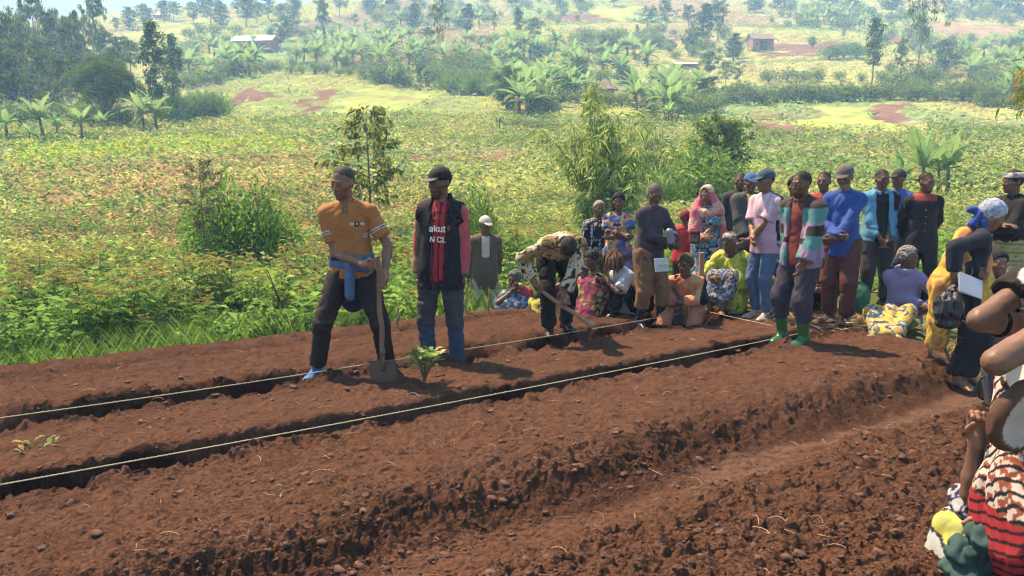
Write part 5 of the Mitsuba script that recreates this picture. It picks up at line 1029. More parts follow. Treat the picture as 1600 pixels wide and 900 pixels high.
# --- child in red, woman with the radio
f = Fig(1069, 10.9, 20, 1.36, fine=1.4, head=(10, 0, 0), rh=(.12, .25, .95), lh=(-.12, .25, .95), z=-.18); k = person('child in a red jacket and crimson hat seen from behind'); f.body(k); f.scarf(k, C(150, 34, 60), name='knitted_hat', face=.05, low=-.09); f.cloth(k, 'jacket', f.shirtp(.026, 1.9, .10, .015, 1.2), C(216, 40, 52), .012, .01); f.cloth(k, 'trousers', f.trouserp(.016), C(60, 50, 60), .014)
F13 = Fig(1104, 10.3, 200, 1.64, head=(16, 14, 0), fem=True, fine=1.1, rh=(.0, .30, 1.04), lh=(.06, .30, 1.0), rp=(1, -.4, -.6), lp=(-1, -.5, -.5), hd=((-.6, .7, .1), (.8, .6, .0)), curl=(.7, .7), z=-.1, skin='mid')
k = person('woman in a pink veil and turquoise flowered dress holding a small radio'); F13.body(k); F13.hair(k, (.014, .012, .012), .004)
prT = pr([C(50, 150, 190), C(70, 170, 200), C(30, 60, 110), C(226, 196, 190), C(190, 110, 140), C(40, 140, 170)], 15, 8.)
F13.cloth(k, 'dress', F13.shirtp(.02, .85, .12, .02, 1.4), prT, .010, .009); F13.cloth(k, 'skirt', F13.skirtp(.08, .02, .05), prT, .012, .012)
veil = lambda s, v: np.where((nz(s.L(v), 9., 3.) > .56)[:, None], C(236, 120, 140), np.where((nz(s.L(v), 22., 6.) > .5)[:, None], C(240, 196, 176), C(228, 170, 150)))
M = F13.HM; q = F13.hk
F13.cloth(k, 'veil', [ell(F13.hp(0, -.016, .03), M, np.array([.096, .116, .112]) * q, .03), cap(F13.hp(.075, -.02, -.03), F13.sh[1] + F13.sf * .05 + F13.sp * .03, .045, .07, k=.04), cap(F13.hp(-.075, -.02, -.03), F13.sh[-1] + F13.sf * .02 + F13.sp * .03, .045, .07, k=.04), cap(F13.sh[1] + F13.sp * .02, F13.el[1] + F13.sf * .02, .085, .075, k=.05), cap(F13.sh[1] + F13.sf * .10, F13.chest - F13.sp * .22 + F13.sr * .11 + F13.sf * .13, .06, .075, k=.05), cap(F13.sh[1] + F13.sf * .10 - F13.sp * .03, F13.sh[-1] + F13.sf * .10 + F13.sp * .0, .05, .05, k=.05),
    cap(F13.sh[-1] - F13.sp * .0, F13.sh[-1] - F13.sp * .34 - F13.sr * .08 - F13.sf * .04, .055, .06, k=.05), cap(F13.hp(0, .09, -.01), F13.hp(0, .16, -.04), .062 * q, .09 * q, k=.01, sub=True), cap(F13.hp(0, .07, .05), F13.hp(0, .15, .02), .060 * q, .08 * q, k=.01, sub=True)], veil, .009, .009, 14, stretch=(1.4, 1.4, .5), label='pink and cream veil draped over head and shoulder')
k = thing('radio', 'dark red radio in a case with a grey front held by the veiled woman', 'radio'); c = pt(1085, 370, 9.98); R3 = rotz(.15); mb = MB(); plate(mb, R3, c, (.13, .07, .16), C(128, 40, 46), .008); part(k, 'case', mb.ply('m_matte')); mb = MB(); plate(mb, R3, c + R3 @ [-.012, -.037, -.02], (.085, .008, .085), C(120, 124, 130)); part(k, 'speaker_front', mb.ply('m_rubber')); mb = MB(); plate(mb, R3, c + R3 @ [-.012, -.042, .0], (.06, .004, .02), C(60, 66, 80)); part(k, 'dial', mb.ply('m_rubber'))

# --- seated man in orange, seated woman in lime
f = Fig(1078, 9.15, 202, 1.68, **sit(pel=(0, 0, .22), lean=26, head=(14, 8, 6), rh=(.26, .30, .74), rp=(1, .4, -.6), lh=(.02, .45, .42), hd=((0, .2, 1), (.8, .3, -.4)), lp=(-1, 0, .1), rf=(.20, .52, .08), lf=(-.14, .46, .08), fine=1.1, curl=(.9, .6)))
k = person('seated man in an olive headcloth, orange shirt and salmon trousers, elbow on his knee'); f.body(k); f.scarf(k, pr([C(96, 88, 50), C(120, 110, 66)], 20), face=.07)
f.cloth(k, 'shirt', f.shirtp(.020, 1.8, .04, .01, 1.3), lambda s, v: np.where((((v - s.sh[-1]) @ -s.sr) > .05)[:, None], C(34, 30, 34), np.where((nz(s.L(v), 8.) > .55)[:, None], C(236, 140, 84), C(228, 176, 120))), .010, .012); f.cloth(k, 'trousers', f.trouserp(.020, .05, 1.1, 1.3), C(206, 130, 98), .011, .013); f.shoes(k, C(40, 34, 34))
f = Fig(1150, 9.45, 214, 1.62, **sit(pel=(0, 0, .20), lean=18, head=(14, 16, 0), rh=(.12, .44, .42), lh=(.04, .42, .40), fem=True, fine=1.1, rf=(.14, .52, .06), lf=(-.02, .50, .06), curl=(.7, .7), hd=((-.5, .8, 0), (.6, .7, 0))))
k = person('seated woman in a lime yellow shawl and a grey marbled headscarf'); f.body(k); f.scarf(k, pr([C(120, 108, 106), C(190, 182, 176), C(90, 80, 80)], 26), size=.018); f.cloth(k, 'dress', f.shirtp(.016, .8, .02), C(60, 60, 70), .012); f.cloth(k, 'wrapper', f.skirtp(.14, .012, .01, .06), pr([C(80, 110, 160), C(200, 196, 190), C(50, 70, 110), C(120, 110, 120)], 30), .011, .010)
f.cloth(k, 'shawl', [cap(f.sh[1] + f.sp * .03, f.el[1], .08, .085, k=.05), cap(f.sh[-1] + f.sp * .03, f.el[-1], .085, .10, k=.05), cap(f.sh[1], f.sh[-1], .085, k=.05), cap(f.chest, f.p0 + f.sp * .05, .15, .16, k=.06), cap(f.el[-1], f.p0 - f.sr * .10 + f.sf * .22 - f.up * .08, .10, .12, k=.07), cap(f.sh[-1] + f.sf * .1, f.p0 + f.sf * .26 - f.sr * .04 + f.up * .02, .08, .10, k=.06), cap(f.neck - f.sp * .01, f.neck + f.sp * .2 + f.sf * .05, .062, .09, k=.02, sub=True)], pr([C(196, 206, 40), C(220, 226, 60), C(140, 160, 50), C(212, 220, 50)], 10, 2.), .011, .016, 9, stretch=(1.3, 1.3, .5), label='crumpled lime yellow shawl')

# --- the group at the right
f = Fig(1153, 11.2, 196, 1.70, head=(0, 4, 0), fine=1.4, hands=False); k = person('man in a dark jacket half hidden behind the one in the blue cap'); f.body(k); f.hair(k, (.03, .028, .027), .002); f.cloth(k, 'jacket', f.shirtp(.03, 2, .15), C(58, 60, 66), .014); f.cloth(k, 'trousers', f.trouserp(), C(50, 50, 56), .015)
f = Fig(1168, 10.5, 182, 1.70, head=(-6, 5, 0), fine=1.25, rh=(.10, .22, .90), lh=(-.06, .2, .92)); k = person('man in a blue cap and grey suit jacket over a yellow shirt'); f.body(k); f.cap_hat(k, C(66, 110, 180), C(54, 92, 160)); f.hair(k, (.014, .012, .012), .002)
f.cloth(k, 'shirt', f.shirtp(.016, 0, .02), C(222, 190, 50), .012); f.cloth(k, 'jacket', f.shirtp(.034, 1.95, .20, .02, 1.3) + [boxp(f.chest + f.sf * .16 + f.sp * .08, f.M, (.030, .12, .12), .02, .02, True)], C(86, 90, 94), .011, .012, 8); f.cloth(k, 'trousers', f.trouserp(.016, .03), C(70, 66, 66), .014)
F18 = Fig(1196, 8.95, 240, 1.70, lean=2, head=(8, 4, 0), rh=(-.02, .24, .97), lh=(.06, .24, .92), rp=(1, -.6, -.3), lp=(-1, -.6, -.3), hd=((-.5, .6, -.5), (.6, .5, -.6)), hn=((-.6, -.4, .3), (.6, -.4, .3)), curl=(.7, .7), skin='mid', fine=1.0, rf=(.08, .0, .08), lf=(-.10, .05, .08))
k = person('young man in a denim blue cap and a pink striped football shirt'); F18.body(k)
def pink(s, v):
    l = s.L(v); c = np.where((np.abs(((l[:, 0] + .3) * 13) % 1 - .5) < .30)[:, None], C(230, 186, 210), C(240, 214, 226)); fade = sst(.35, .1, l[:, 2])[:, None]; c = c * (1 - fade) + C(230, 180, 206) * fade
    top = ((v - s.neck) @ s.sp > -.085) & (np.abs(l[:, 1] + .01) < .024) & (np.abs(l[:, 0]) > .07); sl = np.zeros(len(v), bool)
    for g in (1, -1): a = norm(s.el[g] - s.sh[g]); q = v - s.sh[g]; u = q @ a; o = norm(np.cross(a, s.sf)); sl |= (u > -.04) & (np.abs(q @ s.sf) < .022) & ((q @ (s.sr * g)) > .025) & (u < .24)
    side = (np.abs(l[:, 1]) < .03) & (l[:, 2] < .25) & (l[:, 2] > .02) & (np.abs(l[:, 0]) > .1) & (np.abs(l[:, 0]) < .2); return np.where((top | sl | side)[:, None], C(34, 30, 44), c)
F18.cloth(k, 'football_shirt', F18.shirtp(.022, .82, .13, .016, 1.35), pink, .009, .009, 8); F18.cloth(k, 'collar', F18.collar(.064, .014, .006), C(40, 38, 52), .007, .001); F18.cloth(k, 'jeans', F18.trouserp(.012, .04), C(92, 120, 160), .010, .012, 12); F18.cap_hat(k, C(62, 88, 120), C(54, 80, 112), size=.013, long=.08); F18.hair(k, (.012, .01, .01), .002); F18.shoes(k, C(196, 176, 170))
lettering(F18, k, 'IRS', .035, .27, .0, .135, C(120, 90, 130))
f = Fig(1237, 9.9, 196, 1.67, head=(4, 0, 0), fine=1.35, hands=False); k = person('woman in a black knitted beanie behind the man in green boots'); f.body(k); f.scarf(k, C(36, 32, 34), name='beanie', face=.066, size=.016, low=-.05); f.cloth(k, 'jacket', f.shirtp(.03, 2, .15), C(74, 50, 56), .012); f.cloth(k, 'skirt', f.skirtp(.1), C(60, 50, 54), .015)
F20 = Fig(1252, 7.42, 236, 1.66, pel=(0, 0, .92), lean=3, head=(6, 6, 0), rh=('px', 1240, 428, 7.55), lh=('px', 1250, 436, 7.16), rp=(1, -.8, 0), lp=(-1, -.7, 0), rf=(.16, .02, .08), lf=(-.09, .02, .08), toe=(-5, 4), z=.055, fine=1.0, curl=(.7, .5), skin='dark')
k = person('man in green rubber boots and a purple, teal and black windbreaker'); F20.body(k, lambda s, v, h, c: np.where(((h[:, 2] < -.07) & (h[:, 1] > .05) & (h[:, 2] > -.13))[:, None], c * .5, c)); F20.hair(k, (.014, .012, .011), .004, -.005); F20.cloth(k, 'shirt', F20.shirtp(.016, 0, .08, low=.01), C(146, 60, 58), .010, .006)
def wind(s, v):
    l = s.L(v); n = nz(l, 2.5, 4.) * .06; lv = l[:, 2] + n; c = np.tile(C(168, 142, 176), (len(v), 1)); c[(lv > .36)] = C(90, 160, 160); c[(lv > .16) & (lv < .22)] = C(44, 40, 48); c[(lv < .10)] = C(84, 164, 164); c[(lv < -.03)] = C(150, 128, 168)
    lat = np.abs(l[:, 0]) > .155; c[lat & (lv > .24) & (lv < .33)] = C(52, 44, 46); c[lat & (lv > .12) & (lv < .24)] = C(92, 168, 166); c[lat & (lv < .12)] = C(170, 146, 182); c[lat & (lv < .02) & (l[:, 1] < 0)] = C(60, 52, 60); c[l[:, 2] > .475] = C(70, 60, 56); return c
F20.cloth(k, 'windbreaker', F20.shirtp(.040, 1.92, .11, .02, 1.25) + [boxp(F20.chest + F20.sf * .17 - F20.up * .16, F20.M, (.05, .12, .40), .02, .02, True)], wind, .010, .013, 9); F20.cloth(k, 'collar', F20.collar(.074, .028, .010), C(92, 78, 68), .008, .004); F20.cloth(k, 'trousers', F20.trouserp(.018, .2, 1.1, 1.1), C(72, 66, 84), .011, .012); F20.boots(k, C(40, 122, 66), .78)
f = Fig(1283, 10.0, 208, 1.74, head=(10, 2, 0), fine=1.4, hands=False); k = person('man in a red shirt half hidden behind the blue shirted man'); f.body(k); f.hair(k, (.015, .013, .013), .002); f.cloth(k, 'shirt', f.shirtp(.022, 2, .15), C(196, 46, 48), .013); f.cloth(k, 'trousers', f.trouserp(), C(50, 46, 50), .015)
F22 = Fig(1315, 8.62, 214, 1.74, lean=1, head=(4, 14, 0), rh=(.02, .24, 1.0), lh=(.03, .27, .96), rp=(1, -.6, -.3), lp=(-1, -.6, -.3), hd=((-.8, .5, -.2), (.8, .5, -.3)), curl=(.9, .9), fine=1.0, rf=(.10, -.08, .08), lf=(-.10, .06, .08), toe=(20, -12))
k = person('bearded older man in a grey cap and a bright blue shirt with clasped hands'); F22.body(k, lambda s, v, h, c: np.where(((h[:, 2] < -.055) & (h[:, 1] > .02) & (h[:, 2] > -.13))[:, None], c * .5 + np.array([.10, .095, .09]), c)); F22.cap_hat(k, pr([C(110, 98, 104), C(130, 118, 124)], 30), size=.013, long=.06); F22.hair(k, (.07, .07, .07), .002)
F22.cloth(k, 'shirt', F22.shirtp(.015, 1.9, .16, .014, 1.3), C(48, 92, 184), .010, .012, 9); F22.cloth(k, 'collar', F22.collar(.066, .018), C(46, 100, 205), .008, .002); F22.cloth(k, 'trousers', F22.trouserp(.018, .04, 1.08, 1.2), C(110, 62, 56), .011, .012); F22.shoes(k, C(84, 70, 66)); F22.cloth(k, 'cuff', [band(F22.wr[1] - F22.hdir[1] * .03, frame(norm(F22.wr[1] - F22.el[1])), .038, .020, .007)], C(222, 180, 130), .007, .001)
f = Fig(1370, 10.0, 182, 1.74, head=(-4, 4, 0), rh=(.04, .20, .86), lh=(-.04, .21, .84), fine=1.15, hd=((-.4, .2, -.8), (.4, .2, -.8)), z=0.0, rf=(.12, 0, .08), lf=(-.12, 0, .08)); k = person('man in a light blue zip jacket open over a black shirt'); f.body(k); f.hair(k, (.014, .012, .012), .003)
f.cloth(k, 'shirt', f.shirtp(.017, 0, .06, low=.02), C(30, 28, 32), .011); f.cloth(k, 'jacket', f.shirtp(.034, 1.92, .08, .015, 1.2) + [boxp(f.chest + f.sf * .16 - f.up * .1, f.M, (.060, .11, .34), .02, .02, True)], lambda s, v: np.where((s.L(v)[:, 0] < -.13)[:, None] & (s.L(v)[:, 2] > .3)[:, None], C(48, 46, 64), C(96, 176, 220)), .011, .011); f.cloth(k, 'collar', f.collar(.082, .03, .010), C(110, 190, 230), .009, .003); f.cloth(k, 'trousers', f.trouserp(.018, .04, 1.08), C(72, 70, 66), .012, .012); f.shoes(k, C(40, 36, 36))
f = Fig(1399, 11.0, 246, 1.74, head=(-8, 0, 0), fine=1.4, hands=False, z=0.0); k = person('man in a dark cap and blue shirt seen in profile behind the others'); f.body(k); f.cap_hat(k, C(70, 60, 60)); f.hair(k, (.014, .012, .012), .002); f.cloth(k, 'shirt', f.shirtp(.022, .8, .15), C(60, 104, 190), .013); f.cloth(k, 'trousers', f.trouserp(), C(50, 46, 50), .015)
F26 = Fig(1438, 9.7, 192, 1.70, head=(-26, 3, 0), rh=(.12, -.20, .92), lh=(-.12, -.20, .92), rp=(1, -.5, .1), lp=(-1, -.5, .1), fine=1.1, z=0.0); k = person('man in a black shirt with a red collar, hands behind his back'); F26.body(k); F26.hair(k, (.015, .013, .012), .002)
F26.cloth(k, 'shirt', F26.shirtp(.022, 1.9, .18, .014, 1.3), lambda s, v: np.where((((v - s.neck) @ s.sp > -.055) & (np.abs(s.L(v)[:, 0]) < .135))[:, None], C(176, 66, 50), C(44, 40, 44)), .010, .010); F26.cloth(k, 'collar', F26.collar(.066, .02, .008), C(190, 74, 56), .008, .001); F26.cloth(k, 'trousers', F26.trouserp(.016, .03), C(40, 38, 42), .012); F26.shoes(k, C(40, 36, 36)); mb = MB()
for i in range(5): v, f_ = tube(np.array([[0, 0, 0], [0, 0, .004]]), .008, 8); mb.add(v @ frame(F26.sf).T + F26.p0 + (F26.sp * (.02 + .085 * i) + F26.sf * .136) * F26.k, f_, C(190, 180, 175))
part(k, 'buttons', mb.ply('m_rubber'))
# people squatting between the standing ones
f = Fig(1218, 9.55, 190, 1.64, **sit(pel=(0, 0, .22), lean=20, head=(0, 10, 0), rh=(.1, .4, .4), lh=(-.1, .4, .4), fine=1.4)); k = person('squatting person in a blue top and khaki trousers behind the pink shirt'); f.body(k); f.hair(k, (.014, .012, .012), .004); f.cloth(k, 'top', f.shirtp(.02, 1.8, .03), C(70, 100, 190), .013); f.cloth(k, 'trousers', f.trouserp(.018), C(150, 140, 70), .013); f.shoes(k, C(50, 44, 40))
f = Fig(1284, 9.3, 200, 1.64, **sit(pel=(0, 0, .22), lean=28, head=(0, 20, 0), rh=(.1, .4, .4), lh=(-.1, .4, .4), fine=1.4)); k = person('squatting person in black clothes behind the man in green boots'); f.body(k); f.scarf(k, C(30, 28, 30)); f.cloth(k, 'top', f.shirtp(.02, 1.9, .03), C(32, 28, 32), .013); f.cloth(k, 'trousers', f.trouserp(.018), C(28, 26, 28), .013); f.shoes(k, C(40, 34, 34))
F27 = Fig(1417, 8.35, 214, 1.62, **sit(lean=8, head=(-70, 4, 0), rh=(-.22, .22, .30), lh=(-.26, .20, .26), fem=True, fine=1.05, rf=(.16, .74, .06), lf=(-.06, .76, .06), kn=((.6, 0, .5), (-.1, 0, .6)), hd=((-.8, .6, 0), (.6, .6, -.3)), curl=(.7, .7), z=.04))
k = person('seated woman in a lavender hooded top and a black headscarf with white dots'); F27.body(k); F27.scarf(k, dots(C(38, 34, 42), C(214, 206, 210), 62, .30, head=True), size=.018, knot=(.03, -.11, -.02)); F27.cloth(k, 'hooded_top', F27.shirtp(.026, 1.92, .06, .02, 1.3), C(160, 146, 196), .010, .011, 8); F27.cloth(k, 'hood', [ell(F27.neck - F27.sf * .07 + F27.sp * .01, F27.M, (.12, .07, .06), .03), band(F27.neck + F27.sp * .015, F27.M, .082, .02, .018, .03)], C(166, 152, 202), .010, .005)
F27.cloth(k, 'wrapper', F27.skirtp(.02, .008, .01, .05), pr([C(214, 176, 60), C(226, 200, 90), C(60, 84, 120), C(190, 196, 190), C(206, 160, 50)], 13, 3.), .011, .012); F27.shoes(k, C(150, 150, 70))

# --- the woman in the yellow wrap, bending
F28 = Fig(1506, 6.42, 112, 1.58, pel=(0, 0, .91), lean=10, twist=-6, head=(0, 30, 0), rh=('px', 1491, 432, 6.18), lh=('px', 1522, 425, 6.3), rp=(.6, -1, .1), lp=(-1, -.2, -.4), rf=(.12, .02, .08), lf=(-.10, .05, .08), hd=((0, .25, -1), (.5, .8, -.2)), curl=(1.2, .7), fem=True, fine=1.0, toe=(60, 10), skin='mid')
k = person('stooping woman in blue headscarf, navy blouse and yellow wrap carrying a bag'); F28.body(k); F28.scarf(k, dots(C(196, 206, 226), C(70, 96, 190), 60, .26, head=True), face=.088, size=.018, low=-.10, name='headscarf'); q = F28.hk
F28.cloth(k, 'scarf_tail', [cap(F28.hp(.0, -.10, -.02), F28.hp(.015, -.17, -.045), .026 * q, .034 * q, k=.02), cap(F28.hp(.03, -.09, -.03), F28.hp(.05, -.10, -.15), .026 * q, .032 * q, k=.02), cap(F28.hp(.05, -.03, -.09), F28.hp(.04, .02, -.18), .03 * q, .03 * q, k=.02)], C(56, 84, 190), .008, .006, 20)
F28.cloth(k, 'blouse', F28.shirtp(.02, 1.85, .0, .01, 1.15), C(38, 40, 62), .010, .009); yel = pr([C(236, 184, 40), C(240, 196, 50), C(226, 150, 50), C(244, 205, 70), C(220, 140, 70)], 8, 6.)
F28.cloth(k, 'skirt', F28.skirtp(.12, .02, .03, .09), C(34, 32, 38), .011, .012, 8)
F28.cloth(k, 'yellow_wrap', [cap(F28.p0 + F28.sp * .22 - F28.sr * .03, F28.p0 - F28.up * .12, .165, .185, k=.05), cap(F28.p0 + F28.sp * .42 - F28.sf * .10 + F28.sr * .04, F28.p0 - F28.sf * .15 + F28.sr * .05, .07, .12, k=.06), cap(F28.p0 - F28.sf * .16 + F28.sr * .06, F28.p0 - F28.sf * .18 - F28.up * .50 + F28.sr * .03, .11, .08, k=.06), cap(F28.p0 + F28.sf * .1, F28.p0 + F28.sf * .16 - F28.up * .2 - F28.sr * .05, .15, .14, k=.06)], yel, .010, .016, 9, stretch=(1.3, 1.3, .45), label='bright yellow wrapper tied round the body')
k = thing('plastic_bag', 'black plastic carrier bag hanging from the hand of the woman in the yellow wrap', 'bag'); h0 = F28.wr[1] + F28.hdir[1] * .08; c = pt(1482, 478, 6.05)
v, f_ = solid([ell(c - [0, 0, .04], np.eye(3), (.066, .052, .12), .04), boxp(c - [0, 0, .085], rotz(.2), (.040, .026, .05), .022, .03), cap(c + [0, 0, .0], h0, .085, .016, k=.05)], .008); n_ = vnormals(v, f_); v = v + n_ * (.034 * (.7 - 2.6 * np.abs(nz(v * [1.6, 1.6, .4], 26., 2.) - .5)))[:, None]; part(k, 'body', mikit.ply((v, f_), 'm_plastic', True, color=np.tile(C(40, 42, 52), (len(v), 1))))
mb = MB(); v, f_ = tube(np.array([h0 - [.02, 0, .01], h0 + [0, 0, .02], h0 + [.03, 0, -.02]]), .012, 6); mb.add(v, f_, C(36, 38, 46)); part(k, 'handles', mb.ply('m_rubber', True))
k = thing('paper_sheets', 'sheaf of white paper held out by the woman in the yellow wrap', 'paper'); R3 = np.stack([norm([.9, .1, -.35]), norm([.15, -.85, .5]), [0, 0, 0]], 1); R3[:, 2] = np.cross(R3[:, 0], R3[:, 1]); R3[:, 1] = np.cross(R3[:, 2], R3[:, 0])
for i in range(4): mb = MB(); a = .03 * i; plate(mb, R3 @ np.array([[math.cos(a), 0, math.sin(a)], [0, 1, 0], [-math.sin(a), 0, math.cos(a)]]), pt(1517, 446, 6.02) - R3[:, 1] * .004 * i, (.215, .0016, .17), C(214, 216, 232), .0005); part(k, 'sheet', mb.ply('m_matte'))

# --- two women by the right edge
f = Fig(1576, 8.6, 252, 1.72, head=(14, 2, 0), fem=True, fine=1.15, rh=(-.10, .22, 1.16), lh=(.10, .25, 1.12), rp=(1, -.1, -.8), lp=(-1, -.1, -.8), hd=((-1, .1, .1), (1, .1, .1)), curl=(.4, .4), z=0.0); k = person('woman in a pale headband and black cardigan with folded arms near the right edge'); f.body(k); f.hair(k, (.012, .01, .01), .01); f.cloth(k, 'headband', [ell(f.hp(0, -.014, .045), f.HM, np.array([.093, .114, .095]) * f.hk, .01, cut=[(f.hp(0, 0, .10), f.HM[:, 2]), (f.hp(0, 0, .045), -f.HM[:, 2])])], pr([C(226, 206, 190), C(120, 120, 170)], 20), .007, .002)
f.cloth(k, 'cardigan', f.shirtp(.024, 1.95, .06, .012, 1.2, low=.03), C(36, 32, 36), .011, .010); f.cloth(k, 'wrapper', f.skirtp(.06, .03, .05), lambda s, v: np.where((np.abs((s.L(v)[:, 2] * 22) % 1 - .5) < .16)[:, None], C(130, 118, 70), C(190, 176, 110)), .012, .010)
f = Fig(1551, 7.5, 182, 1.62, **sit(pel=(0, 0, .22), lean=6, head=(2, 4, 0), rh=(.1, .34, .40), lh=(-.1, .34, .40), fem=True, fine=1.05, skin='mid')); k = person('seated woman in a black headscarf between the yellow wrap and the right edge'); f.body(k); f.scarf(k, C(32, 28, 30), size=.016, knot=(-.085, -.04, -.01)); f.cloth(k, 'jacket', f.shirtp(.028, 1.9, .05, .02), C(40, 36, 40), .011); f.cloth(k, 'undershirt', f.collar(.066, .02, .012, gap=False), C(206, 70, 60), .008); f.cloth(k, 'wrapper', f.skirtp(.03, .04, .05), C(46, 40, 46), .012)
# --- the near woman at the right edge, arms folded, jacket tied round her waist
F31 = Fig(1706, 2.62, 262, 1.72, pel=(0, .10, .93), lean=-6, head=(4, 4, 0), rh=('px', 1660, 520, 2.70), rp=('el', 1531, 500, 2.66), lh=('px', 1650, 512, 2.50), lp=('el', 1556, 566, 2.34), hd=((1, -.3, 0), (1, -.3, .1)), curl=(.4, .4), fem=True, fat=1.12, fine=.85, skin='brown', z=0.0)
k = person('close woman in a black T-shirt and beanie with folded arms at the right edge'); F31.body(k); F31.scarf(k, C(40, 36, 38), name='beanie', face=.075, size=.016, low=-.01)
F31.cloth(k, 'shirt', F31.shirtp(.02, .62, .02, .01, 1.2), lambda s, v: np.where((((v - s.chest) @ s.sr > .06) & (nz(v, 6., 2.) > .66) & ((v - s.chest) @ s.sp > -.1))[:, None], C(225, 222, 226), C(36, 32, 36)), .010, .008); F31.cloth(k, 'neckerchief', [band(F31.neck + F31.sp * .0, F31.M, .085, .018, .018, .03), cap(F31.neck + F31.sf * .10 + F31.sp * .0, F31.neck + F31.sf * .14 - F31.sp * .05, .026, .016, k=.02)], C(60, 170, 110), .008, .005)
F31.cloth(k, 'armband', [band(F31.el[1] + (F31.wr[1] - F31.el[1]) * .24, frame(norm(F31.wr[1] - F31.el[1])), .046, .004, .005)], C(24, 22, 26), .005, 0)
CR, DK = C(232, 214, 200), C(66, 42, 40)
leo = lambda s, v: np.where((nz(s.L(v) * [1, 1, .8], 11., 3.) > .54)[:, None], DK, CR)
w0 = F31.p0 + F31.sp * .03
F31.cloth(k, 'tied_fleece', [band(w0 + F31.sp * .05, F31.M, .205, .05, .035, .03, sy=.86), cap(w0 + F31.sf * .15 - F31.sr * .05, w0 + F31.sf * .20 - F31.up * .10 - F31.sr * .03, .085, .07, k=.05), cap(w0 - F31.sr * .16, w0 - F31.sr * .17 - F31.up * .06, .09, .08, k=.05)], leo, .009, .010, 10, label='cream fleece with dark brown patches tied round the waist')
hc = pt(1604, 646, 2.34)
Mh = np.stack([norm(F31.sf - F31.sr * .25), -F31.sr, norm(F31.up * 1. - F31.sr * .2 + F31.sf * .25)], 1); Mh[:, 1] = np.cross(Mh[:, 2], Mh[:, 0]); Mh[:, 1] *= np.sign(Mh[:, 1] @ -F31.sr); Mh[:, 0] = np.cross(Mh[:, 1], Mh[:, 2])
F31.cloth(k, 'fleece_hood', [ell(hc, Mh, (.145, .05, .118), .02), ell(hc + Mh[:, 1] * .036, Mh, (.124, .042, .095), .012, sub=True)], lambda s, v: np.where((np.hypot(((v - hc) @ Mh[:, 0]) / .128, ((v - hc) @ Mh[:, 2]) / .100) > .97)[:, None], C(104, 70, 54), C(196, 178, 168)), .007, .009, 9, label='hanging hood with a brown edge and pale lining')
mb = MB(); plate(mb, Mh, hc + Mh[:, 1] * .045 - Mh[:, 2] * .108, (.03, .004, .022), C(190, 176, 130)); part(k, 'care_tag', mb.ply('m_matte'))
def wax(s, v):
    l = s.L(v); red = l[:, 2] < -.30 - .9 * (l[:, 1] - .02); d = l @ np.array([.25, -.80, .55]); ln = np.abs((d * 34) % 1 - .5) < .15; bl = nz(l * [1, 1, .7], 62., 5.) > .47
    a = np.where(ln[:, None], C(40, 34, 46), np.where(bl[:, None], C(232, 216, 204), C(170, 84, 58))); e = l @ np.array([.3, .62, .72]); r = np.where((np.abs((e * 30) % 1 - .5) < .15)[:, None], C(48, 24, 34), C(196, 36, 50)); return np.where(red[:, None], r, a)
F31.cloth(k, 'wrapper', F31.skirtp(.02, .035, .06, .14), wax, .0052, .012, 7, stretch=(1.2, 1.2, .3), label='brown and white print wrapper with red striped panels')
# --- the woman sitting on the ground in front of her
F32 = Fig(1652, 3.0, 262, 1.62, **sit(pel=(0, 0, .13), lean=24, head=(0, 10, 0), rh=('px', 1526, 684, 2.82), rp=('el', 1517, 772, 2.84), lh=('px', 1548, 812, 2.74), rf=(.14, .42, .07), lf=(-.16, .48, .07), hd=((.0, .02, 1), (.1, .6, -.8)), hn=((-1, .4, 0), None), curl=(1.5, .5), fem=True, fine=.85, skin='brown', z=-.26))
k = person('woman sitting low at the right edge with one fist raised, yellow blue wrapper'); F32.body(k); F32.scarf(k, C(46, 42, 60)); F32.cloth(k, 'blouse', F32.shirtp(.022, .9, .03, .01, 1.35), pr([C(46, 50, 84), C(214, 212, 220), C(60, 66, 100), C(226, 224, 230)], 30, 2.), .008, .008)
F32.cloth(k, 'wrapper', F32.skirtp(.10, .03, .03), lambda s, v: (lambda l, a: np.where((a < .40)[:, None], C(44, 92, 190), np.where((a < .50)[:, None], C(190, 196, 196), np.where((a < .56)[:, None], C(40, 46, 72), np.where((a < .68)[:, None], C(214, 206, 70), C(176, 184, 90))))))(s.L(v), nz(s.L(v), 5.5, 7.)), .009, .014, 9)
F32.cloth(k, 'shawl', [cap(pt(1512, 880, 2.72), pt(1545, 850, 2.72), .055, .06, k=.06), cap(pt(1512, 880, 2.72), pt(1560, 905, 2.80), .07, .09, k=.06), cap(pt(1540, 850, 2.72), pt(1575, 870, 2.8), .06, .08, k=.06)], C(58, 92, 92), .006, .042, 13, stretch=(1, .7, .8), label='dark teal cloth bundled at her feet')
k = thing('flip_flop', 'grey rubber flip-flop standing on edge beside the close woman', 'sandal'); c = pt(1548, 606, 3.1); v, f_ = solid([boxp(c, np.stack([norm([.2, .95, 0]), norm([.95, -.2, .2]), [0, 0, 1]], 1), (.03, .008, .07), .012)], .006); part(k, 'sole', mikit.ply((v, f_), 'm_rubber', True, color=np.tile(C(84, 92, 104), (len(v), 1)))); mb = MB(); q = np.linspace(0, math.pi, 8); v, f_ = tube(np.stack([c[0] - .025 - .03 * np.sin(q), c[1] + 0 * q, c[2] + .05 * np.cos(q)], 1), .005, 5); mb.add(v, f_, C(50, 56, 66)); part(k, 'strap', mb.ply('m_rubber', True))
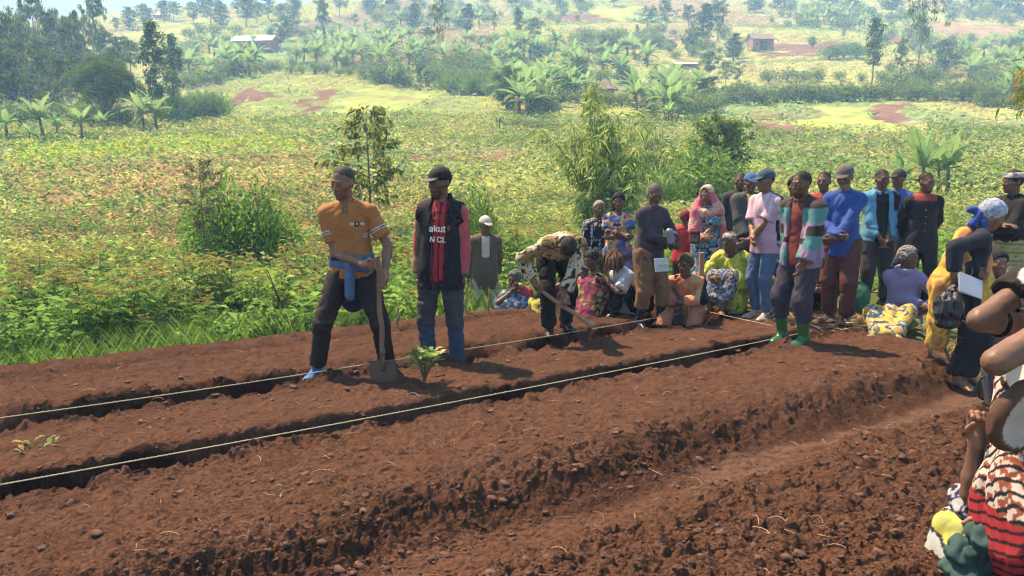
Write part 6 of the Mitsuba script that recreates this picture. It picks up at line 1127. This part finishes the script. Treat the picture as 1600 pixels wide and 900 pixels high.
# ---------------------------------------------------------------- the trees and bushes standing singly in the near fields
GAIN = 1.85
def spray_tree(key_label, cat, name, px, top_row, Y, branches, nl, L, W, cols, r, trunk=.035, hang=.4, bare=.25, lobes=None, wide=1.0, mat='m_gloss_leaf', lean=0., bark=(.13, .095, .07), shape=None, droop=.15, part_name='crown', z0=None):
    x = at(px, Y, 1.5); z = gz(x, Y) if z0 is None else z0; H = CAM_H + ray_of(px, top_row)[2] / ray_of(px, top_row)[1] * Y - z
    k = thing(name, key_label, cat); tr, cr = MB(), MB(); q = np.linspace(0, 1, 10)
    ax = np.stack([x + lean * q ** 2 + .04 * H * np.sin(q * 5) * q * .3, Y + .02 * H * np.sin(q * 7 + 1) * q, z - .05 + q * H * .96], 1); v, f = tube(ax, trunk * (1.08 - q), 8); tr.add(v, f, tint(bark, len(v), r, .25, .05))
    P = lambda u: np.array([np.interp(u, q, ax[:, i]) for i in range(3)])
    for i in range(branches):
        u = bare + (1 - bare) * (i + .6 * r.random()) / branches; a = i * 2.4 + r.uniform(-.5, .5); sh = shape((u - bare) / (1 - bare)) if shape else 1 - .75 * (u - bare) / (1 - bare)
        ln = wide * sh * r.uniform(.65, 1.15); k5 = np.linspace(0, 1, 6)[:, None]; d = norm([math.cos(a), math.sin(a), r.uniform(.35, .9)]); p = P(min(u, .99)) + d * ln * k5 + np.array([0, 0, -hang * ln * .5]) * k5 ** 2
        v, f = tube(p, np.linspace(trunk * .38 * (1.15 - u), .003, 6), 5, False); tr.add(v, f, tint(bark, len(v), r, .25, .05))
        m = int(nl * (.5 + sh) * r.uniform(.7, 1.3)); t = r.uniform(.25, 1.05, m); b = np.stack([np.interp(np.minimum(t, 1), k5[:, 0], p[:, j]) for j in range(3)], 1) + r.normal(0, .055 * wide, (m, 3)); dd = norm(norm(b - P(u)) * .7 + rdir(m, r) * .75 + [0, 0, -hang])
        c = np.asarray(cols)[r.integers(len(cols), size=m)] * r.uniform(.7, 1.3, (m, 1)); leaves(cr, b, dd, rdir(m, r, .2, 1), L * r.uniform(.6, 1.2, m), W * r.uniform(.7, 1.2, m), c, droop=droop)
    part(k, 'trunk', tr.ply('m_bark', True)); part(k, part_name, cr.ply(mat)); return k
R_ = np.random.default_rng
spray_tree('young tree with a thin straight trunk and sparse hanging leaves behind the man in orange', 'tree', 'young_tree', 577, 158, 19.0, 26, 26, .19, .085, [(.075, .10, .03), (.10, .115, .035), (.055, .08, .028), (.16, .15, .04)], R_(1), .04, .5, .36, wide=1.05, shape=lambda q: .35 + .75 * math.sin(math.pi * min(1, q * .8 + .18)) * (1 - .35 * q))
spray_tree('small grey green tree on a thin bare stem in the left field', 'tree', 'small_tree', 314, 244, 15.6, 20, 46, .085, .035, [(.07, .085, .045), (.09, .10, .05), (.10, .085, .05)], R_(2), .022, .1, .45, wide=.50, shape=lambda q: .5 + .5 * math.sin(math.pi * q), mat='m_leaf')
for i, (px, row, Y, h, w, l) in enumerate([(372, 0, 16.5, 1.75, 1.0, 'dense bright green bush right of the small grey tree'), (418, 0, 16.9, 1.25, .75, 'low bright bush leaning on the dense one in the left field'), (345, 0, 16.0, .95, .75, 'low lime bush under the small grey tree'), (330, 0, 17.4, 1.2, .6, 'dull lime bush hidden behind the small grey tree'), (1050, 0, 27, 1.35, .7, 'small round lime bush behind the woman in the pink veil'), (745, 0, 15.5, 1.35, .5, 'light green bush right of the man in the body warmer'), (1100, 0, 29, 1.9, 2.0, 'broad lime bush under the round crowned tree')]):
    x = at(px, Y, .6); plant('green_bush', 'proto_lime_shrub', (x, Y, gz(x, Y) - .05), h / 1.45 * 1.15, l, 'bush', None, w / 1.0)
for i, (px, Y, h, l) in enumerate([(1016, 36, 2.9, 'dark column of a shrub between the leafy bamboo and the round crowned tree'), (1040, 38, 2.0, 'dark low shrub right of the dark column shrub'), (1078, 40, 1.4, 'small dark shrub left of the round crowned tree'), (1072, 33, 1.2, 'dark shrub at the foot of the round crowned tree')]):
    x = at(px, Y, 2); plant('dark_shrub', f'proto_shrub_{i % 3}', (x, Y, gz(x, Y) - .1), h / 2.4, l, 'shrub', None, .32 if i == 0 else .45)
# the leafy bamboo: arching canes, long narrow leaves in drooping sprays
r = R_(5); k = thing('leafy_bamboo', 'tall leafy bamboo with arching canes behind the standing women', 'bamboo'); tr, cr = MB(), MB(); Yb = 19.5; xb = at(938, Yb, 2); zb = gz(xb, Yb)
def cane(x0, y0, H, lean, az, w=1.0):
    u = np.linspace(0, 1, 9)[:, None]; p = np.array([x0, y0, zb]) + np.hstack([math.cos(az) * lean * u ** 1.8, math.sin(az) * lean * u ** 1.8, H * u - .35 * abs(lean) * u ** 3]); v, f = tube(p, np.linspace(.022, .005, 9), 6, False); tr.add(v, f, tint((.16, .17, .05), len(v), r)); return p
for i in range(50):
    az = r.random() * 6.3; H = 2.2 + 1.6 * r.random() if i > 4 else 4.35 - .35 * i; lean = r.uniform(.45, 2.0) if i > 4 else r.uniform(-.1, .25); p = cane(xb + r.normal(0, .3) - (.12 if i < 5 else 0), Yb + r.normal(0, .3), H, lean, az)
    for j in range(26 if i < 5 else 17):
        t = r.uniform(.22, 1.0) if i > 4 else r.uniform(.35, 1.0); c = np.array([np.interp(t, np.linspace(0, 1, 9), p[:, m]) for m in range(3)]); a = r.random() * 6.3; ln = r.uniform(.15, .5) * (1.1 - .5 * t); tip = c + np.array([math.cos(a), math.sin(a), r.uniform(-.2, .5)]) * ln
        v, f = tube(np.array([c, (c + tip) / 2 + [0, 0, .03], tip]), [.005, .004, .002], 4, False); tr.add(v, f, np.array([.13, .13, .05])); m = r.integers(4, 11); b = c + (tip - c) * r.uniform(.3, 1.1, (m, 1)) + r.normal(0, .05, (m, 3)); d = norm(rdir(m, r) * .7 + norm(tip - c) * .5 + [0, 0, -.55])
        leaves(cr, b, d, rdir(m, r, .2, 1), r.uniform(.16, .34, m), r.uniform(.034, .058, m), np.array([[.17, .22, .07], [.085, .14, .04], [.24, .27, .10]])[r.integers(3, size=m)] * r.uniform(.75, 1.25, (m, 1)), droop=.22)
part(k, 'canes', tr.ply('m_bark', True)); part(k, 'foliage', cr.ply('m_gloss_leaf'))
spray_tree('round crowned small tree on a thin stem above the woman in the pink veil', 'tree', 'round_crowned_tree', 1121, 186, 31, 34, 70, .20, .10, [(.06, .095, .03), (.085, .12, .035), (.11, .14, .04)], R_(7), .055, .15, .30, wide=1.3, shape=lambda q: .55 + .55 * math.sin(math.pi * min(1, q * .9 + .1)))
# the tree whose outer boughs reach in from the right
x = 12.5; Y = 16.2; k = thing('mango_tree', 'glossy leaved tree reaching into the picture at the right edge', 'tree'); tr, cr = MB(), MB(); z = gz(x, Y); v, f = tube(np.array([[x, Y, z - .1], [x + .1, Y, z + 1.5], [x, Y + .1, z + 3.2], [x - .1, Y, z + 5]]), [.16, .13, .1, .04], 9); tr.add(v, f, (.12, .095, .075)); r = R_(9)
for i in range(70):
    a = r.random() * 6.3; e = r.uniform(-.2, 1.2); d = np.array([math.cos(a) * math.cos(e), math.sin(a) * math.cos(e), math.sin(e)]); c = np.array([x, Y, z + 3.6]) + d * [1.75, 1.75, 1.5] * r.uniform(.75, 1.0); v, f = tube(np.array([[x, Y, z + 2.6 + .8 * max(0, d[2])], (np.array([x, Y, z + 3.4]) + c) / 2 + [0, 0, .1], c]), [.035, .02, .006], 5, False); tr.add(v, f, (.11, .09, .07))
    m = 46; b = c + r.normal(0, .22, (m, 3)); col = np.array([.20, .11, .03]) if r.random() < .08 else np.array([.075, .125, .03]); leaves(cr, b, norm(rdir(m, r) * .7 + d * .5 + [0, 0, -.6]), rdir(m, r, .2, 1), r.uniform(.14, .24, m), r.uniform(.04, .06, m), col * r.uniform(.7, 1.3, (m, 1)), droop=.2)
part(k, 'trunk', tr.ply('m_bark', True)); part(k, 'crown', cr.ply('m_gloss_leaf'))
# the banana plants behind the man with the red collar: torn leaves, each a part
r = R_(12)
for px, Y, top, nl, l in [(1447, 33.0, 186, 9, 'tall banana plant with upright torn leaves behind the red collared man'), (1486, 34.0, 190, 8, 'banana plant with a shaggy leaning stem, the one farther right of the pair'), (1408, 34.5, 226, 7, 'low banana plant with brown hanging leaves left of the tall one'), (1470, 34.6, 214, 6, 'small banana plant between the two tall ones')]:
    x = at(px, Y, 2.5); z = gz(x, Y); H = (CAM_H + ray_of(px, top)[2] / ray_of(px, top)[1] * Y - z) * 1.0; st, lf = banana(r, H * .78, nl, 2.3, .66, 8, True, True); k = thing('torn_banana', l, 'banana plant'); X = T().translate([x, Y, z - .05]); part(k, 'pseudostem', st.ply('m_bark', True, to_world=X))
    for m in lf: part(k, 'leaf', m.ply('m_gloss_leaf', to_world=X))
# plants at the edge of the beds
def stem_leaf_plant(label, cat, name, pos, H, stems, nl, L, W, cols, r, spread=.25, droop=.25, up=.35, mat='m_gloss_leaf', stemc=(.14, .10, .06), big=False, low=.25):
    k = thing(name, label, cat); tr = MB(); cr = MB(); pos = np.asarray(pos, float)
    for i in range(stems):
        a = r.random() * 6.3; u = np.linspace(0, 1, 6)[:, None]; tip = np.array([math.cos(a) * spread * (stems > 1), math.sin(a) * spread * (stems > 1), H * r.uniform(.75, 1.05)]); p = pos + tip * u * np.hstack([u, u, u * 0 + 1]) + r.normal(0, .008, (6, 3)) * u; v, f = tube(p, np.linspace(.011, .004, 6) * (H / .6) ** .5, 6, False); tr.add(v, f, tint(stemc, len(v), r))
        m = nl // stems; t = r.uniform(low, 1.02, m); b = np.stack([np.interp(t, u[:, 0], p[:, j]) for j in range(3)], 1); az = np.arange(m) * 2.4 + r.random(m); d = norm(np.stack([np.cos(az), np.sin(az), up + r.normal(0, .25, m)], 1)); pe = L * .35
        for j in range(m): tr.add(*[(q_) for q_ in tube(np.array([b[j], b[j] + d[j] * pe]), [.0025, .0015], 3, False)], np.array(stemc) * [.9, 1.3, .7])
        col = np.asarray(cols)[r.integers(len(cols), size=m)] * r.uniform(.75, 1.25, (m, 1)); base = b + d * pe
        Lm = L * r.uniform(.6, 1.15, m); s_ = norm(np.cross(d, [0, 0, 1.])); dn = d + np.array([0, 0, -.5 * droop]); n_ = np.cross(s_, d)
        for q0, q1, w0, w1 in ((0, .3, .02, .8), (.3, .65, .8, .95), (.65, 1, .95, .03)):    # leaf blades in three folded steps
            c0 = base + d * (Lm * q0)[:, None] + np.array([0, 0, -droop]) * (Lm * q0 ** 2)[:, None]; c1 = base + d * (Lm * q1)[:, None] + np.array([0, 0, -droop]) * (Lm * q1 ** 2)[:, None]; W0 = (W * Lm / L * w0 / 2)[:, None]; W1 = (W * Lm / L * w1 / 2)[:, None]
            V = np.stack([c0, c0 + s_ * W0 + n_ * W0 * .4, c1 + s_ * W1 + n_ * W1 * .4, c1, c0 - s_ * W0 + n_ * W0 * .4, c1 - s_ * W1 + n_ * W1 * .4], 1).reshape(-1, 3); I = np.arange(m)[:, None] * 6; cr.add(V, np.concatenate([I + [0, 1, 2], I + [0, 2, 3], I + [0, 3, 5], I + [0, 5, 4]]), np.repeat(np.minimum(col * GAIN, .6), 6, 0))
    part(k, 'stem', tr.ply('m_bark', True)); part(k, 'leaves', cr.ply(mat)); return k
r = R_(21); GL = [(.075, .13, .03), (.10, .16, .04), (.055, .10, .03)]; YL = [(.15, .20, .035), (.19, .22, .05), (.10, .16, .03)]
for px, row, H, n, l in [(296, 520, .48, 70, 'spreading glossy broad leaved weed beside the straw heap'), (262, 516, .40, 46, 'broad leaved weed left of the glossy one by the straw heap'), (356, 512, .42, 56, 'broad leaved weed behind the straw heap'), (230, 528, .32, 36, 'low broad leaved weed at the bed edge, left of the straw heap'), (395, 505, .45, 44, 'broad leaved weed right of the straw heap'), (6, 560, .3, 26, 'yellow green weed at the left edge of the beds')]:
    g = on(px, row); stem_leaf_plant(l, 'weed', 'broad_leaved_weed', [g[0], g[1] + .35, gz(g[0], g[1] + .35) - .02], H, 5, n, .13, .085, GL, r, .42, .3, .3)
for px, Y, H, n, l in [(446, 9.7, 1.05, 44, 'taller leafy plant with pale yellow leaves left of the man in orange'), (424, 9.9, .85, 30, 'leafy plant with a brown stem beside the pale yellow leaved one')]:
    x = at(px, Y, .4); stem_leaf_plant(l, 'plant', 'yellow_leaved_plant', [x, Y, gz(x, Y) - .02], H, 3, n, .15, .11, YL, r, .22, .35, .3, low=.5, stemc=(.12, .08, .05))
for i in range(7):
    px = 395 + i * 14 + r.normal(0, 8); Y = 14.5 + r.random() * 1.5; x = at(px, Y, .5); mb = MB(); k = thing('fern_frond_clump', 'upright pale fern fronds in front of the dense bright bush', 'fern', 'ferns before the bright bush')
    for j in range(4):
        a = r.random() * 6.3; u = np.linspace(0, 1, 12); p = np.array([x, Y, gz(x, Y)]) + np.stack([.25 * np.cos(a) * u ** 2, .25 * np.sin(a) * u ** 2, .85 * r.uniform(.7, 1.1) * u - .08 * u ** 3], 1); sd = norm(np.array([-math.sin(a), math.cos(a), 0]))
        for g in (1, -1): leaves(mb, p[2:], np.tile(sd * g + [0, 0, .25], (10, 1)), np.tile([math.cos(a), math.sin(a), .4], (10, 1)), .14 * (1.1 - u[2:]) + .02, .03, np.tile([.13, .19, .06], (10, 1)))
        v, f = tube(p, .004, 4, False); mb.add(v, f, [.14, .16, .06])
    part(k, 'fronds', mb.ply('m_leaf'))
# seedlings set out in the beds
def seedling(px, row, H, label, n, L, W, cols, seed, bare=.45, stems=2, spread=.07, stemc=(.10, .07, .05)):
    d = ray_of(px, row); g = np.array([0, 0, CAM_H]) + d * ((CAM_H) / -d[2]); z = gz(g[0], g[1]); g = np.array([0, 0, CAM_H]) + d * ((CAM_H - z) / -d[2]); return stem_leaf_plant(label, 'seedling', 'seedling', [g[0], g[1], z - .02], H, stems, n, L, W, cols, R_(seed), spread, .30, .7, stemc=stemc, low=bare)
seedling(663, 602, .36, 'coffee seedling with a bushy crown planted beside the man in the body warmer', 130, .085, .042, [(.10, .16, .04), (.16, .21, .07), (.24, .26, .12), (.07, .12, .035)], 31, .45, 6, .15)
seedling(68, 757, .31, 'small coffee seedling under the lower string at the left', 40, .08, .034, [(.16, .18, .07), (.20, .17, .07), (.10, .14, .045)], 32, .55, 4, .10, (.20, .15, .10))
k = seedling(1490, 608, .62, 'twiggy coffee seedling with few leaves before the woman in the yellow wrap', 56, .085, .05, [(.10, .16, .10), (.14, .19, .13), (.13, .11, .06)], 33, .4, 5, .22, (.17, .13, .09))
seedling(1452, 560, .34, 'leafy coffee seedling left of the twiggy one', 70, .095, .06, [(.07, .12, .065), (.09, .14, .08)], 34, .45, 4, .14)
# ---------------------------------------------------------------- strings, pegs, stakes
def cord(label, pts, name='string'):
    k = thing(name, label, 'string'); mb = MB(); P = []
    for a, b in zip(pts[:-1], pts[1:]):
        u = np.linspace(0, 1, 40)[:, None]; q = np.asarray(a) * (1 - u) + np.asarray(b) * u; q[:, 2] -= .03 * np.linalg.norm(np.asarray(b) - a) / 8 * 4 * (u[:, 0] - u[:, 0] ** 2); P.append(q)
    v, f = tube(np.vstack(P), .0042, 6); mb.add(v, f, C(206, 194, 150, .6)); part(k, 'cord', mb.ply('m_cloth', True)); return k
def zpt(px, row, z): d = ray_of(px, row); return np.array([0, 0, CAM_H]) + d * ((CAM_H - z) / -d[2])
SP = pt(1094, 484, 9.15)
S1a, S1b = zpt(-60, 661, .08), SP
cord('pale string stretched along the farther trench to the wooden stake', [S1a, zpt(605, 564, .13), S1b])
S2a, S2b = zpt(-60, 768, .085), zpt(1268, 517, .11)
cord('pale string stretched along the nearer trench', [S2a, S2b])
cord('pale string running from the wooden stake to the boots of the squatting group', [SP, zpt(1232, 514, .05)])
cord('short string tied from the stake down to a peg', [SP, zpt(1076, 503, .01)], 'guy_string')
k = thing('wooden_stake', 'wooden stake with the strings tied to it before the seated man in orange', 'stake'); mb = MB(); b = pt(1094, 500, 9.15); t_ = pt(1096, 394, 9.15); u, f = rbox((.055, .045, t_[2] - b[2] + .15), .006); mb.add(u + (b + t_) / 2 - [0, 0, .075], f, (.24, .155, .10)); part(k, 'post', mb.ply('m_matte')); mb = MB(); v, f = tube(np.array([SP - [0, 0, .012], SP, SP + [0, 0, .012]]), .036, 10); mb.add(v, f, C(214, 200, 150, .7)); part(k, 'knot', mb.ply('m_cloth', True))
k = thing('grey_plank', 'weathered grey plank standing beside the seated man in orange', 'plank'); mb = MB(); b = pt(1057, 507, 8.95); u, f = rbox((.085, .022, .62), .004); mb.add(u @ rotz(.2) + b + [0, 0, .28], f, C(104, 100, 110)); part(k, 'board', mb.ply('m_matte'))
k = thing('digging_stick', 'thin stick leaning behind the woman in the lime shawl', 'stick'); mb = MB(); wood(mb, pt(1118, 430, 9.9), pt(1150, 410, 9.7), .012, .010, (.24, .16, .09)); part(k, 'shaft', mb.ply('m_matte', True))
k = thing('dark_umbrella', 'furled dark umbrella hanging at the side of the man in green boots', 'umbrella'); mb = MB(); wood(mb, pt(1228, 443, 7.6), pt(1203, 492, 7.55), .024, .010, (.02, .02, .024)); part(k, 'canopy', mb.ply('m_cloth', True)); mb = MB(); wood(mb, pt(1228, 443, 7.6), pt(1232, 435, 7.6), .008, .007, (.05, .04, .035), 6, 3); part(k, 'handle', mb.ply('m_rubber', True))
for i, (px, row, h, l) in enumerate([(727, 488, .34, 'short peg left of the old man in the brown jacket'), (762, 487, .30, 'short peg between the old man and the seated woman'), (580, 505, .30, 'short peg behind the man in orange'), (620, 505, .22, 'short peg between the two men in front'), (1318, 500, .2, 'short peg in the straw by the blue shirted man')]):
    g = on(px, row + 6); Y = g[1]; k = thing('peg', l, 'peg'); mb = MB(); z = gz(g[0], Y); wood(mb, [g[0], Y, z - .05], [g[0] + .02, Y, z + h], .014, .012, (.20, .14, .09)); part(k, 'shaft', mb.ply('m_matte', True)); mb = MB(); wood(mb, [g[0] + .02, Y, z + h], [g[0] + .021, Y, z + h + .006], .012, .006, (.30, .22, .14), 8, 3); part(k, 'cut_top', mb.ply('m_matte', True))
k = thing('green_sack', 'green woven sack lying between the standing men', 'sack'); c = pt(1343, 466, 9.6); v, f = solid([ell(c, np.eye(3), (.13, .12, .20), .05), cap(c - [0, .0, .16], c + [.22, -.1, -.2], .09, .06, k=.06)], .014); n_ = vnormals(v, f); v = v + n_ * (.02 * (nz(v, 16.) - .5))[:, None]; part(k, 'body', mikit.ply((v, f), 'm_cloth', True, color=np.tile(C(56, 130, 96), (len(v), 1)))); mb = MB(); v, f = tube(np.array([c + [-.02, 0, .19], c + [.0, 0, .21]]), .05, 10); mb.add(v, f, C(66, 146, 108)); part(k, 'neck', mb.ply('m_cloth', True))
# ---------------------------------------------------------------- houses and huts on the hillside
def place_house(px, row, width_px):
    p = on(px, row); d = p[1] * math.cos(PITCH) - (p[2] - CAM_H) * math.sin(PITCH); return p, width_px / FPX * d
def house(px, row, wpx, label, wallc, roofc, ratio=.42, depth=.6, pitch=.28, open_front=False, rot=0.):
    p, w = place_house(px, row, wpx); h = w * ratio; d = w * depth; X = T().translate([float(a) for a in p]).rotate([0, 0, 1], rot); k = thing('house', label, 'house'); mb = MB()
    t = .18
    for c, sz in (([-w / 2 + t / 2, 0, h / 2], (t, d, h)), ([w / 2 - t / 2, 0, h / 2], (t, d, h)), ([0, d / 2 - t / 2, h / 2], (w - 2 * t, t, h))): v, f = rbox(sz, .01); mb.add(v + np.array(c) - [0, 0, .3], f, wallc)
    dw = w * .16; wins = [-.30 * w, .30 * w]
    for c, sz in (([-.32 * w, -d / 2 + t / 2, h / 2], (w * .36 - 2 * t, t, h)), ([.32 * w, -d / 2 + t / 2, h / 2], (w * .36 - 2 * t, t, h)), ([0, -d / 2 + t / 2, h * .88], (w * .28 + .4, t - .02, h * .24))): v, f = rbox(sz, .01); mb.add(v + np.array(c) - [0, 0, .3], f, np.array(wallc) * .95)
    for sx in (-1, 1): mb.add(np.array([[sx * (w / 2 - .05), -d / 2, h - .3], [sx * (w / 2 - .05), d / 2, h - .3], [sx * (w / 2 - .05), 0, h - .3 + d * pitch], [sx * (w / 2 - .25), -d / 2, h - .3], [sx * (w / 2 - .25), d / 2, h - .3], [sx * (w / 2 - .25), 0, h - .3 + d * pitch]]), [[0, 1, 2], [3, 5, 4]], wallc)
    part(k, 'wall', mb.ply('m_matte', to_world=X)); rf = None
    for sy in (-1, 1):
        mb = MB(); n = 24; u = np.linspace(-w / 2 - .35, w / 2 + .35, n * 2 + 1); zz = .05 * (np.arange(n * 2 + 1) % 2); e = d / 2 + .35
        top = np.stack([u, u * 0, h - .28 + d * pitch + zz + .02], 1); bot = np.stack([u, u * 0 + sy * e, h - .28 - .35 * 2 * pitch + zz], 1); i = np.arange(n * 2); mb.add(np.vstack([top, bot, top - [0, 0, .05], bot - [0, 0, .05]]), np.vstack([np.stack([i, i + 1, i + 2 * n + 2, i + 2 * n + 1], 1), np.stack([i, i + 1, i + 2 * n + 2, i + 2 * n + 1], 1) + 4 * n + 2]), roofc); part(k, 'roof', mb.ply('m_tin', to_world=X))
    mb = MB(); v, f = rbox((w * .26, .05, h * .74), .01); mb.add(v + [0, -d / 2 + t * .7, h * .37 - .3], f, (.06, .04, .03)); part(k, 'door', mb.ply('m_matte', to_world=X))
    for wx in wins: mb = MB(); v, f = rbox((w * .10, .06, h * .24), .01); mb.add(v + [wx, -d / 2 - .01, h * .55 - .3], f, (.05, .04, .035)); part(k, 'window', mb.ply('m_matte', to_world=X))
    return k
scene['m_tin'] = two({'type': 'principled', 'base_color': VC, 'roughness': .45, 'metallic': .25, 'specular': .5})
house(400, 80, 62, 'long mud brick house with a shining white tin roof at upper left', (.24, .13, .09), (.42, .44, .48), .26, .5, rot=-6)
house(1187, 78, 34, 'small brick shed with a dark pitched roof by the tilled field', (.26, .15, .11), (.16, .11, .10), .52, .7, .35, rot=8)
house(1072, 108, 34, 'low house under a white tin roof in the middle of the banana grove', (.22, .13, .10), (.5, .52, .55), .28, .55, .12)
house(254, 30, 20, 'tiny white roofed house in the haze on the left ridge', (.28, .22, .2), (.66, .68, .70), .35, .6)
house(1588, 18, 30, 'pale roofed house at the top right corner of the hillside', (.3, .26, .24), (.62, .66, .72), .35, .6)
def hut(px, row, wpx, label, cone=.8):
    p, w = place_house(px, row, wpx); R = w / 2; k = thing('thatched_hut', label, 'hut'); r = R_(int(px)); h = R * .95; mb = MB(); n = 26; th = np.arange(n) * 2 * np.pi / n; keep = [i for i in range(n) if not (math.cos(th[i] + math.pi / 2 - .06) > .95)]
    for i in keep: v, f = rbox((2 * np.pi * R * .78 / n * .93, .10, h * 1.3), .02); mb.add(v @ rotz(th[i] + np.pi / 2).T + p + [R * .78 * math.cos(th[i]), R * .78 * math.sin(th[i]), h * .45], f, np.array([.17, .11, .08]) * r.uniform(.8, 1.2))
    part(k, 'wall', mb.ply('m_matte')); mb = MB(); m = 1500; u = r.random(m) ** .5; a = r.uniform(0, 6.3, m); q = u * R * 1.12; b = np.stack([p[0] + q * np.cos(a), p[1] + q * np.sin(a), p[2] + h + (1 - u) * R * 2 * cone * .62 + .03], 1); d = norm(np.stack([np.cos(a), np.sin(a), -cone * 1.05 + 0 * a], 1) + r.normal(0, .08, (m, 3)))
    v, f = tube(np.array([[p[0], p[1], p[2] + h - .02], [p[0], p[1], p[2] + h + R * 1.24 * cone]]), [R * 1.12, .03], 24); mb.add(v, f, (.13, .105, .085)); leaves(mb, b, d, np.stack([np.cos(a), np.sin(a), 1 + 0 * a], 1), R * .3, .10, tint((.13, .105, .085), m, r, .3)); part(k, 'roof', mb.ply('m_matte'))
    mb = MB(); v, f = rbox((R * .34, .06, h * .95), .01); mb.add(v + p + [0.05 * R, -R * .76, h * .42], f, (.03, .024, .02)); part(k, 'door', mb.ply('m_matte'))
hut(945, 156, 34, 'round hut with a steep grey thatched roof in the middle grove'); hut(661, 106, 26, 'small round hut with a flat thatched roof left of the middle grove', .5); hut(982, 76, 24, 'thatched hut in the hedge of the upper homestead', .9)
